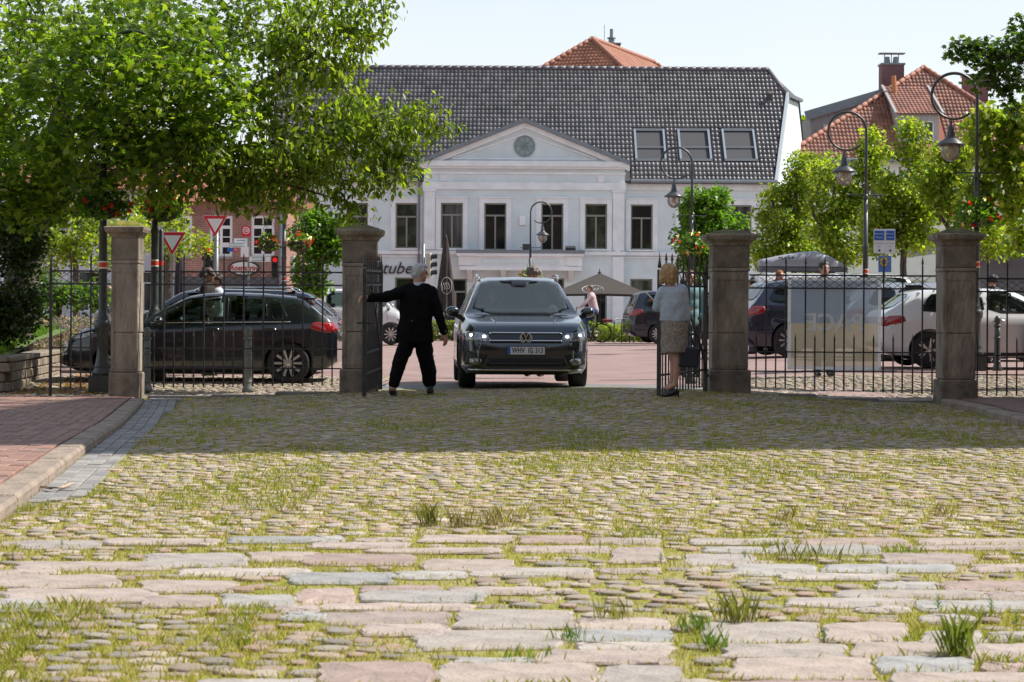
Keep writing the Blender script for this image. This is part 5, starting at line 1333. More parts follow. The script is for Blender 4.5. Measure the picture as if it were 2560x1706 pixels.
# --- lime trees along the parking row, right
limes = [(1985, 56, [bl(1965,520,56,75,70,34),bl(2015,430,56,45,60,16),bl(1930,620,56,60,60,20),bl(2010,640,56,80,60,26)], 'leftmost lime tree of the right-hand row, beside the white building'),
 (2080, 53, [bl(2080,480,53,60,90,24),bl(2190,370,53,36,42,9),bl(2110,590,53,90,75,34),bl(2170,470,53,55,70,18)], 'second lime tree from left in the right-hand row behind the roof box'),
 (2258, 50, [bl(2280,360,50,36,60,12),bl(2265,470,50,75,70,28),bl(2200,560,50,70,60,18),bl(2320,560,50,60,60,18),bl(2240,610,50,60,40,10)], 'lime tree with bare trunk beside the parking signs'),
 (2395, 48, [bl(2385,400,48,45,55,14),bl(2390,500,48,75,70,28),bl(2440,590,48,80,55,22),bl(2330,450,48,45,45,10)], 'lime tree behind the rightmost gate pillar'),
]
for px, Y, blobs, label in limes:
    b0 = Vector((at(px,780,Y).x, Y, G(at(px,780,Y).x,Y)))
    lim = [[(at(px,600,Y),0.06),(at(px+40,520,Y),0.04),(at(px+70,450,Y),0.02)], [(at(px,610,Y),0.06),(at(px-45,540,Y),0.04),(at(px-60,480,Y),0.02)]]
    tree('lime_tree', label, [(b0,0.10),(at(px,690,Y),0.085),(at(px+3,590,Y),0.075),(at(px+5,450,Y),0.04)], lim, blobs, 100, HT, (0.06,0.125), g_lime, cr=0.40, droop=0.55, group='lime trees on the right')
tree('lime_tree', 'nearest lime tree with large leaves at the right picture edge', [(Vector((9.2,35.5,0.15)),0.12),(at(2590,600,35.5),0.10),(at(2580,350,35.5),0.06)], [[(at(2585,480,35.5),0.05),(at(2480,420,35.5),0.03),(at(2440,330,35.5),0.015)]],
  [bl(2480,340,35.5,70,70,26),bl(2520,450,35.5,90,70,34),bl(2560,330,35.5,60,80,22),bl(2540,580,35.5,40,75,14),bl(2460,480,35.5,50,40,12)], 34, HT, (0.09,0.13), g_lime, cr=0.30, droop=0.6, group='lime trees on the right')
tree('maple_tree', 'maple bough with shade-darkened leaves hanging in at the upper right corner', [(Vector((9.0,30.6,0.0)),0.22),(Vector((9.0,30.6,3.0)),0.18),(at(2680,160,30.6),0.12),(at(2680,-100,30.6),0.06)],
  [[(at(2680,160,30.6),0.06),(at(2560,150,30.4),0.035),(at(2450,140,30.3),0.012)], [(at(2680,60,30.6),0.05),(at(2560,60,30.4),0.02)]],
  [bl(2520,150,30.4,80,70,24),bl(2440,130,30.3,70,40,12),bl(2560,230,30.4,60,50,12),bl(2460,190,30.3,50,25,6),bl(2560,80,30.5,50,45,10)], 24, MP, (0.10,0.15), [(0.04,0.08,0.014),(0.055,0.10,0.018)], cr=0.24, droop=0.3)  # leaf colours darkened to stand in for the brick wing's shade
for px, Y, blobs, label in [(1762, 64, [bl(1765,520,64,62,58,34),bl(1755,600,64,60,50,22),bl(1790,560,64,60,50,20),bl(1745,660,64,40,40,12)], 'round leafy tree before the white building behind the tall lamp'),
  (795, 60, [bl(800,580,60,62,48,28),bl(775,650,60,38,50,14),bl(830,610,60,45,40,14),bl(780,710,60,36,30,10)], 'small leafy tree between the brick house and the white building')]:
    b0 = Vector((at(px,780,Y).x, Y, G(0,Y)))
    tree('street_tree', label, [(b0,0.09),(at(px,640,Y),0.07),(at(px,540,Y),0.03)], [], blobs, 90, HT, (0.09,0.15), [(0.085,0.17,0.022),(0.11,0.20,0.025),(0.07,0.14,0.02)], cr=0.42, droop=0.4, group='small street trees')
tree('far_tree', 'distant green tree between the white building and red roofed house', [(Vector((at(2015,780,135).x,135,0.1)),0.3),(at(2015,420,135),0.15)], [], [bl(2015,345,135,40,50,40)], 60, QD, (0.3,0.5), g_lime, cr=0.9)
# --- hedge, lawn bank, flower bed, wall
def cloud_thing(name, label, cat, box, n, tmpl, size, pal, mat, kind=None, droop=0.0, extra=None, spread=0.8):
    (x0,x1,y0,y1,z0,z1) = box
    p = np.stack([rng.uniform(x0,x1,n), rng.uniform(y0,y1,n), rng.uniform(z0,z1,n)], 1)
    V, T, K = leaves(p, rng.uniform(size[0],size[1],n), tmpl, pal_cols(n, pal), droop, spread)
    b = np.array([(x0+x1)/2, (y0+y1)/2, z0])
    o = link(name, np_mesh(name, V-b, T, 3, K), mat, None, kind, loc=tuple(b)); tag(o, label, cat); return o
Yh = 70.0; zh = G(0,Yh)
hx_ = (at(1075,800,Yh).x, at(1490,800,Yh).x)
cloud_thing('clipped_hedge', 'clipped green hedge behind the car and cyclist', 'hedge', (hx_[0],hx_[1],Yh,Yh+0.9,zh,zh+0.70), 7000, HT, (0.06,0.10), [(0.10,0.13,0.02),(0.07,0.10,0.018),(0.14,0.15,0.025)], m_leaf)
cloud_thing('low_shrubs', 'low sunlit shrubs behind the bicycle rack', 'shrubs', (hx_[1]+.1,at(1700,800,Yh).x,Yh,Yh+1.2,zh,zh+0.62), 4500, HT, (0.06,0.10), g_lime, m_leaf, 'stuff')
cloud_thing('flower_bed', 'bed of pink and violet flowering plants behind the left railing', 'flower bed', (at(40,800,38).x,at(255,800,38).x,36.5,39.5,0.25,0.95), 6500, QD, (0.04,0.07), [(0.16,0.13,0.22),(0.28,0.15,0.22),(0.07,0.11,0.03),(0.10,0.13,0.06),(0.20,0.16,0.26)], m_leaf, 'stuff')
# stone retaining wall with lawn
Ww = thing('retaining_wall', 'low rough stone retaining wall below the lawn at the left edge', 'wall', (-7.3, 28.6, G(-7.3,28.6)))
m_rub = M('rubble_stone', (0.30,0.25,0.19), 0.9, (0.20,0.165,0.13), vs=6, bump=0.6, bs=40, attr=True, dist=0.012)
wp = [Vector((-10.5,28.3,0)), Vector((-7.2,28.6,0)), Vector((-7.75,34.2,0))]
core = MB()
for a, b in zip(wp, wp[1:]):
    d = (b-a).normalized(); nn = Vector((-d.y, d.x, 0))
    c = (a+b)/2 + nn*0.17; L = (b-a).length; core.box((c.x,c.y,0.12), (L,0.22,0.50), math.atan2(d.y,d.x))
core.build('wall_core', M('wall_mortar', (0.16,0.14,0.11), 0.95), Ww)
for a, b in zip(wp, wp[1:]):
    d = (b-a).normalized(); L = (b-a).length; ang = math.atan2(d.y, d.x); nn = Vector((-d.y, d.x, 0))
    for k in range(3):
        s = rnd.uniform(-.2, 0)
        while s < L:
            l_ = rnd.uniform(0.2, 0.38); mid_ = a + d*(s+l_/2) + nn*rnd.uniform(.03,.05)
            if 0 < s+l_/2 < L:
                mb = MB(); q = rnd.uniform(.75,1.2); mb.col = (q,q*.97,q*.93); mb.box((mid_.x,mid_.y,-0.09+0.14*k+0.07), (l_-.012,0.14,0.128), ang)
                mb.build('stone', m_rub, Ww, bevel=0.014, colattr=True)
            s += l_
    n = round(L/0.55)
    for k in range(n):
        mid_ = a + d*(L*(k+.5)/n) + nn*.12; mb = MB(); mb.box((mid_.x,mid_.y,0.375), (L/n-.012,0.36,0.07), ang); mb.build('coping_stone', m_rub, Ww, bevel=0.012, colattr=True)
lw = MB(); vs, fs = [], []
for j in range(9):
    for i in range(9):
        x = -14 + 6.5*i/8; y = 28.7+8*j/8; x = min(x, -7.35-(y-28.6)*0.098); vs.append((x, y, 0.36 + 0.05*j + 0.03*math.sin(i*1.3+j)))
for j in range(8):
    for i in range(8): a_ = j*9+i; fs.append((a_,a_+1,a_+10,a_+9))
lw.add(vs, fs); structure('lawn_bank', lw, M('lawn_soil', (0.07,0.11,0.02), 0.95, (0.11,0.16,0.03), vs=5), smooth=True)
n = 9000; py_ = rng.uniform(28.8,36.4,n); px_ = -7.5-(py_-28.6)*0.098-rng.uniform(0,1,n)**1.5*4
V_, T_, C_ = blades(np.stack([px_,py_,0.36+0.05*(py_-28.7)],1), rng.uniform(.05,.12,n), np.full(n,.014), pal_cols(n,[(0.13,0.24,0.025),(0.17,0.27,0.035),(0.09,0.17,0.02)]), 0.6)
tag(link('lawn_grass', np_mesh('lawn_grass', V_, T_, 3, C_), m_grass, None, 'stuff'), 'bright green lawn grass above the stone retaining wall', 'grass')
n = 900; p = np.stack([rng.uniform(-7.1,-5.6,n), rng.uniform(28.0,33.5,n), np.full(n,0.0)],1); p[:,2] = [G(a,b)+rnd.uniform(0,.02) for a,b,_ in p]
V_, T_, C_ = leaves(p, rng.uniform(.05,.09,n), HT, pal_cols(n,[(0.25,0.13,0.06),(0.32,0.19,0.09),(0.18,0.10,0.05)]), 0.0, 0.2, 0.3)
tag(link('fallen_leaves', np_mesh('fallen_leaves', V_, T_, 3, C_), m_leaf, None, 'stuff'), 'brown fallen leaves lying along the foot of the retaining wall', 'leaves')

# --- tall courtyard trees standing right of the picture; their tops break up the edge of the shade
for x, y, zc, lab in ((7.6, 21.5, 17.6, 'tall linden in the courtyard right of the picture, nearer one'), (7.9, 26.6, 17.4, 'tall linden in the courtyard right of the picture, farther one')):
    b0 = Vector((x+1.0, y, 0)); c = Vector((x, y, zc))
    tree('courtyard_linden', lab, [(b0,.26),(b0+Vector((-.2,0,7)),.2),(c-Vector((0,0,2)),.12),(c+Vector((0,0,2)),.04)], [], [(c,(2.1,2.4,2.6),70),(c-Vector((0,0,3)),(1.5,2.0,1.6),40)], 26, HT, (.12,.2), g_maple, cr=.6, group='lindens right of the picture')
# =================================================================== STREET FURNITURE
m_post = M('green_black_cast_iron', (0.028,0.036,0.034), 0.38, (0.045,0.05,0.05), vs=6, spec=0.6)
m_band_r = M('red_reflective_band', (0.62,0.05,0.02), 0.5); m_band_w = M('white_band', (0.72,0.70,0.66), 0.5)
m_lampglass = glass_mat('lamp_glass', (0.90,0.90,0.88), 0.12, 0.35, (0.55,0.50,0.45)); m_shade = M('lamp_shade_metal', (0.06,0.065,0.07), 0.35, (0.10,0.10,0.10), vs=5, metal=0.4)
m_elem = M('lamp_element', (0.55,0.35,0.25), 0.5)
m_basket = M('basket_liner', (0.035,0.03,0.025), 0.9)
def lamp(px, Y, side, label, lean=0.0):
    b = Vector((at(px,780,Y).x, Y, G(at(px,780,Y).x, Y)))
    L = thing('street_lamp', label, 'street lamp', b, group='swan-neck street lamps')
    x, y, z0 = b.x, b.y, b.z
    MB().box((x,y,z0+0.12), (0.34,0.34,0.28)).build('pedestal', m_post, L, bevel=0.015)
    MB().lathe([(0.15,0.26),(0.15,0.31),(0.12,0.34),(0.125,0.38),(0.10,0.45),(0.085,0.52),(0.075,0.82),(0.09,0.84),(0.09,0.87),(0.115,0.92),(0.125,0.98),(0.11,1.04),(0.085,1.06),(0.095,1.09),(0.07,1.12),(0.062,1.2),(0.058,2.3),(0.07,2.32),(0.07,2.36),(0.05,2.4),(0.045,3.35)], (x,y,z0), 18).build('post', m_post, L, smooth=True)
    for (za, zb, r, mt) in ((1.78,1.80,0.0615,m_band_w),(1.80,1.87,0.0622,m_band_r),(1.87,1.89,0.0615,m_band_w)):
        MB().lathe([(r,za),(r,zb)], (x,y,z0), 18, cap=False).build('reflective_band', mt, L, smooth=True)
    MB().lathe([(0.05,3.35),(0.06,3.38),(0.05,3.42),(0.032,3.46)], (x,y,z0), 14).build('collar', m_post, L, smooth=True)
    for s in (-1,1): MB().tube([(x,y,z0+3.44),(x+s*0.36,y,z0+3.44),(x+s*0.40,y,z0+3.47)], 0.014, 7).build('basket_arm', m_post, L)
    r = 0.40; cz = z0+4.78; cx = x + side*r; pts = [(x,y,z0+3.44),(x,y,z0+4.1),(x,y,z0+4.5)]
    for k in range(37):
        a = math.radians(-6 + 318*k/36); pts.append((cx - side*r*math.cos(a), y, cz + r*math.sin(a)))
    rs = [0.032]*3 + [0.030-0.008*k/36 for k in range(37)]
    MB().tube(pts, rs, 10).build('swan_neck', m_post, L, smooth=True)
    lx = cx + side*0.06; lz = cz-r
    MB().lathe([(0.012,-0.02),(0.03,-0.06),(0.02,-0.10),(0.055,-0.14),(0.06,-0.22),(0.075,-0.25),(0.075,-0.30),(0.10,-0.33),(0.24,-0.43),(0.26,-0.46),(0.25,-0.465),(0.12,-0.40)], (lx,y,lz), 22, cap=False).build('lamp_shade', m_shade, L, smooth=True)
    MB().lathe([(0.155,-0.45),(0.17,-0.52),(0.165,-0.60),(0.13,-0.68),(0.07,-0.735),(0.005,-0.75)], (lx,y,lz), 20, cap=False).build('globe', m_lampglass, L, smooth=True)
    MB().lathe([(0.05,-0.44),(0.06,-0.58),(0.02,-0.62)], (lx,y,lz), 10).build('lamp_element', m_elem, L, smooth=True)
    return b
def basket(b, dx, label, r=0.42, n=520, zc=2.75):
    """flower basket hanging round or beside a lamp post"""
    c = Vector((b.x+dx, b.y-0.02, b.z+zc)); R = thing('flower_basket', label, 'flower basket', c - Vector((0,0,0.3)), group='hanging flower baskets')
    MB().lathe([(0.10,-0.26),(0.22,-0.20),(0.28,-0.02),(0.27,0.0)], c, 14).build('bowl', m_basket, R, smooth=True)
    for k in range(3):
        a = 2*PI*k/3+0.4; MB().tube([c+Vector((0.26*math.cos(a),0.26*math.sin(a),0)), c+Vector((0.05*math.cos(a),0.05*math.sin(a),0.68))], 0.006, 4).build('chain', m_post, R)
    v = rng.normal(0,1,(n,3)); v /= np.linalg.norm(v,axis=1)[:,None]; v *= rng.uniform(.6,1,(n,1)); v[:,2] = v[:,2]*0.62
    p = v*r + np.array([0,0,0.02]); p[:,2] -= np.where(np.hypot(p[:,0],p[:,1])>r*.6, 0.08, 0)
    V, T, K = leaves(p, rng.uniform(.06,.11,n), HT, pal_cols(n, [(0.07,0.15,0.018),(0.10,0.19,0.022),(0.05,0.11,0.015)]), 0.3, 0.6)
    o = link('foliage', np_mesh('foliage', V, T, 3, K), m_leaf, R); o.location = (0,0,0.3)
    for nm, cnt, col in (('red_blossoms', 16, (0.50,0.02,0.012)), ('white_blossoms', 12, (0.75,0.72,0.70))):
        v = rng.normal(0,1,(cnt,3)); v /= np.linalg.norm(v,axis=1)[:,None]; v[:,2] *= 0.62; c0 = np.repeat(v*r*1.02, 6, axis=0) + rng.normal(0,.018,(cnt*6,3))
        V, T, K = leaves(c0, rng.uniform(.035,.055,cnt*6), HT, pal_cols(cnt*6, [col], .15), 0.0, 1.0, 1.5)
        o = link(nm, np_mesh(nm, V, T, 3, K), m_leaf, R, 'stuff'); o.location = (0,0,0.3)
l1 = lamp(257, 28.6, 1, 'nearest street lamp with ornate cast base beside the mossy pillar'); basket(l1, 0.0, 'flower basket with red blossoms above the leftmost pillar', 0.42)
l2 = lamp(386, 31.5, 1, 'dark street lamp just right of the leftmost pillar'); basket(l2, 0.12, 'flower basket with red blossoms above the triangular give way sign', 0.34)
l3 = lamp(709, 49, 1, 'street lamp in front of the red brick house'); basket(l3, -0.38, 'left one of the twin flower baskets before the brick house', 0.30, 300); basket(l3, 0.38, 'right one of the twin flower baskets before the brick house', 0.30, 300)
l4 = lamp(1325, 76, 1, 'small distant street lamp with neck turned right before the balcony'); basket(l4, 0.0, 'flower basket hanging in front of the balcony above the car', 0.5, 300, 2.35)
l5 = lamp(1728, 51, -1, 'street lamp with neck turned left before the skylight roof'); basket(l5, 0.0, 'flower basket beside the pillar near the woman', 0.46, 420)
l6 = lamp(2163, 42, -1, 'street lamp with big looped neck left of the red dormer house')
l7 = lamp(2440, 35, -1, 'tallest looking street lamp near the right picture edge'); basket(l7, 0.0, 'flower basket above the rightmost pillar', 0.42)
# second post with red band beside lamp two: a plain sign post
p_ = Vector((at(402,780,31.8).x, 31.8, G(-5.6,31.8)))
Sp = thing('sign_post', 'slim dark post with a red band right of the leftmost pillar', 'post', p_)
MB().lathe([(0.06,0),(0.06,0.4),(0.045,0.5),(0.04,2.35),(0.0,2.4)], p_, 12).build('shaft', m_post, Sp, smooth=True)
MB().lathe([(0.0425,1.8),(0.0425,1.87)], p_, 12, cap=False).build('reflective_band', m_band_r, Sp)
# ---- bollards
def bollard(px, Y, label, mat):
    b = Vector((at(px,780,Y).x, Y, G(at(px,780,Y).x,Y))); R = thing('bollard', label, 'bollard', b, group='bollards')
    MB().lathe([(0.085,0),(0.085,0.05),(0.07,0.08),(0.06,0.12),(0.052,0.60),(0.05,0.78)], b, 14).build('shaft', mat, R, smooth=True)
    for z in (0.14,0.55,0.76): MB().lathe([(0.055,z),(0.066,z+.012),(0.066,z+.022),(0.055,z+.035)], b, 14).build('ring', mat, R, smooth=True)
    MB().lathe([(0.05,0.79),(0.04,0.81),(0.058,0.85),(0.055,0.90),(0.03,0.94),(0.0,0.95)], b, 14).build('knob', mat, R, smooth=True)
m_boll = M('grey_green_bollard', (0.16,0.17,0.15), 0.5, (0.11,0.12,0.11), vs=6)
bollard(368, 28.9, 'grey bollard right behind the leftmost pillar', m_boll); bollard(621, 28.8, 'grey bollard in front of the black hatchback', m_boll)
bollard(2494, 34.4, 'black bollard in front of the white hatchback at right', m_post); bollard(1727, 30.6, 'dark bollard behind the right gate leaf', m_post)
# ---- traffic lights
m_tl = M('signal_black', (0.015,0.016,0.018), 0.5); m_beige = M('signal_beige', (0.42,0.40,0.32), 0.6); m_galv = M('galvanised_steel', (0.22,0.235,0.25), 0.5, (0.17,0.18,0.19), vs=4, metal=0.6)
m_red_on = emit_mat('red_signal_lit', (0.75,0.01,0.012), 0.55); m_off = M('signal_lens_dark', (0.03,0.02,0.015), 0.2)
def signal_head(root, c, ang, lit, body):
    Rz = Matrix.Rotation(ang, 3, 'Z'); mb = MB(); mb.box(c, (0.26,0.16,0.86), ang); ho = mb.build('signal_head', body, root, bevel=0.02)
    for k, nm in enumerate(('red','amber','green')):
        q = c + Rz @ Vector((0,-0.085,0.27-0.27*k)); on = (nm == 'red' and lit)
        l_ = MB(); l_.lathe([(0.0,0.0),(0.088,0.0)], (0,0,0), 16, 'Y', cap=False); l_.v = [tuple(q + Rz @ Vector(v)) for v in l_.v]; l_.build('lens', m_red_on if on else m_off, ho)
        v_ = MB(); vs, fs = [], []
        for j in range(13):
            a = math.radians(-20 + 220*j/12)
            for yy in (0.0, -0.17): vs.append(q + Rz @ Vector((0.115*math.cos(a), yy, 0.115*math.sin(a) + (0.02 if yy else 0))))
        for j in range(12): fs.append((2*j,2*j+1,2*j+3,2*j+2))
        v_.add(vs, fs).build('visor', m_tl, ho)
    return ho
def traffic_light(px, py, Y, heads, label, ptop=None, side=0.0):
    c = at(px, py, Y); b = Vector((c.x+side, Y, G(c.x,Y))); R = thing('traffic_light', label, 'traffic light', b, group='traffic lights')
    MB().tube([b, Vector((b.x,Y,c.z+0.75 if ptop is None else ptop))], 0.055, 10).build('pole', m_galv, R, smooth=True)
    for dx, dy, ang, lit, body in heads:
        signal_head(R, Vector((c.x+dx, Y+dy, c.z)), ang, lit, body)
        MB().bar((b.x,Y,c.z),(c.x+dx,Y+dy,c.z),0.04).build('bracket', m_tl, R)
traffic_light(525, 650, 50, [(0,-.1,-0.15,True,m_tl)], 'traffic light showing red in front of the brick house', side=0.16)
traffic_light(688, 668, 76, [(0,-.1,0.1,True,m_tl),(0.68,-.1,1.45,False,m_beige)], 'distant traffic light with two heads behind the twin baskets', side=0.32)
traffic_light(1073, 665, 68, [(0.0,-.1,1.35,False,m_beige)], 'traffic light seen from the side behind the man', side=-0.20)
# ---- signs
m_wht = M('white_sign_face', (0.78,0.78,0.77), 0.4); m_rd = M('red_sign_face', (0.62,0.015,0.04), 0.4); m_blue = M('blue_sign_face', (0.02,0.12,0.42), 0.4); m_teal = M('teal_print', (0.05,0.30,0.30), 0.5)
def tri(c, s, y0, y1, mat, name, root):
    h = s*0.866; MB().prism([(c.x, c.z-h*0.6), (c.x+s/2, c.z+h*0.4), (c.x-s/2, c.z+h*0.4)], y0, y1).build(name, mat, root)
for px, py, Y, w_px, label in ((431, 604, 38, 66, 'lower left give way sign, red bordered triangle beside the leftmost pillar'), (538, 561, 43, 60, 'upper give way sign, red bordered triangle before the brick house')):
    c = at(px, py, Y); s = w_px*Y/F; b = Vector((c.x, Y+.05, G(c.x,Y))); R = thing('give_way_sign', label, 'road sign', b, group='give way signs')
    MB().tube([b, Vector((c.x,Y+.05,c.z+s*.5))], 0.03, 8).build('pole', m_galv, R)
    tri(c, s*1.04, Y-.004, Y+.012, m_wht, 'back_plate', R); tri(c, s, Y-.010, Y-.005, m_rd, 'red_border', R); tri(c, s*0.66, Y-.016, Y-.011, m_wht, 'white_field', R)
# direction post
c = at(622, 640, 60); b = Vector((c.x, 60, G(c.x,60))); R = thing('direction_signpost', 'cycle route signpost with several white direction boards before the brick house', 'signpost', b)
MB().tube([b, at(622,590,60)], 0.035, 8).build('pole', m_galv, R)
def board(px0, px1, py0, py1, Y, mat, name, root, rz=0.0):
    a, q = at(px0,py0,Y), at(px1,py1,Y); return MB().bb(a.x, q.x, Y-.012, Y+.012, q.z, a.z).build(name, mat, root)
def stripes(px0, px1, py0, py1, Y, root, n=2, mat=m_teal):
    for k in range(n):
        y0 = py0+(py1-py0)*(0.25+0.5*k/max(1,n-1) if n > 1 else .5); a, q = at(px0,y0-1,Y), at(px1,y0+1,Y); MB().bb(a.x, q.x, Y-.016, Y-.0125, q.z, a.z).build('print_line', mat, root)
bb1 = board(585,620,596,607,60.02,m_wht,'direction_board',R); stripes(592,612,596,607,60.02,bb1,1)
bb2 = board(556,618,607,619,59.96,m_wht,'direction_board',R); stripes(572,612,607,619,59.96,bb2)
bb3 = board(624,676,642,655,59.96,m_wht,'direction_board',R); stripes(630,664,642,655,59.96,bb3)
bb4 = board(602,621,617,643,59.9,m_wht,'notice_board',R); bb5 = board(568,584,620,630,60,m_blue,'route_plate',R)
c = at(590,625,60); MB().lathe([(0.07,0),(0.07,.02)], (c.x,59.95,c.z), 18, 'Y').build('route_disc', m_rd, R); lettering('92', 0.09, m_wht, R, (c.x,59.945,c.z), depth=.004)
bq = board(605,627,566,592,59.97,m_rd,'route_plate',R); c = at(616,577,60)
MB().lathe([(0.082,-.002),(0.105,-.002),(0.105,.002),(0.082,.002)], (c.x,59.955,c.z), 22, 'Y', cap=False).build('ring', m_wht, bq); lettering('10', 0.14, m_wht, bq, (c.x,59.953,c.z), depth=.004, bold=.003)
bs_ = board(614,627,667,681,59.9,M('brown_sign_face', (0.22,0.09,0.02), 0.5),'pub_plate',R); c = at(620.5,674,59.9)
for s in (-1,1): MB().bar((c.x-s*.05,59.88,c.z-.06),(c.x+s*.05,59.88,c.z+.06),0.014).build('crossed_mark', m_wht, bs_)
# parking ticket signs
c = at(2210, 604, 45); b = Vector((c.x, 45.06, G(c.x,45))); R = thing('parking_sign', 'pair of blue and white parking ticket signs above a blue panel', 'sign', b)
MB().tube([b, at(2211,574,45.06)], 0.03, 8).build('post', m_galv, R)
for px0, px1, mt in ((2184.5,2212,None),(2214,2237.5,None)):
    o = board(px0,px1,573,634,45,m_wht,'sign_board',R); board(px0+1.5,px1-1.5,577,601,44.985,m_blue,'blue_field',o)
    xm_ = (px0+px1)/2; sc_ = (px1-px0)/27.5
    for tx, yy, sz_, mt2 in (('Parkschein-',585,.045,m_wht),('Automat',593.5,.045,m_wht),('Hier Parkschein',609,.032,m_tl),('lösen',617,.034,m_tl)):
        lettering(tx, sz_*sc_, mt2, o, at(xm_,yy,44.968), depth=.003)
    board(xm_-2,xm_+2,624,629,44.985,m_tl,'pictogram',o)
o = board(2196,2228,640,681,45.03,M('blue_poster', (0.10,0.22,0.55), 0.5),'blue_panel',R)
c = at(2210,655,45.0); em = MB()
for k in range(7):
    a = 2*PI*k/7; em.box((c.x+.07*math.cos(a),45.0,c.z+.085*math.sin(a)), (.05,.01,.05))
em.build('yellow_emblem', M('yellow_print', (0.65,0.45,0.03), 0.5), o, kind='stuff')
# ---- parasols
m_taupe = M('taupe_canvas', (0.055,0.043,0.037), 0.9, (0.045,0.036,0.031), vs=2.5, bump=0.1, bs=60); m_dkbrown = M('dark_brown_canvas', (0.035,0.026,0.024), 0.9, (0.05,0.038,0.034), vs=4); m_print = M('white_print', (0.50,0.49,0.47), 0.7)
Yp = 75.0; ap = at(1499,683,Yp); rim = at(1499,738,Yp).z; b = Vector((ap.x,Yp,G(ap.x,Yp))); R = thing('open_parasol', 'open square brown parasol behind the cyclist', 'parasol', b)
MB().tube([b, ap], 0.035, 10).build('pole', m_tl, R)
cs = [Vector((ap.x+sx*1.82, Yp+sy*1.82, rim)) for sx, sy in ((-1,-1),(1,-1),(1,1),(-1,1))]
vs = [ap] + cs; md = [cs[i].lerp(cs[(i+1)%4], .5)+Vector((0,0,.04)) for i in range(4)]
cn = MB(); cn.add([ap]+cs+md, [(0,1,5),(0,5,2),(0,2,6),(0,6,3),(0,3,7),(0,7,4),(0,4,8),(0,8,1)])
ring_ = [cs[0],md[0],cs[1],md[1],cs[2],md[2],cs[3],md[3]]
cn.add(ring_ + [p-Vector((0,0,.05)) for p in ring_], [(i,(i+1)%8,(i+1)%8+8,i+8) for i in range(8)])
cno = cn.build('canopy', m_taupe, R)
MB().lathe([(0.05,0),(0.09,.02),(0.02,.06),(0.012,.16)], ap, 10).build('finial', m_tl, R)
for q in ring_: MB().bar(ap-Vector((0,0,.35)), q-Vector((0,0,.03)), 0.02).build('rib', m_tl, R)
def on_front(px, py):  # point on the front canopy slope
    u, v = uv(px, py); k = (ap.z-rim)/1.82; Y = (rim - k*(Yp-1.82) - EYE)/(v/F-k); return Vector((u*Y/F, Y-.04, EYE+v*Y/F))
pts = [on_front(1482+27*math.cos(a), 724+9.5*math.sin(a)) for a in [2*PI*k/28 for k in range(29)]]
lg = MB().tube(pts, 0.014, 5).build('logo_ring', m_print, cno)
for k in range(5):
    pp = [on_front(1466+k*8+q*1.4, 724 - 4*math.sin(q*1.3+k)) for q in range(6)]; MB().tube(pp, 0.013, 5).build('logo_stroke', m_print, cno)
def closed_parasol(px, ytop, Y, zlow, r, label, mat, logo=None):
    t = at(px,ytop,Y); b = Vector((t.x,Y,G(t.x,Y))); R = thing('closed_parasol', label, 'parasol', b, group='closed parasols')
    MB().lathe([(0.30,0),(0.30,.06),(0.05,.08),(0.035,.1)], b, 14).build('base', m_tl, R); MB().tube([b,t], 0.03, 8).build('pole', m_tl, R)
    H = t.z-b.z; vs, fs = [], []; n, m = 32, 14
    for j in range(m+1):
        q = j/m; z = t.z - (H-zlow)*q; rr_ = 0.05 + r*(q**0.8)*(1 if q < .93 else 1.05)
        for i in range(n):
            a = 2*PI*i/n; f = 1 + 0.22*math.sin(8*a + 1.5*q)*min(1,q*2); vs.append((t.x+rr_*f*math.cos(a), Y+rr_*f*math.sin(a), z + (0.05*math.sin(5*a) if j == m else 0)))
    for j in range(m):
        for i in range(n): i2 = (i+1)%n; fs.append((j*n+i,j*n+i2,(j+1)*n+i2,(j+1)*n+i))
    co = MB().add(vs, fs).build('folded_canopy', mat, R, smooth=True)
    MB().lathe([(0.05,0),(0.03,.05),(0.0,.1)], t, 8).build('finial', m_tl, R)
    if logo:
        lz = at(px,logo,Y).z; yy = Y - r*1.02
        MB().tube([(t.x+.04+.19*math.cos(a), yy-.03, lz+.30*math.sin(a)) for a in [2*PI*k/24 for k in range(25)]], 0.009, 5).build('logo_ring', m_print, co)
        for k in range(4):
            MB().tube([(t.x-.12+.08*k+.03*math.sin(q), yy-.035, lz-.16+.08*k*.4+.05*q-.02*k) for q in range(6)], 0.013, 5).build('logo_stroke', m_print, co)
closed_parasol(1115, 593, 72, 1.0, 0.28, 'closed dark brown parasol with white emblem beside the traffic light', m_dkbrown, 715)
closed_parasol(449, 611, 58, 0.6, 0.13, 'slim closed black parasol behind the give way sign', M('black_canvas', (0.02,0.018,0.022), 0.9))
# ---- bicycle stands
R = thing('bicycle_rack', 'row of steel hoop bicycle stands behind the bicycle', 'bicycle rack', Vector((at(1550,800,67.5).x,67.5,G(3,67.5))))
zb_ = G(3.6,67.5)
for px in (1541,1560,1580):
    x = at(px,800,67.5).x; MB().tube([(x-.09,67.3,zb_),(x-.09,67.3,zb_+.72),(x-.03,67.4,zb_+.80),(x+.25,67.6,zb_+.82),(x+.33,67.7,zb_+.74),(x+.33,67.7,zb_)], 0.022, 7).build('hoop', m_galv, R, smooth=True)
# red-white barrier post and yellow bin seen between gate leaf and man
c = at(948,780,58); b = Vector((c.x,58,G(c.x,58))); R = thing('barrier_post', 'red and white striped post behind the left gate leaf', 'post', b)
for k in range(6): MB().lathe([(0.045,k*.25),(0.045,k*.25+.249)], b, 10).build('stripe', m_band_r if k % 2 else m_band_w, R)
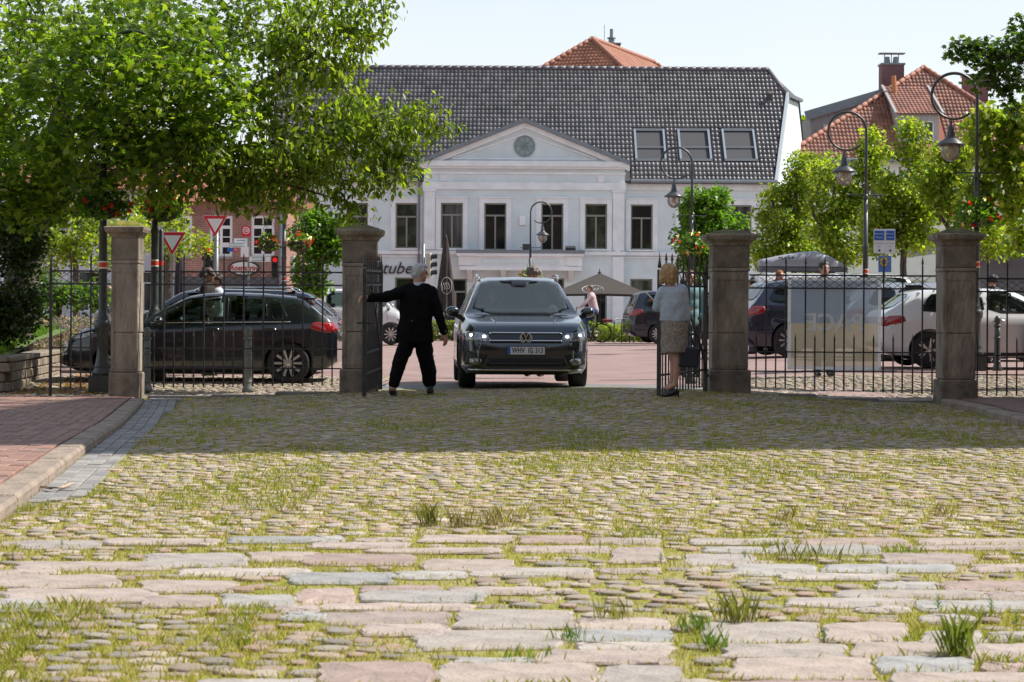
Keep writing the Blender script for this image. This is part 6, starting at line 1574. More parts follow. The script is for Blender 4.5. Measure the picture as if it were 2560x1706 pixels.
# =================================================================== CARS
def smooth_prof(pts, n=160, it=3, lo=None, hi=None):
    pts = sorted(pts); xs = np.array([p[0] for p in pts]); ys = np.array([p[1] for p in pts])
    X = np.linspace(xs[0], xs[-1], n); Yv = np.interp(X, xs, ys)
    for _ in range(it):
        Yp_ = np.concatenate([[Yv[0]], Yv, [Yv[-1]]]); Yv = 0.25*Yp_[:-2]+0.5*Yp_[1:-1]+0.25*Yp_[2:]
    return lambda x: float(np.interp(x, X, Yv))
m_tyre = M('tyre_rubber', (0.012,0.012,0.013), 0.8, (0.02,0.02,0.02), vs=20); m_rim = M('alloy_rim', (0.55,0.56,0.58), 0.28, metal=0.9); m_rim_d = M('dark_alloy', (0.12,0.12,0.13), 0.3, metal=0.8)
m_blk = M('black_plastic', (0.014,0.015,0.016), 0.5); m_gloss = M('gloss_black', (0.008,0.008,0.009), 0.08, spec=0.7); m_chrome = M('chrome', (0.75,0.77,0.80), 0.08, metal=1.0)
m_tail = M('tail_lamp_red', (0.35,0.008,0.012), 0.12, (0.20,0.004,0.006), vs=18, coat=1.0); m_inner = M('cabin_dark', (0.035,0.037,0.04), 0.8); m_lampc = M('headlamp_lens', (0.50,0.53,0.56), 0.1, (0.14,0.15,0.17), vs=22, metal=0.5, coat=1.0)
m_cargl = glass_mat('car_glass', (0.50,0.60,0.56)); m_cargl_d = glass_mat('privacy_glass', (0.12,0.15,0.15), 0.02, 0.2); m_ws = glass_mat('windscreen_glass', (0.66,0.74,0.76), 0.02, 0.09, (0.45,0.55,0.60))  # pale opaque share of the windscreen stands in for reflected sky
def chaikin(poly, it=2):
    for _ in range(it):
        out = []
        for i in range(len(poly)):
            a, b = poly[i], poly[(i+1)%len(poly)]
            out += [(a[0]*.8+b[0]*.2, a[1]*.8+b[1]*.2), (a[0]*.2+b[0]*.8, a[1]*.2+b[1]*.8)]
        poly = out
    return poly
def in_poly(p, poly):
    x, y = p; c = False; n = len(poly)
    for i in range(n):
        a, b = poly[i], poly[i-1]
        if (a[1] > y) != (b[1] > y) and x < (b[0]-a[0])*(y-a[1])/(b[1]-a[1])+a[0]: c = not c
    return c
class Car:
    """lofted car body; local X = forward, Y = left, Z = up, origin on the ground under the middle"""
    def __init__(s, label, cat, loc, rz, L, W, topp, belt, zb, plan, wr, tmax, wheels, paint, group='cars', tumble=0.88, wheel_r=0.32, arch=0.37):
        s.R = thing('car', label, cat, loc, rz, group); s.L, s.W = L, W; s.paint = paint
        top, bel, bot, pl = smooth_prof(topp), smooth_prof(belt), smooth_prof(zb), smooth_prof(plan, it=2)
        s.top, s.bel = top, bel
        x0, x1 = -L/2, L/2; N = 110
        xs = [x0 + (x1-x0)*(0.5-0.5*math.cos(PI*i/N))*0.35 + (x1-x0)*(i/N)*0.65 for i in range(N+1)]
        rings = []
        for x in xs:
            w = W/2*pl(x); b, z0, t = bel(x), bot(x), top(x); T = max(0.012, t-b); f = min(1, T/tmax); we = 0.945*w + (wr-0.945*w)*f**0.85
            h = b-z0
            half = [(0,z0),(.80*w,z0),(.93*w,z0+.02),(.985*w,z0+.10),(w,z0+.30*h),(1.0*w,z0+.55*h),(.992*w,z0+.80*h),(.972*w,b-.035),(.945*w,b)]
            for q in (.25,.5,.75,1.0): half.append((.945*w+(we-.945*w)*q - 0.012*math.sin(PI*q)*f*-1, b+T*tumble*q))
            half += [(we*.90, b+T*(tumble+(1-tumble)*.62)), (we*.72, b+T*(tumble+(1-tumble)*.86)), (we*.4, b+T*.985), (0, b+T)]
            rings.append([(x, y, z) for y, z in half] + [(x, -y, z) for y, z in half[-2:0:-1]])
        n = len(rings[0]); vs = [p for r in rings for p in r]; fs = []
        for i in range(N):
            for k in range(n): k2 = (k+1)%n; fs.append((i*n+k, i*n+k2, (i+1)*n+k2, (i+1)*n+k))
        for base, ring in ((0, rings[0]), (N*n, rings[-1])):
            c = len(vs); vs.append((ring[0][0]+( -.005 if base == 0 else .005), 0, sum(p[2] for p in ring)/n))
            for k in range(n): fs.append((base+k, base+(k+1)%n, c) if base else (base+(k+1)%n, base+k, c))
        mb = MB(); mb.add(vs, fs); me = mb.mesh('body')
        o = bpy.data.objects.new('body', me)
        # wheel arches cut through
        cut = MB()
        for wx in wheels:
            for sg in (-1,1): cut.lathe([(arch, 0), (arch, sg*0.34*1.0)], (wx, sg*(W/2-0.30), wheel_r+.01), 28, 'Y')
        co = bpy.data.objects.new('cutter', cut.mesh('cutter')); WORK.collection.objects.link(co)
        md = o.modifiers.new('b', 'BOOLEAN'); md.operation = 'DIFFERENCE'; md.object = co; md.solver = 'EXACT'
        me2 = bench(o); bpy.data.objects.remove(o); bpy.data.objects.remove(co)
        s.bm = bmesh.new(); s.bm.from_mesh(me2); s.bvh = BVHTree.FromBMesh(s.bm); s.panels = []
    def cast(s, side, a, b):
        """side: L,R (a=x,b=z) F,B (a=y,b=z) T (a=x,b=y)"""
        if side in 'LR':
            sg = 1 if side == 'L' else -1; o, d = Vector((a, sg*3, b)), Vector((0,-sg,0))
        elif side in 'FB':
            sg = 1 if side == 'F' else -1; o, d = Vector((sg*5, a, b)), Vector((-sg,0,0))
        else: o, d = Vector((a,b,4)), Vector((0,0,-1))
        h = s.bvh.ray_cast(o, d)
        if h[0] is None: return None
        n = h[1] if h[1].dot(d) < 0 else -h[1]; return h[0], n, d
    def panel(s, name, side, poly, mat, off=0.004, parent=None, rnd_=1, hole=None, grid=0.05, smooth=True):
        """patch following the body surface; poly in side coordinates"""
        poly = chaikin(poly, rnd_) if rnd_ else poly
        bm = bmesh.new(); f = bm.faces.new([bm.verts.new((x, y, 0)) for x, y in poly]); 
        xs = [p[0] for p in poly]; ys = [p[1] for p in poly]
        for ax, lo, hi in ((0,min(xs),max(xs)),(1,min(ys),max(ys))):
            q = lo+grid
            while q < hi:
                co = Vector((q,0,0)) if ax == 0 else Vector((0,q,0)); no = Vector((1,0,0)) if ax == 0 else Vector((0,1,0))
                bmesh.ops.bisect_plane(bm, geom=bm.verts[:]+bm.edges[:]+bm.faces[:], plane_co=co, plane_no=no); q += grid
        bad = []; last = None
        for v in bm.verts:
            h = s.cast(side, v.co.x, v.co.y)
            if h is None: bad.append(v); continue
            p, n, d = h; k = max(0.25, -n.dot(d)); v.co = p + n*off if k > 0.3 else p - d*off
        if bad: bmesh.ops.delete(bm, geom=bad, context='VERTS')
        be = [e for e in bm.edges if len(e.link_faces) == 1]
        r = bmesh.ops.extrude_edge_only(bm, edges=be); dv = {'L':Vector((0,-1,0)),'R':Vector((0,1,0)),'F':Vector((-1,0,0)),'B':Vector((1,0,0)),'T':Vector((0,0,-1))}[side]
        for v in [g for g in r['geom'] if isinstance(g, bmesh.types.BMVert)]: v.co += dv*(off+0.010)
        bmesh.ops.recalc_face_normals(bm, faces=bm.faces)
        me = bpy.data.meshes.new(name); bm.to_mesh(me); bm.free()
        if smooth: me.shade_smooth()
        if hole is not None: s.panels.append((side, poly, hole))
        return link(name, me, mat, parent or s.R)
    def finish(s):
        """cut window openings out of the body and link it"""
        kill = []
        for f in s.bm.faces:
            c = f.calc_center_median(); n = f.normal
            for side, poly, mg in s.panels:
                if side in 'LR':
                    if (c.y > 0) != (side == 'L') or abs(n.y) < 0.35: continue
                    p = (c.x, c.z)
                elif side in 'FB':
                    if (c.x > 0) != (side == 'F') or abs(n.x) < 0.2 : continue
                    p = (c.y, c.z)
                else: continue
                cx = sum(q[0] for q in poly)/len(poly); cy = sum(q[1] for q in poly)/len(poly)
                q = (cx+(p[0]-cx)*mg, cy+(p[1]-cy)*mg)
                if in_poly(q, poly): kill.append(f); break
        bmesh.ops.delete(s.bm, geom=kill, context='FACES')
        me = bpy.data.meshes.new('body'); s.bm.to_mesh(me); s.bm.free(); me.materials.clear()
        for p in me.polygons: p.use_smooth = True
        me.materials.append(s.paint)
        try: me.set_sharp_from_angle(angle=math.radians(42))
        except Exception: pass
        o = link('body', me, None, s.R)
        # cabin: floor, seats
        return o
    def add(s, name, mb, mat, parent=None, smooth=False, bevel=0.0): return mb.build(name, mat, parent or s.R, smooth, False, bevel)
    def wheel(s, x, sg, r=0.32, w=0.21, spokes=10, rim=None, rr=0.72, double=False, steer=0.0, wy=None):
        cy = sg*(s.W/2 - w/2 - 0.015) if wy is None else sg*wy
        hub = MB(); hub.lathe([(r*.62,-w*.25),(r*.62,w*.1)], n=18, axis='Y'); ho = hub.build('wheel', m_inner, s.R, False, False)
        ho.location = (x, cy, r); ho.rotation_euler = (0,0,steer)
        t = MB(); t.lathe([(r*.66,-w*.5),(r*.9,-w*.5),(r*.985,-w*.42),(r,-w*.25),(r,w*.25),(r*.985,w*.42),(r*.9,w*.5),(r*.66,w*.5),(r*.64,0),(r*.66,-w*.5)], n=36, axis='Y', cap=False); t.build('tyre', m_tyre, ho, True, False)
        q = MB(); ri = r*rr; yo = sg*w*.44
        q.lathe([(ri*1.0,yo),(ri*.93,yo+sg*.006),(ri*.90,yo-sg*.03),(ri*.90,-sg*w*.2)], n=36, axis='Y', cap=False)
        q.lathe([(ri*.17,yo-sg*.03),(ri*.17,yo-sg*.004),(0.001,yo)], n=14, axis='Y', cap=False)
        for k in range(spokes):
            a = 2*PI*k/spokes; offs_ = (-.09,.09) if double else (0,)
            for da in offs_:
                c0 = Vector((ri*.12*math.cos(a), yo-sg*.02, ri*.12*math.sin(a))); c1 = Vector((ri*.93*math.cos(a+da*1.6), yo-sg*.008, ri*.93*math.sin(a+da*1.6)))
                d = (c1-c0).normalized(); sd_ = Vector((-d.z,0,d.x)); wd0, wd1 = (.013, .022) if not double else (.011,.014)
                q.add([c0-sd_*wd0,c0+sd_*wd0,c1+sd_*wd1,c1-sd_*wd1, c0-sd_*wd0-Vector((0,sg*.03,0)),c0+sd_*wd0-Vector((0,sg*.03,0)),c1+sd_*wd1-Vector((0,sg*.03,0)),c1-sd_*wd1-Vector((0,sg*.03,0))], [(0,1,2,3),(0,1,5,4),(1,2,6,5),(2,3,7,6),(3,0,4,7)])
        q.build('rim', rim or m_rim, ho, False, False)
        return ho
    def mirror(s, x, z, sg, y=None):
        yy = y or (s.W/2+.02); mb = MB(); mb.ell((x, sg*(yy+.045), z), (.075,.105,.08), 12, 8); mo = s.add('mirror', mb, s.paint, smooth=True)
        s.add('mirror_foot', MB().bar((x+.02, sg*(yy-.10), z-.10), (x, sg*(yy+.02), z-.04), .05, .07), m_blk, mo)
        return mo
    def seats(s, xs=(0.15,-0.75), z=0.55):
        for x in xs:
            for y in (-.36,.36):
                mb = MB(); mb.box((x, y, z-.05), (.5,.48,.16)); mb.box((x-.28, y, z+.28), (.14,.46,.58)); so = s.add('seat', mb, m_inner, bevel=.03)
                s.add('headrest', MB().box((x-.32, y, z+.70), (.09,.24,.16)), m_inner, so, bevel=.03)
        s.add('dashboard', MB().box((s.L/2-1.38, 0, .82), (.4, s.W*.78, .22)), m_inner, bevel=.05)
        s.add('cabin_floor', MB().box((-.1,0,.34), (s.L*.66, s.W*.8, .04)), m_inner)
    def plate(s, side, y, z, text, w=.52, h=.11, dark=False, wheel=None):
        h_ = s.cast(side, y, z); sg = 1 if side == 'F' else -1; x = h_[0].x + sg*.012
        po = s.add('number_plate', MB().bb(x-.006, x+.006, y-w/2, y+w/2, z-h/2, z+h/2), M('plate_white', (0.74,0.74,0.72), 0.4))
        s.add('plate_frame', MB().bb(x-.012, x-.007, y-w/2-.012, y+w/2+.012, z-h/2-.012, z+h/2+.012), m_blk, po)
        s.add('plate_blue_strip', MB().bb(x+sg*.0062-.001, x+sg*.0062+.001, y-sg*w/2 if False else (y+w/2-.045 if sg < 0 else y-w/2), (y+w/2 if sg < 0 else y-w/2+.045), z-h/2, z+h/2), m_blue, po) if False else None
        # lettering turned to face along the car
        me = text_mesh(text, h*.98, depth=.003, bold=.002, spacing=1.05); rot = Matrix.Rotation(PI/2 if sg > 0 else -PI/2, 4, 'Z') @ Matrix.Rotation(PI/2, 4, 'X')
        me.transform(rot); me.materials.clear(); bx = [v.co.y for v in me.vertices]; k = (w-.09)/(max(bx)-min(bx))
        me.transform(Matrix.Scale(min(1.0,k), 4, (0,1,0))); lo = link('lettering', me, m_tl, po); lo.location = (x+sg*.008, y+sg*.022, z)
        yb = y - sg*(w/2-.022); s.add('blue_strip', MB().bb(x+sg*.0065-.0008, x+sg*.0065+.0008, yb-.022, yb+.022, z-h/2+.003, z+h/2-.003), m_blue, po)
        return po
def paint(name, col, flake=0.0, rough=0.35, metal=0.5): return M(name, col, rough, metal=metal, coat=1.0)
# ---------------------------------------------------------------- compact SUV coming through the gate
ang = math.radians(-90+3)
suv_loc = Vector((at(1293,800,29.8).x, 29.85, 0.02))
S = Car('dark grey SUV driving in through the open gate, headlights on', 'car', suv_loc, ang, 4.48, 1.84,
  [(-2.24,0.95),(-2.2,1.05),(-2.05,1.15),(-1.75,1.50),(-1.35,1.62),(-.5,1.665),(.05,1.66),(.38,1.60),(1.02,1.12),(1.12,1.075),(1.6,1.02),(1.95,.965),(2.10,.90),(2.20,.74),(2.24,.62)],
  [(-2.24,.93),(-1.8,1.06),(0,1.02),(1.05,1.0),(1.6,.955),(2.0,.885),(2.14,.82),(2.24,.58)],
  [(-2.24,.34),(-2.0,.22),(-1.3,.20),(1.3,.20),(1.95,.21),(2.12,.24),(2.24,.32)],
  [(-2.24,.80),(-2.1,.90),(-1.7,.975),(-1.2,1.0),(1.2,1.0),(1.65,.985),(1.95,.93),(2.12,.84),(2.24,.70)],
  0.60, 0.62, (-1.33,1.35), paint('dark_grey_paint', (0.045,0.056,0.066), rough=0.2, metal=0.7), wheel_r=0.35, arch=0.40)
S.panel('windscreen', 'F', [(-.70,1.075),(.70,1.075),(.575,1.555),(.3,1.60),(-.3,1.60),(-.575,1.555)], m_ws, .006, hole=1.05, rnd_=1)
S.panel('windscreen_border', 'F', [(-.30,1.60),(.30,1.60),(.26,1.555),(.14,1.545),(.10,1.49),(-.10,1.49),(-.14,1.545),(-.26,1.555)], m_gloss, .010, rnd_=0)
for sd, sg in (('L',1),('R',-1)):
    S.panel('side_window', sd, [(.72,1.06),(.30,1.44),(.05,1.52),(-.30,1.53),(-.30,1.06)], m_cargl, .004, hole=1.08)
    S.panel('side_window', sd, [(-.38,1.07),(-.38,1.53),(-1.10,1.50),(-1.10,1.08)], m_cargl_d, .004, hole=1.08)
    S.panel('side_window', sd, [(-1.17,1.10),(-1.17,1.49),(-1.45,1.44),(-1.62,1.15)], m_cargl_d, .004)
    S.panel('sill_trim', sd, [(-.9,.20),(.9,.20),(.9,.36),(-.9,.36)], m_blk, .008, rnd_=0)
    for x in (-.34, .85, -1.2): S.panel('door_seam', sd, [(x-.006,.40),(x+.006,.40),(x+.006,1.0),(x-.006,1.0)], m_gloss, .003, rnd_=0, grid=.1)
    S.add('roof_rail', MB().tube([(.15,sg*.585,1.60),(.02,sg*.60,1.675),(-.6,sg*.60,1.70),(-1.3,sg*.585,1.655),(-1.45,sg*.57,1.59)], .018, 7), m_chrome, smooth=True)
    S.mirror(.78, 1.12, sg)
    hl = S.panel('headlight', 'F', [(sg*.86,.845),(sg*.52,.80),(sg*.50,.69),(sg*.80,.70),(sg*.885,.76)], m_lampc, .008, rnd_=1, grid=.04)
    for y, z in ((.575,.765),(.755,.785)):
        h = S.cast('F', sg*y, z); S.add('light_element', MB().ell(h[0]+Vector((.012,0,0)), (.014,.026,.020), 10, 7), emit_mat('headlight_on', (1.0,.97,.90), 4.0), hl, smooth=True)
    for k in range(9):
        h = S.cast('F', sg*(.52+.035*k), .695+.004*k); S.add('day_light', MB().ell(h[0]+Vector((.010,0,0)), (.008,.011,.010), 6, 5), M('led_white', (0.7,.72,.72), .2), hl)
    fg = S.panel('side_intake', 'F', [(sg*.52,.50),(sg*.80,.56),(sg*.84,.36),(sg*.60,.36)], m_blk, .006, rnd_=0)
    h = S.cast('F', sg*.68, .40)
    S.panel('fog_light', 'F', [(sg*.60,.44),(sg*.76,.46),(sg*.77,.37),(sg*.62,.36)], m_lampc, .010, parent=fg)
    S.panel('bonnet_crease', 'T', [(1.15,sg*.50),(1.95,sg*.40),(1.95,sg*.415),(1.15,sg*.52)], S.paint, .008, rnd_=0)
    S.panel('wheel_arch_trim', sd, [(1.35+.44*math.cos(a),.36+.44*math.sin(a)) for a in [PI*k/12 for k in range(13)]]+[(1.35+.40*math.cos(a),.36+.40*math.sin(a)) for a in [PI*k/12 for k in range(12,-1,-1)]], m_blk, .006, rnd_=0)
gr_ = S.panel('grille', 'F', [(-.51,.82),(.51,.82),(.49,.67),(-.49,.67)], m_gloss, .006, rnd_=0)
for z in (.812,.70):
    S.panel('grille_bar', 'F', [(-.50,z-.008),(.50,z-.008),(.50,z+.008),(-.50,z+.008)], m_chrome, .014, parent=gr_, rnd_=0)
S.panel('bumper_intake', 'F', [(-.52,.46),(.52,.46),(.58,.30),(-.58,.30)], m_blk, .006, rnd_=0)
S.panel('intake_bar', 'F', [(-.50,.385),(.50,.385),(.51,.37),(-.51,.37)], m_gloss, .012, rnd_=0)
S.panel('skid_trim', 'F', [(-.80,.30),(.80,.30),(.78,.275),(-.78,.275)], m_chrome, .010, rnd_=0)
h = S.cast('F', 0, .745); ec = h[0] + Vector((.040,0,0))
em = MB(); em.lathe([(.072,-.004),(.085,-.004),(.085,.006),(.072,.006)], ec, 28, 'X', cap=False); m_emb = M('silver_emblem', (0.70,0.72,0.75), 0.3, metal=0.35); eo = S.add('emblem', em, m_emb)
def seg(y0,z0,y1,z1): S.add('emblem_stroke', MB().bar(ec+Vector((.002,y0,z0)), ec+Vector((.002,y1,z1)), .012, .008), m_emb, eo)
for sg in (-1,1):
    seg(sg*.034,.066,0,.010); seg(sg*.070,.036,sg*.030,-.062); seg(sg*.030,-.062,0,-.008)
S.add('emblem_plate', MB().lathe([(.001,0),(.074,0)], ec-Vector((.004,0,0)), 24, 'X', cap=False), m_gloss, eo)
S.plate('F', 0, .565, 'WHV  IG 313')
S.seats((.25,-.65), .62)
S.add('steering_wheel', MB().tube([(.62, .36+.18*math.cos(a), .98+.18*math.sin(a)) for a in [2*PI*k/20 for k in range(21)]], .015, 6), m_blk)
S.add('rear_view_mirror', MB().box((.42,0,1.44), (.04,.22,.07)), m_blk, bevel=.01)
S.finish(); S.R.scale = (1,1,.965)
for x in (-1.33,1.35):
    for sg in (-1,1): S.wheel(x, sg, .35, .235, 5, m_rim_d, double=True)
# ---------------------------------------------------------------- black hatchback, side on
gl_loc = Vector((at(516,800,31.6).x, 31.62, -0.03))
Hb = Car('black hatchback parked side-on behind the left railing', 'car', gl_loc, PI, 4.26, 1.79,
  [(-2.13,.86),(-2.08,.98),(-2.0,1.05),(-1.92,1.08),(-1.60,1.37),(-1.5,1.40),(-1.0,1.445),(-.5,1.465),(-.1,1.455),(.2,1.40),(.5,1.24),(.82,1.02),(.95,.965),(1.5,.89),(1.9,.78),(2.07,.66),(2.13,.52)],
  [(-2.13,.84),(-1.85,1.00),(-1.2,.985),(0,.945),(1.1,.915),(1.65,.83),(1.98,.72),(2.13,.50)],
  [(-2.13,.36),(-1.95,.22),(-1.3,.17),(1.3,.17),(1.9,.18),(2.13,.26)],
  [(-2.13,.78),(-2.0,.90),(-1.6,.98),(-1.2,1.0),(1.0,1.0),(1.6,.97),(1.9,.89),(2.05,.78),(2.13,.64)],
  0.56, 0.50, (-1.39,1.25), paint('black_paint', (0.003,0.0045,0.009), rough=0.3, metal=0.0), wheel_r=0.32)
for sd, sg in (('L',1),('R',-1)):
    Hb.panel('side_window', sd, [(.72,.965),(.42,1.17),(.15,1.32),(-.10,1.37),(-.36,1.385),(-.40,.975)], m_cargl, .004, hole=1.06)
    Hb.panel('side_window', sd, [(-.48,.975),(-.44,1.385),(-1.02,1.365),(-1.08,.99)], m_cargl, .004, hole=1.06)
    Hb.panel('side_window', sd, [(-1.13,.99),(-1.09,1.36),(-1.22,1.32),(-1.40,1.04)], m_cargl_d, .004)
    Hb.panel('window_line', sd, [(.74,.955),(.74,.965),(-1.42,.992),(-1.42,.980)], m_chrome, .008, rnd_=0)
    for x in (-.44,): Hb.panel('pillar_trim', sd, [(x-.015,.98),(x+.015,.98),(x+.025,1.37),(x-.005,1.37)], m_gloss, .007, rnd_=0)
    for x in (-.44,.72): Hb.panel('door_seam', sd, [(x-.005,.34),(x+.005,.34),(x+.005,.94),(x-.005,.94)], m_inner, .002, rnd_=0, grid=.1)
    for x in (-.22,-1.10): Hb.panel('door_handle', sd, [(x-.10,.845),(x+.10,.85),(x+.10,.885),(x-.10,.88)], m_gloss, .02)
    Hb.panel('tail_light', sd, [(-2.10,.80),(-1.72,.86),(-1.74,.98),(-1.98,.98),(-2.10,.93)], m_tail, .008)
    Hb.panel('headlight', sd, [(2.02,.66),(1.66,.74),(1.62,.82),(1.98,.73)], m_lampc, .006)
    Hb.panel('sill_trim', sd, [(-.85,.17),(.9,.17),(.9,.27),(-.85,.27)], m_blk, .006, rnd_=0)
    Hb.mirror(.58, .985, sg)
Hb.panel('rear_window', 'B', [(-.52,1.10),(.52,1.10),(.46,1.36),(-.46,1.36)], m_cargl_d, .005, hole=1.05)
Hb.panel('windscreen', 'F', [(-.66,.99),(.66,.99),(.52,1.36),(-.52,1.36)], m_cargl, .005, hole=1.05)
Hb.panel('tail_light', 'B', [(-.80,.84),(-.45,.84),(-.45,.98),(-.78,.98)], m_tail, .008); Hb.panel('tail_light', 'B', [(.80,.84),(.45,.84),(.45,.98),(.78,.98)], m_tail, .008)
Hb.panel('bumper_reflector', 'R', [(-2.08,.42),(-1.95,.40),(-1.95,.44),(-2.08,.46)], m_tail, .006)
Hb.add('roof_spoiler', MB().prism([(-1.48,1.405),(-1.78,1.37),(-1.76,1.345),(-1.48,1.37)], -.52, .52, 'XZ'), Hb.paint)
Hb.add('antenna_fin', MB().prism([(-1.22,1.445),(-1.40,1.435),(-1.40,1.50)], -.02, .02, 'XZ'), m_gloss)
Hb.seats((-.18,-.98), .52); Hb.finish()
Hb.add('steering_wheel', MB().tube([(.16, .36+.18*math.cos(a), .86+.18*math.sin(a)) for a in [2*PI*k/20 for k in range(21)]], .015, 6), m_blk)
Hb.R.scale = (1,1,.965)
for x in (-1.39,1.25):
    for sg in (-1,1): Hb.wheel(x, sg, .33, .215, 10, rr=.76)
# ---------------------------------------------------------------- generic cars behind: (estate, MPV, hatch)
def generic(label, loc, rz, L, W, H, kind, pnt, group='cars', wheel_r=.32, hood=.95, tail_mat=None, spokes=10, rim=None, glass=None):
    b = L/2; bel = H*.655
    if kind == 'estate': topp = [(-b,.9),(-b+.05,1.02),(-b+.12,1.10),(-b+.50,H*.955),(-b+1.0,H*.99),(-.2,H),(.25,H*.985),(.45,H*.955),(1.05,hood+.06),(1.2,hood),(b-.4,hood-.14),(b-.1,.70),(b,.55)]
    elif kind == 'mpv': topp = [(-b,.9),(-b+.04,1.05),(-b+.08,1.15),(-b+.30,H*.955),(-b+.7,H*.99),(0,H),(.40,H*.985),(.60,H*.955),(1.25,hood+.12),(1.4,hood+.04),(b-.2,hood-.12),(b-.06,.75),(b,.55)]
    elif kind == 'van': topp = [(-b,.9),(-b+.02,1.2),(-b+.10,H*.97),(-b+.4,H*.995),(0,H),(b-1.25,H*.985),(b-1.05,H*.96),(b-.55,hood+.20),(b-.4,hood+.1),(b-.06,.85),(b,.6)]
    else: topp = [(-b,.88),(-b+.06,1.0),(-b+.18,1.06),(-b+.62,H*.955),(-b+.9,H*.985),(-.3,H),(.15,H*.985),(.35,H*.95),(1.0,hood+.05),(1.15,hood),(b-.4,hood-.12),(b-.1,.68),(b,.52)]
    C = Car(label, 'car', loc, rz, L, W, topp, [(-b,.87),(-b+.3,bel*1.03),(0,bel*.98),(1.0,bel*.95),(b-.5,bel*.86),(b-.12,.68),(b,.50)],
      [(-b,.36),(-b+.2,.22),(-1.2,.18),(1.2,.18),(b-.2,.20),(b,.28)], [(-b,.80),(-b+.12,.90),(-b+.5,.98),(-b+.9,1),(b-1.0,1),(b-.5,.96),(b-.2,.87),(b,.66)], W*.325, H-bel, (-L*.31,L*.31), pnt, group, wheel_r=wheel_r, arch=wheel_r+.05)
    gm_ = glass or m_cargl; xr_ = {'estate':-b+.55,'mpv':-b+.45,'van':-b+.3,'hatch':-b+.75}[kind]; xf = {'estate':.95,'mpv':1.15,'van':b-.75,'hatch':.9}[kind]; xt = {'estate':.30,'mpv':.5,'van':b-1.15,'hatch':.20}[kind]
    z0, z1 = bel*1.0+.035, H*.925; xm_ = (xr_+xt)/2
    for sd, sg in (('L',1),('R',-1)):
        C.panel('side_window', sd, [(xf,z0),(xt+.05,z1-.03),(xt-.15,z1),(xm_+.35,z1),(xm_+.35,z0)], gm_, .004, hole=1.07)
        C.panel('side_window', sd, [(xm_+.28,z0),(xm_+.28,z1),(xm_-.45,z1),(xm_-.45,z0+.01)], gm_, .004, hole=1.07)
        C.panel('side_window', sd, [(xm_-.52,z0+.01),(xm_-.52,z1),(xr_+.12,z1-.02),(xr_-.12,z0+.03)], glass or m_cargl_d, .004)
        for x in (xm_+.31, 1.0): C.panel('door_seam', sd, [(x-.005,.36),(x+.005,.36),(x+.005,bel-.02),(x-.005,bel-.02)], m_inner, .002, rnd_=0, grid=.1)
        for x in (xm_+.52, xm_-.38): C.panel('door_handle', sd, [(x-.10,bel*.88),(x+.10,bel*.885),(x+.10,bel*.92),(x-.10,bel*.915)], m_chrome if pnt.name.startswith('white') else m_gloss, .015)
        C.panel('tail_light', sd, [(-b+.03,bel*.80),(-b+.40,bel*.86),(-b+.36,bel*.99),(-b+.05,bel*.97)], tail_mat or m_tail, .008)
        C.panel('tail_light', 'B', [(sg*W*.46,bel*.78),(sg*W*.26,bel*.80),(sg*W*.26,bel*.95),(sg*W*.45,bel*.96)], tail_mat or m_tail, .008)
        C.panel('headlight', sd, [(b-.12,.62),(b-.48,.72),(b-.52,.82),(b-.16,.72)], m_lampc, .006); C.panel('headlight', 'F', [(sg*.40,.60),(sg*W*.40,.62),(sg*W*.41,.74),(sg*.44,.69)], m_lampc, .008)
        C.panel('sill_trim', sd, [(-L*.2,.18),(L*.2,.18),(L*.2,.28),(-L*.2,.28)], m_blk, .006, rnd_=0)
        C.mirror(xf-.12, bel+.06, sg)
    C.panel('rear_window', 'B', [(-W*.33,bel+.10),(W*.33,bel+.10),(W*.29,H*.915),(-W*.29,H*.915)], m_cargl_d, .005, hole=1.05)
    C.panel('windscreen', 'F', [(-W*.37,bel+.04),(W*.37,bel+.04),(W*.30,H*.925),(-W*.30,H*.925)], gm_, .005, hole=1.05)
    C.panel('bumper_grille', 'F', [(-.40,.34),(.40,.34),(.38,.52),(-.38,.52)], m_blk, .006, rnd_=0)
    C.panel('rear_bumper_trim', 'B', [(-W*.36,.36),(W*.36,.36),(W*.36,.46),(-W*.36,.46)], m_blk, .006, rnd_=0)
    C.seats((.15,-.7), H*.37); C.finish()
    for x in (-L*.31, L*.31):
        for sg in (-1,1): C.wheel(x, sg, wheel_r, .21, spokes, rim, double=(spokes == 5))
    return C
def rails(C, H, x0, x1, mat=None):
    for sg in (-1,1): C.add('roof_rail', MB().tube([(x0,sg*.52,H-.03),(x0-.12,sg*.53,H+.035),(x1+.12,sg*.53,H+.035),(x1,sg*.52,H-.04)], .018, 6), mat or m_blk, smooth=True)
blue_black = paint('blue_black_paint', (0.008,0.012,0.024), rough=0.25, metal=0.3); white_p = paint('white_paint', (0.62,0.63,0.64), rough=0.35, metal=0.0); silver_p = paint('silver_paint', (0.40,0.41,0.43), rough=0.3, metal=0.7)
def place(px_rear, Y, L, heading, W=1.8):
    """heading +1: nose to the right; px of the tail end on the near side"""
    x = at(px_rear, 800, Y).x + heading*L/2; return Vector((x, Y+W/2, G(x, Y+W/2)))
c2 = generic('dark blue estate car parked behind the black hatchback', place(836,34.8,4.6,-1), PI, 4.6, 1.82, 1.47, 'estate', blue_black); rails(c2, 1.45, .2, -1.6, m_chrome)
generic('white small high-roofed car behind the pillar beside the man', place(738,61,3.6,1), 0.0, 3.6, 1.66, 1.72, 'mpv', white_p)
generic('dark blue people carrier parked behind the woman', place(1568,66,4.75,1), 0.12, 4.75, 1.88, 1.76, 'mpv', blue_black, spokes=12)
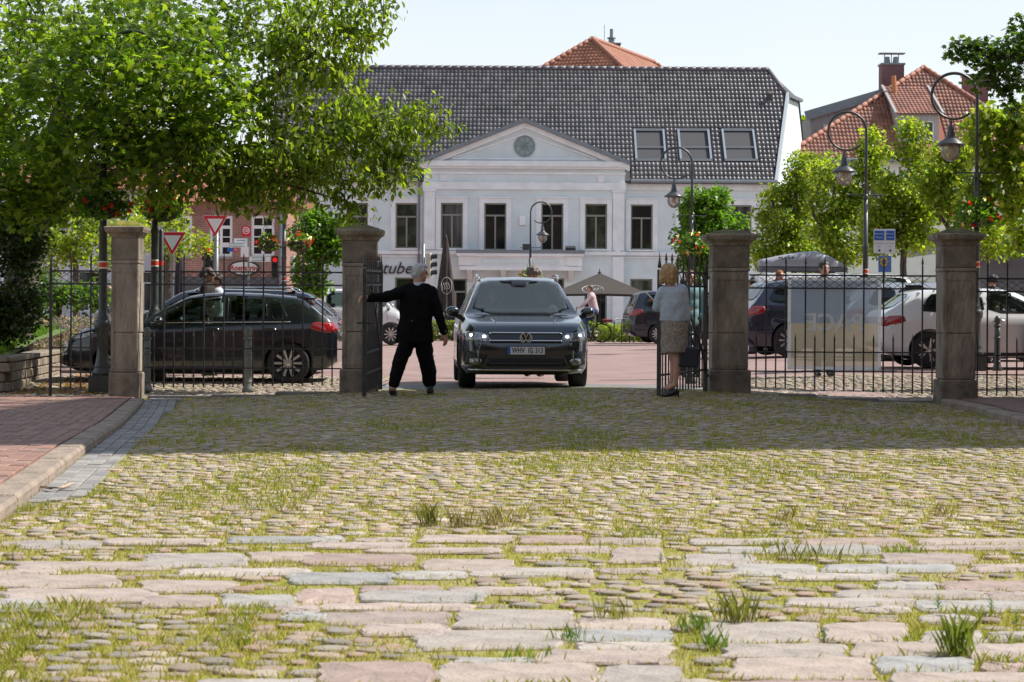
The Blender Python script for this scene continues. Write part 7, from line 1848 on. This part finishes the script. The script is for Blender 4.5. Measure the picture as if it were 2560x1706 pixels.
c6 = generic('dark blue SUV parked behind the banner railing', place(1846,43.5,4.8,1), 0.16, 4.8, 1.90, 1.70, 'estate', paint('midnight_blue_paint', (0.010,0.016,0.036), rough=0.25, metal=0.3), wheel_r=.36, hood=1.05)
generic('white hatchback parked at right behind the black bollard', place(2203,35.6,4.25,1), 0.05, 4.25, 1.79, 1.44, 'hatch', white_p, spokes=5)
vn = generic('white van carrying the grey roof box', place(1880,48.5,4.9,1), 0.0, 4.9, 1.90, 1.93, 'van', white_p)
generic('silver estate car between the van and the white hatchback', place(2110,41.0,4.6,1), 0.04, 4.6, 1.80, 1.62, 'estate', silver_p)
# roof box
Yb_ = 48.9; c = at(2014, 660, Yb_); RB_ = thing('roof_box', 'grey plastic roof box mounted on the white van', 'roof box', (c.x, Yb_+.55, vn.R.location.z+1.96))
m_box = M('grey_box_plastic', (0.30,0.31,0.34), 0.4, (0.26,0.27,0.30), vs=3); Lb, Wb, Hb_ = 2.15, .85, .46
vs, fs = [], []; N_, K_ = 24, 14
for i in range(N_+1):
    t = i/N_; x = -Lb/2+Lb*t; hgt = Hb_*(0.50+0.50*math.sin(min(1,t*1.35)*PI/2)) if t < .6 else Hb_*(1-0.86*((t-.6)/.4)**1.6)
    wd = Wb/2*(0.92 if t < .08 else 1)*(1-0.45*max(0,(t-.7)/.3)**1.5)
    for k in range(K_):
        a = PI*k/(K_-1); q = math.cos(a); vs.append((x, wd*math.copysign(abs(q)**.45, q), .12+(hgt-.06)*abs(math.sin(a))**.6))
for i in range(N_):
    for k in range(K_-1): fs.append((i*K_+k,i*K_+k+1,(i+1)*K_+k+1,(i+1)*K_+k))
fs.append(tuple(range(K_))); fs.append(tuple(N_*K_+k for k in range(K_-1,-1,-1)))
MB().add(vs, fs).build('lid', m_box, RB_, True, False)
vs2 = [(x,y*1.02,.10 if k in (0,K_-1) else .0) for i in range(N_+1) for k,(x,y,z) in enumerate(vs[i*K_:(i+1)*K_])]
MB().add(vs2, fs).build('tray', M('dark_box_plastic', (0.10,0.105,0.115), 0.6), RB_, False, False)
for x in (-.55,.55): MB().bb(x-.04,x+.04,-.62,.62,-.05,-.005).build('crossbar', m_blk, RB_, False, False)
lo = lettering('THULE', .13, m_tl, RB_, (-.45,-.40,.30), world=False, depth=.01, bold=.004)
# =================================================================== PEOPLE
def blob_mesh(name, mb, voxel=0.014, smooth=3, fac=0.5, disp=None):
    """many overlapping closed shapes -> one continuous skin"""
    me = mb.mesh(name); o = bpy.data.objects.new(name, me)
    r = o.modifiers.new('r', 'REMESH'); r.mode = 'VOXEL'; r.voxel_size = voxel; r.use_smooth_shade = True
    s = o.modifiers.new('s', 'SMOOTH'); s.factor = fac; s.iterations = smooth
    me2 = bench(o); bpy.data.objects.remove(o); bpy.data.meshes.remove(me)
    me2.name = name
    if disp:
        amp, sc = disp; me2.update()
        for v in me2.vertices: v.co += v.normal*amp*mnoise.fractal(v.co*sc, 1.0, 2.0, 3)
    for p in me2.polygons: p.use_smooth = True
    return me2
def cap(mb, a, b, ra, rb, n=12):
    a, b = Vector(a), Vector(b)
    if (b-a).length > 1e-4: mb.tube([a, b], [ra, rb], n)
    mb.ell(a, (ra,ra,ra), n, 8); mb.ell(b, (rb,rb,rb), n, 8)
def chain(mb, pts):
    for (a, ra), (b, rb) in zip(pts, pts[1:]): cap(mb, a, b, ra, rb)
def ecyl(mb, secs, n=20):
    """stacked ellipses (centre, rx, ry)"""
    vs, fs = [], []
    for c, rx, ry in secs:
        for k in range(n): a = 2*PI*k/n; vs.append((c[0]+rx*math.cos(a), c[1]+ry*math.sin(a), c[2]))
    for i in range(len(secs)-1):
        for k in range(n): k2 = (k+1)%n; fs.append((i*n+k,i*n+k2,(i+1)*n+k2,(i+1)*n+k))
    fs += [tuple(range(n-1,-1,-1)), tuple(range((len(secs)-1)*n, len(secs)*n))]; mb.add(vs, fs)
def hand(mb, wrist, d, up, curl=0.6, s=1.0):
    """palm and five bent fingers; d along the hand, up = back of the hand"""
    d = Vector(d).normalized(); up = Vector(up); up = (up - d*up.dot(d)).normalized(); sd = d.cross(up)
    w = Vector(wrist); p = w + d*0.05*s
    for k in (-1,0,1): cap(mb, w + sd*0.012*k, w + d*0.085*s + sd*0.024*k*s, 0.017*s, 0.014*s, 8)
    for k, L in ((-1.5,0.062),(-.5,0.074),(.5,0.079),(1.5,0.070)):
        q = w + d*0.085*s + sd*0.017*k*s; dd = d.copy(); seg_ = L*s/2.4
        for j in range(3):
            dd = (dd*math.cos(curl) - up*math.sin(curl)).normalized(); nn = dd; q2 = q + dd*seg_*(1-.12*j); cap(mb, q, q2, (0.0092-.0008*j)*s, (0.0085-.0008*j)*s, 6); q = q2
            up_ = None
    t0 = w + d*0.025*s + sd*0.028*s; t1 = t0 + (d*.5+sd*.7-up*.4).normalized()*0.035*s; t2 = t1 + (d*.8+sd*.1-up*.6).normalized()*0.03*s
    chain(mb, [(t0,0.012*s),(t1,0.0105*s),(t2,0.009*s)])
def head_shapes(mb, c, fwd, s=1.0):
    """skull, jaw, nose, ears; fwd = facing direction (horizontal)"""
    f = Vector((fwd[0],fwd[1],0)).normalized(); r = Vector((f.y,-f.x,0)); u = Vector((0,0,1)); c = Vector(c)
    Rm = Matrix((r, f, u)).transposed()
    mb.ell(c + u*.02*s - f*.008*s, (.074*s,.094*s,.098*s), 16, 12, Rm); mb.ell(c - u*.045*s + f*.028*s, (.055*s,.062*s,.068*s), 14, 10, Rm)
    mb.ell(c - u*.09*s + f*.055*s, (.030*s,.028*s,.024*s), 10, 8, Rm)                       # chin
    cap(mb, c + f*.088*s + u*.012*s, c + f*.112*s - u*.022*s, .009*s, .0135*s, 8)            # nose
    cap(mb, c + f*.084*s + u*.03*s - r*.035*s, c + f*.084*s + u*.03*s + r*.035*s, .012*s, .012*s, 8)  # brow
    cap(mb, c + f*.086*s - u*.052*s - r*.018*s, c + f*.086*s - u*.052*s + r*.018*s, .0075*s, .0075*s, 8)  # lips
    for sg in (-1,1): mb.ell(c + r*sg*.076*s - f*.006*s - u*.004*s, (.010*s,.020*s,.032*s), 8, 7, Rm)
    return Rm
m_skin = M('skin', (0.50,0.29,0.21), 0.5, (0.44,0.235,0.165), vs=9)
m_eye = M('eye_dark', (0.03,0.02,0.02), 0.2)
def eyes(root, c, fwd, s=1.0):
    f = Vector((fwd[0],fwd[1],0)).normalized(); r = Vector((f.y,-f.x,0)); c = Vector(c)
    for sg in (-1,1): MB().ell(c + f*.083*s + r*sg*.031*s + Vector((0,0,.008*s)), (.011*s,.011*s,.008*s), 8, 6).build('eye', m_eye, root, True)
def put(name, me, mat, root):
    off = root.location; me.transform(Matrix.Translation(-off)); me.materials.clear(); return link(name, me, mat, root)
# ---------------------------------------------------------------- the man holding the gate
Ym = 25.6
def P(px, py, dy=0.0): return at(px, py, Ym+dy)
root_b = Vector((P(1030,985).x, Ym, G(P(1030,985).x, Ym)))
MAN = thing('person', 'grey-haired person in black suit holding the left gate leaf, seen from behind', 'person', root_b)
hc = P(1050,683,.02); fw = (0.93,0.36)
bd_ = MB(); head_shapes(bd_, hc, fw, .98)
chain(bd_, [(P(1046,690,.0),.055),(P(1043,712),.058),(P(1041,760),.12),(P(1038,835),.12)])
wl_ = P(918,744,-.36); chain(bd_, [(P(1008,728),.06),(P(962,742,-.2),.042),(wl_,.032)])
wr_ = P(1112,836,.06); chain(bd_, [(P(1078,730),.06),(P(1096,785,.0),.042),(wr_,.030)])
chain(bd_, [(P(1020,850),.08),(P(999,908,-.05),.06),(P(983,970,-.12),.045)]); chain(bd_, [(P(1056,850),.08),(P(1067,908,.08),.06),(P(1074,968,.16),.045)])
hand(bd_, wl_, (-1.0,-.55,.02), (0,.2,1), .85); hand(bd_, wr_, (.12,.1,-1), (.5,-.8,0), .35)
put('body', blob_mesh('body', bd_, .0085, 2), m_skin, MAN); eyes(MAN, hc, fw, .98)
m_suit = M('black_suit_cloth', (0.004,0.004,0.005), 0.95, (0.007,0.007,0.008), spec=0.15, vs=8, bump=0.25, bs=9, dist=0.03)
jk = MB()
ecyl(jk, [(P(1036,856,.02),.245,.165),(P(1037,830,.01),.235,.16),(P(1039,800),.215,.148),(P(1041,765),.22,.15),(P(1042,738),.215,.135),(P(1043,720),.15,.10)])
cap(jk, P(1006,730), P(1079,732), .082, .082); cap(jk, P(1022,722), P(1064,722), .075, .075)
chain(jk, [(P(1006,731),.088),(P(985,737,-.12),.078),(P(962,743,-.22),.068),(P(926,745,-.34),.056)]); chain(jk, [(P(1079,733),.088),(P(1089,760,0),.075),(P(1097,787,0),.066),(P(1110,828,.05),.056)])
put('jacket', blob_mesh('jacket', jk, .012, 3, disp=(.014,8.0)), m_suit, MAN)
for q in (P(1029,803,-.155), P(923,737,-.40), P(1114,829,-.01)): MB().ell(q, (.011,.006,.011), 8, 6).build('button', M('horn_button', (0.12,0.10,0.08), 0.3), MAN, True)
tr = MB()
chain(tr, [(P(1020,848),.115),(P(1010,878,-.02),.105),(P(998,910,-.05),.092),(P(989,942,-.09),.084),(P(985,958,-.11),.074)]); chain(tr, [(P(1056,848),.115),(P(1062,880,.04),.11),(P(1068,910,.08),.108),(P(1073,942,.12),.094),(P(1074,957,.14),.080)])
cap(tr, P(1022,842), P(1054,842), .12, .12)
put('trousers', blob_mesh('trousers', tr, .012, 3, disp=(.016,7.0)), m_suit, MAN)
cl_ = MB(); ecyl(cl_, [(P(1044,716),.070,.066),(P(1045,706),.062,.060)]); put('shirt_collar', blob_mesh('shirt_collar', cl_, .01, 2), M('pale_blue_shirt', (0.55,0.60,0.68), 0.8), MAN)
m_shoe = M('black_leather', (0.010,0.010,0.011), 0.28, (0.02,0.02,0.02), vs=10)
for a, b in ((P(981,978,-.10), P(987,983,.02)), (P(1075,976,.12), P(1079,979,.26))):
    sh = MB(); cap(sh, a, b, .048, .040); cap(sh, a+Vector((0,0,.04)), a+Vector((0,0,-.01)), .045, .048); me = blob_mesh('shoe', sh, .01, 2)
    zl_ = min(v.co.z for v in me.vertices); gz_ = G(a.x, a.y); 
    for v in me.vertices: v.co.z += gz_ - zl_
    put('shoe', me, m_shoe, MAN)
hr_ = MB(); f = Vector((fw[0],fw[1],0)).normalized(); r = Vector((f.y,-f.x,0)); Rm = Matrix((r,f,Vector((0,0,1)))).transposed()
hr_.ell(hc + Vector((0,0,.035)) - f*.018, (.086,.098,.092), 16, 12, Rm); hr_.ell(hc - f*.055 - Vector((0,0,.02)), (.074,.060,.075), 14, 10, Rm); hr_.ell(hc + f*.05 + Vector((0,0,.085)), (.06,.05,.035), 12, 8, Rm)
put('hair', blob_mesh('hair', hr_, .009, 1, disp=(.010,24)), M('grey_hair', (0.58,0.58,0.57), 0.75, (0.40,0.40,0.40), vs=40, bump=0.6, bs=90, aniso=(1,1,.3)), MAN)
# ---------------------------------------------------------------- the woman by the right leaf
Ywm = 24.8
def Wp(px, py, dy=0.0): return at(px, py, Ywm+dy)
rb_ = Vector((Wp(1685,975).x, Ywm, G(Wp(1685,975).x, Ywm)))
WOM = thing('person', 'blonde person in light grey cardigan and patterned skirt reading by the right gate leaf', 'person', rb_)
hc = Wp(1670,684,.02); fw = (-.80,.60)
bd_ = MB(); head_shapes(bd_, hc - Vector((0,0,.01)), fw, .93)
chain(bd_, [(Wp(1671,695),.045),(Wp(1677,712),.05),(Wp(1683,750),.10),(Wp(1684,800),.11),(Wp(1685,840),.13)])
zt_ = 6
for sx, dy in ((-8,.10),(6,0.0)):
    chain(bd_, [(Wp(1685+sx*.8,845,dy),.085),(Wp(1688+sx*.6,884,dy),.060),(Wp(1690+sx*.5,908,dy),.056),(Wp(1688+sx*.5,930,dy),.047),(Wp(1685+sx*.6,952,dy),.034),(Wp(1683+sx*.6,963,dy),.033)])
    chain(bd_, [(Wp(1683+sx*.6,962,dy),.034),(Wp(1667+sx*.6,971,dy+.02),.026)])
wlw = Wp(1645,758,.20); chain(bd_, [(Wp(1655,728),.05),(Wp(1641,770,.02),.038),(wlw,.026)]); wrw = Wp(1716,812,.02); chain(bd_, [(Wp(1705,722),.05),(Wp(1714,768),.038),(wrw,.026)])
hand(bd_, wlw, (-.55,.5,.35), (.3,.6,.7), .5, .9); hand(bd_, wrw, (.05,.1,-1), (.9,-.2,0), .7, .9)
put('body', blob_mesh('body', bd_, .0085, 2), m_skin, WOM); eyes(WOM, hc, fw, .93)
m_card = M('light_grey_knit', (0.46,0.51,0.57), 0.9, (0.38,0.43,0.49), vs=6, bump=0.3, bs=10, dist=0.03)
cd = MB(); ecyl(cd, [(Wp(1685,804),.182,.135),(Wp(1684,785),.172,.128),(Wp(1683,755),.175,.13),(Wp(1682,730),.165,.115),(Wp(1680,716),.10,.08)])
cap(cd, Wp(1658,728), Wp(1703,724), .068, .068); chain(cd, [(Wp(1657,729),.072),(Wp(1648,750,.0),.064),(Wp(1642,770,.02),.058),(Wp(1646,762,.13),.052)]); chain(cd, [(Wp(1704,725),.072),(Wp(1711,750),.062),(Wp(1715,772),.055),(Wp(1717,798,.01),.048)])
put('cardigan', blob_mesh('cardigan', cd, .011, 3, disp=(.013,9)), m_card, WOM)
sk = MB(); ecyl(sk, [(Wp(1686,882,.01),.166,.15),(Wp(1686,855,.01),.168,.152),(Wp(1686,828),.170,.145),(Wp(1685,803),.160,.130),(Wp(1685,795),.12,.10)])
put('skirt', blob_mesh('skirt', sk, .012, 3, disp=(.014,8)), M('patterned_skirt_cloth', (0.33,0.28,0.23), 0.9, (0.19,0.16,0.13), vs=45, contrast=(0.45,0.6)), WOM)
for sx, dy in ((-8,.10),(6,0.0)):
    sh = MB(); chain(sh, [(Wp(1686+sx*.6,963,dy),.040),(Wp(1676+sx*.6,968,dy+.01),.034),(Wp(1664+sx*.6,972,dy+.02),.028),(Wp(1657+sx*.6,974,dy+.03),.014)]); cap(sh, Wp(1690+sx*.6,962,dy), Wp(1693+sx*.6,975.5,dy), .026, .011)
    me = blob_mesh('shoe', sh, .0075, 2); zl_ = min(v.co.z for v in me.vertices); gz_ = G(rb_.x, Ywm)
    for v in me.vertices: v.co.z += gz_ - zl_
    put('shoe', me, m_shoe, WOM)
f = Vector((fw[0],fw[1],0)).normalized(); r = Vector((f.y,-f.x,0)); Rm = Matrix((r,f,Vector((0,0,1)))).transposed()
hr_ = MB(); hr_.ell(hc + Vector((0,0,.025)) - f*.015, (.105,.118,.105), 16, 12, Rm); hr_.ell(hc - f*.035 - Vector((0,0,.04)), (.108,.090,.085), 16, 12, Rm); hr_.ell(hc - f*.03 - Vector((0,0,.085)), (.104,.082,.05), 14, 10, Rm)
for k_ in range(16):
    w_a = PI*(.15+1.7*k_/15)+PI/2; dv_ = f*math.cos(w_a)*.098 + r*math.sin(w_a)*.104; cap(hr_, hc+dv_*.9+Vector((0,0,.03)), hc+dv_*1.02-Vector((0,0,.125+rnd.uniform(-.012,.015))), .022, .010, 6)
put('hair', blob_mesh('hair', hr_, .009, 2, disp=(.014,16)), M('blonde_hair', (0.50,0.31,0.14), 0.5, (0.34,0.19,0.08), vs=26, bump=0.5, bs=60, aniso=(1,1,.15)), WOM)
# things she holds
pp = Wp(1631,748,.27); single('paper', MB().box(pp, (.012,.15,.21), rot=Matrix.Rotation(-.75,3,'Y')), M('white_paper', (0.78,0.78,0.77), 0.6), 'white folded paper held by the person in the cardigan', 'paper', base=pp)
bg = Wp(1721,893,-.02); HB = thing('handbag', 'dark navy handbag hanging from the arm of the person in the cardigan', 'handbag', Wp(1721,919,-.02))
mb = MB(); mb.box(bg, (.245,.12,.255), rot=Matrix.Rotation(.05,3,'Y')); mb.build('bag_body', M('navy_leather', (0.012,0.015,0.030), 0.45, (0.02,0.022,0.04), vs=6), HB, bevel=.02)
for dy in (-.03,.03): MB().tube([bg+Vector((-.08,dy,.12)), bg+Vector((-.045,dy,.27)), bg+Vector((-.01,dy,.31)), bg+Vector((.03,dy,.27)), bg+Vector((.075,dy,.12))], .007, 6).build('strap', MATS['navy_leather'], HB, smooth=True)
# ---------------------------------------------------------------- simpler figures farther back
def figure(px, ytop, Y, label, tcol, bcol, hcol, face, hair='short', height=None, seated=False, arms=True, base=None, vox=.02):
    t = at(px, ytop, Y); x = t.x; gz_ = base if base is not None else G(x, Y); H = (t.z-gz_)
    R = thing('person', label, 'person', (x, Y, gz_)); k = H/1.75; f = Vector((face[0],face[1],0)).normalized(); r = Vector((f.y,-f.x,0)); U = Vector((0,0,1)); o = Vector((x,Y,gz_))
    def q(a, b, z): return o + r*a*k + f*b*k + U*z*k
    hc = q(0,.02,1.625); b = MB(); Rm = head_shapes(b, hc, face, k)
    chain(b, [(q(0,0,1.54),.05*k),(q(0,0,1.45),.055*k),(q(0,0,1.2),.11*k),(q(0,0,.98),.12*k)])
    for sg in (-1,1):
        chain(b, [(q(sg*.17,0,1.42),.05*k),(q(sg*.23,-.02,1.14),.04*k),(q(sg*.24,.06,.92),.028*k)]); hand(b, q(sg*.24,.06,.92), (0,0,-1), r*sg, .4, k)
        if not seated: chain(b, [(q(sg*.09,0,.95),.085*k),(q(sg*.10,.01,.50),.058*k),(q(sg*.10,-.01,.09),.042*k)])
    put('body', blob_mesh('body', b, .016, 2), m_skin, R); eyes(R, hc, face, k)
    tm = M('cloth_%d_%d_%d' % tuple(int(c*1000) for c in tcol), tcol, .9, tuple(c*.75 for c in tcol), vs=7); tp = MB()
    Rq = Matrix((r,f,U)).transposed()
    for z, a, c in ((1.36,.19,.125),(1.2,.175,.125),(1.02,.18,.13),(.92,.185,.135)): tp.ell(q(0,0,z), (a*k,c*k,.16*k), 14, 10, Rq)
    cap(tp, q(-.16,0,1.42), q(.16,0,1.42), .068*k, .068*k)
    for sg in (-1,1): chain(tp, [(q(sg*.18,0,1.41),.07*k),(q(sg*.235,-.02,1.14),.058*k),(q(sg*.24,.05,.96),.045*k)])
    put('top', blob_mesh('top', tp, vox, 3), tm, R)
    if not seated:
        bmx = M('cloth_%d_%d_%d' % tuple(int(c*1000) for c in bcol), bcol, .9, tuple(c*.75 for c in bcol), vs=7); bp = MB(); cap(bp, q(-.08,0,.95), q(.08,0,.95), .115*k, .115*k)
        for sg in (-1,1): chain(bp, [(q(sg*.09,0,.93),.105*k),(q(sg*.10,.01,.5),.075*k),(q(sg*.10,0,.08),.062*k)])
        put('trousers', blob_mesh('trousers', bp, vox, 3), bmx, R)
        for sg in (-1,1):
            sh = MB(); cap(sh, q(sg*.10,-.03,.05), q(sg*.11,.13,.04), .045*k, .035*k); put('shoe', blob_mesh('shoe', sh, .014, 1), m_shoe, R)
    h = MB(); h.ell(hc + U*.035*k - f*.018*k, (.088*k,.102*k,.09*k), 14, 10, Rm)
    if hair == 'curly':
        for _ in range(26):
            v = Vector((rnd.gauss(0,1),rnd.gauss(0,1),rnd.gauss(0,1))).normalized(); v.z = abs(v.z)*.9-.3; h.ell(hc + U*.02*k - f*.03*k + v*.095*k, (.045*k,)*3, 8, 6)
    elif hair == 'long': h.ell(hc - f*.05*k - U*.09*k, (.085*k,.06*k,.15*k), 12, 9, Rm)
    else: h.ell(hc - f*.05*k - U*.01*k, (.075*k,.06*k,.075*k), 12, 9, Rm)
    put('hair', blob_mesh('hair', h, .013, 2, disp=(.012*k,20)), M('hair_%d_%d' % (int(hcol[0]*1000), int(hcol[1]*1000)), hcol, .6, tuple(c*.6 for c in hcol), vs=25, bump=.5, bs=50), R)
    return R
figure(1335, 662, 33.6, 'person with wild curly grey hair standing behind the SUV', (0.10,0.10,0.11), (0.03,0.03,0.04), (0.20,0.17,0.15), (0.3,1), 'curly')
figure(519, 668, 33.2, 'person with curly brown hair and dark coat behind the black hatchback', (0.022,0.016,0.014), (0.02,0.02,0.025), (0.06,0.032,0.018), (1,-.1), 'curly')
figure(546, 684, 33.9, 'person in pale shirt leaning beside the curly haired one', (0.55,0.60,0.66), (0.05,0.06,0.10), (0.05,0.03,0.02), (-1,-.2), 'short')
figure(271, 714, 41.5, 'person with fair hair and dark jacket half hidden behind the leftmost pillar', (0.05,0.05,0.06), (0.03,0.03,0.05), (0.20,0.12,0.06), (1,-.5), 'long')
figure(1949, 675, 46.2, 'red-haired person behind the dark blue SUV', (0.04,0.045,0.06), (0.03,0.03,0.05), (0.28,0.10,0.03), (.4,-1), 'long')
figure(2060, 652, 32.6, 'person with dark grey hair and navy shirt behind the banner', (0.014,0.016,0.028), (0.02,0.02,0.03), (0.05,0.05,0.05), (.2,-1), 'short')
figure(1883, 697, 45.6, 'dark-haired person in pale top beside the pillar near the woman', (0.50,0.42,0.48), (0.06,0.06,0.10), (0.012,0.010,0.010), (-1,-.2), 'short')
figure(1726, 676, 33.2, 'brown-haired person standing behind the right gate leaf', (0.16,0.30,0.32), (0.015,0.015,0.02), (0.16,0.07,0.03), (.2,-1), 'short')
figure(2482, 685, 38.6, 'dark-haired person behind the roof of the white hatchback', (0.03,0.03,0.035), (0.03,0.03,0.04), (0.012,0.010,0.010), (-.6,.8), 'curly')
# driver and passenger in the SUV
cs_, sn_ = math.cos(ang), math.sin(ang)
for (lx, ly, lab, tc, hcv) in ((-.02,.36,'driver seen dimly through the SUV windscreen',(0.06,0.06,0.07),(0.25,0.24,0.23)), (-.02,-.36,'front passenger seen dimly through the SUV windscreen',(0.05,0.045,0.05),(0.05,0.035,0.03))):
    wx, wy = suv_loc.x + lx*cs_ - ly*sn_, suv_loc.y + lx*sn_ + ly*cs_
    zb_s = suv_loc.z + .66 - .95; R_ = None
    o_ = Vector((wx, wy, zb_s)); pxx = CX + o_.x*F/wy
    figure(pxx, HY - (suv_loc.z+1.46-EYE)*F/wy - (pxx-CX)*-ROLL, wy, lab, tc, tc, hcv, (math.cos(ang), math.sin(ang)), 'short', seated=True, base=zb_s)
# ---------------------------------------------------------------- cyclist and bicycle
Yc_ = 67.0; wr_c = at(1504.5,833,Yc_); gzc = G(wr_c.x, Yc_); rw_ = .33; wr_c.z = gzc+rw_; fc = wr_c + Vector((-1.05,0,0))
BK = thing('bicycle', 'bicycle with red pannier ridden past the hedge', 'bicycle', (wr_c.x-.5, Yc_, gzc))
m_bk = M('bicycle_frame_paint', (0.03,0.035,0.05), 0.3, coat=1.0)
for c in (wr_c, fc):
    wo = MB().lathe([(.025,-.03),(.025,.03)], c, 10, 'Y').build('wheel', m_galv, BK)
    mbt = MB(); mbt.lathe([(rw_-.045,-.014),(rw_-.01,-.02),(rw_,0),(rw_-.01,.02),(rw_-.045,.014),(rw_-.045,-.014)], c, 36, 'Y', cap=False); mbt.build('tyre', m_tyre, wo, True)
    sp_m = MB()
    for k in range(16): a = 2*PI*k/16; sp_m.bar(c, c+Vector((math.cos(a)*(rw_-.04),0,math.sin(a)*(rw_-.04))), .004)
    sp_m.build('spokes', m_galv, wo, kind='stuff')
    MB().tube([c+Vector((math.cos(a)*(rw_+.03),0,math.sin(a)*(rw_+.03))) for a in [math.radians(20+ (150)*k/12) for k in range(13)]], .012, 5).build('mudguard', m_blk, BK)
bbk = wr_c + Vector((-.45,0,-.04)); st_ = wr_c + Vector((-.28,0,.55)); hd = fc + Vector((.18,0,.62)); hb = fc + Vector((.20,0,.80))
fr_ = MB(); [fr_.tube([a,b], .016, 7) for a,b in ((bbk,st_),(wr_c,bbk),(wr_c,st_-Vector((.03,0,.1))),(bbk,hd-Vector((0,0,.12))),(bbk+Vector((.0,0,.12)),hd),(hd-Vector((0,0,.12)),fc),(hb,hd))]; fr_.build('frame', m_bk, BK)
MB().tube([hb+Vector((.12,-.28,.05)),hb+Vector((0,-.2,.06)),hb,hb+Vector((0,.2,.06)),hb+Vector((.12,.28,.05))], .012, 6).build('handlebar', m_galv, BK)
MB().ell(st_+Vector((.02,0,.09)), (.14,.085,.045), 10, 7).build('saddle', m_blk, BK, True); MB().tube([st_,st_+Vector((0,0,.08))], .013, 6).build('seat_post', m_galv, BK)
MB().bb(wr_c.x-.1,wr_c.x+.38,Yc_-.09,Yc_+.09,wr_c.z+.36,wr_c.z+.375).build('carrier', m_blk, BK); MB().bb(wr_c.x+.02,wr_c.x+.36,Yc_-.10,Yc_+.10,wr_c.z+.378,wr_c.z+.46).build('pannier', M('red_pannier', (0.28,0.02,0.04), 0.6), BK, bevel=.02)
CY = thing('person', 'cyclist in pink jacket and blue jeans riding left on the bicycle', 'person', (st_.x, Yc_, gzc))
hip = st_ + Vector((.02,0,.17)); sh_ = hip + Vector((-.10,0,.50)); hcy = sh_ + Vector((-.05,0,.26)); b = MB(); head_shapes(b, hcy, (-1,.1), 1.0)
chain(b, [(hcy-Vector((0,0,.08)),.05),(sh_,.08),(hip,.11)]); knees = []
for sg, kn, an in ((-1, hip+Vector((-.36,-.1,-.18)), hip+Vector((-.20,-.1,-.66))), (1, hip+Vector((-.30,.1,-.34)), hip+Vector((-.16,.1,-.80)))):
    chain(b, [(hip+Vector((0,sg*.09,0)),.085),(kn,.06),(an,.042)]); knees.append((sg,kn,an))
    w = hb+Vector((.12,sg*.27,.06)); chain(b, [(sh_+Vector((0,sg*.16,0)),.05),(sh_+Vector((-.22,sg*.25,-.24)),.04),(w,.028)]); hand(b, w, (-1,0,-.2), (0,0,1), .8)
put('body', blob_mesh('body', b, .013, 2), m_skin, CY); eyes(CY, hcy, (-1,.1))
j = MB(); chain(j, [(sh_,.15),(hip.lerp(sh_,.5),.155),(hip+Vector((0,0,.03)),.16)]); cap(j, sh_+Vector((0,-.15,0)), sh_+Vector((0,.15,0)), .075, .075)
for sg in (-1,1): chain(j, [(sh_+Vector((0,sg*.16,0)),.075),(sh_+Vector((-.22,sg*.25,-.24)),.06),(hb+Vector((.16,sg*.27,.08)),.048)])
put('jacket', blob_mesh('jacket', j, .016, 3), M('pink_jacket_cloth', (0.55,0.42,0.42), .85, (0.46,0.34,0.34), vs=6), CY)
t_ = MB(); cap(t_, hip+Vector((0,-.07,0)), hip+Vector((0,.07,0)), .135, .135)
for sg, kn, an in knees: chain(t_, [(hip+Vector((0,sg*.09,0)),.11),(kn,.08),(an,.06)])
put('jeans', blob_mesh('jeans', t_, .016, 3), M('blue_denim', (0.03,0.06,0.17), .85, (0.045,0.085,0.22), vs=9), CY)
for sg, kn, an in knees:
    s_ = MB(); cap(s_, an+Vector((.03,0,-.05)), an+Vector((-.15,0,-.06)), .042, .034); put('shoe', blob_mesh('shoe', s_, .013, 1), m_shoe, CY)
h = MB(); h.ell(hcy+Vector((.02,0,.04)), (.10,.088,.088), 14, 10); h.ell(hcy+Vector((.06,0,-.01)), (.06,.075,.075), 12, 9); put('hair', blob_mesh('hair', h, .013, 2, disp=(.01,20)), M('brown_grey_hair', (0.13,0.10,0.08), .6), CY)

bpy.data.scenes.remove(WORK)
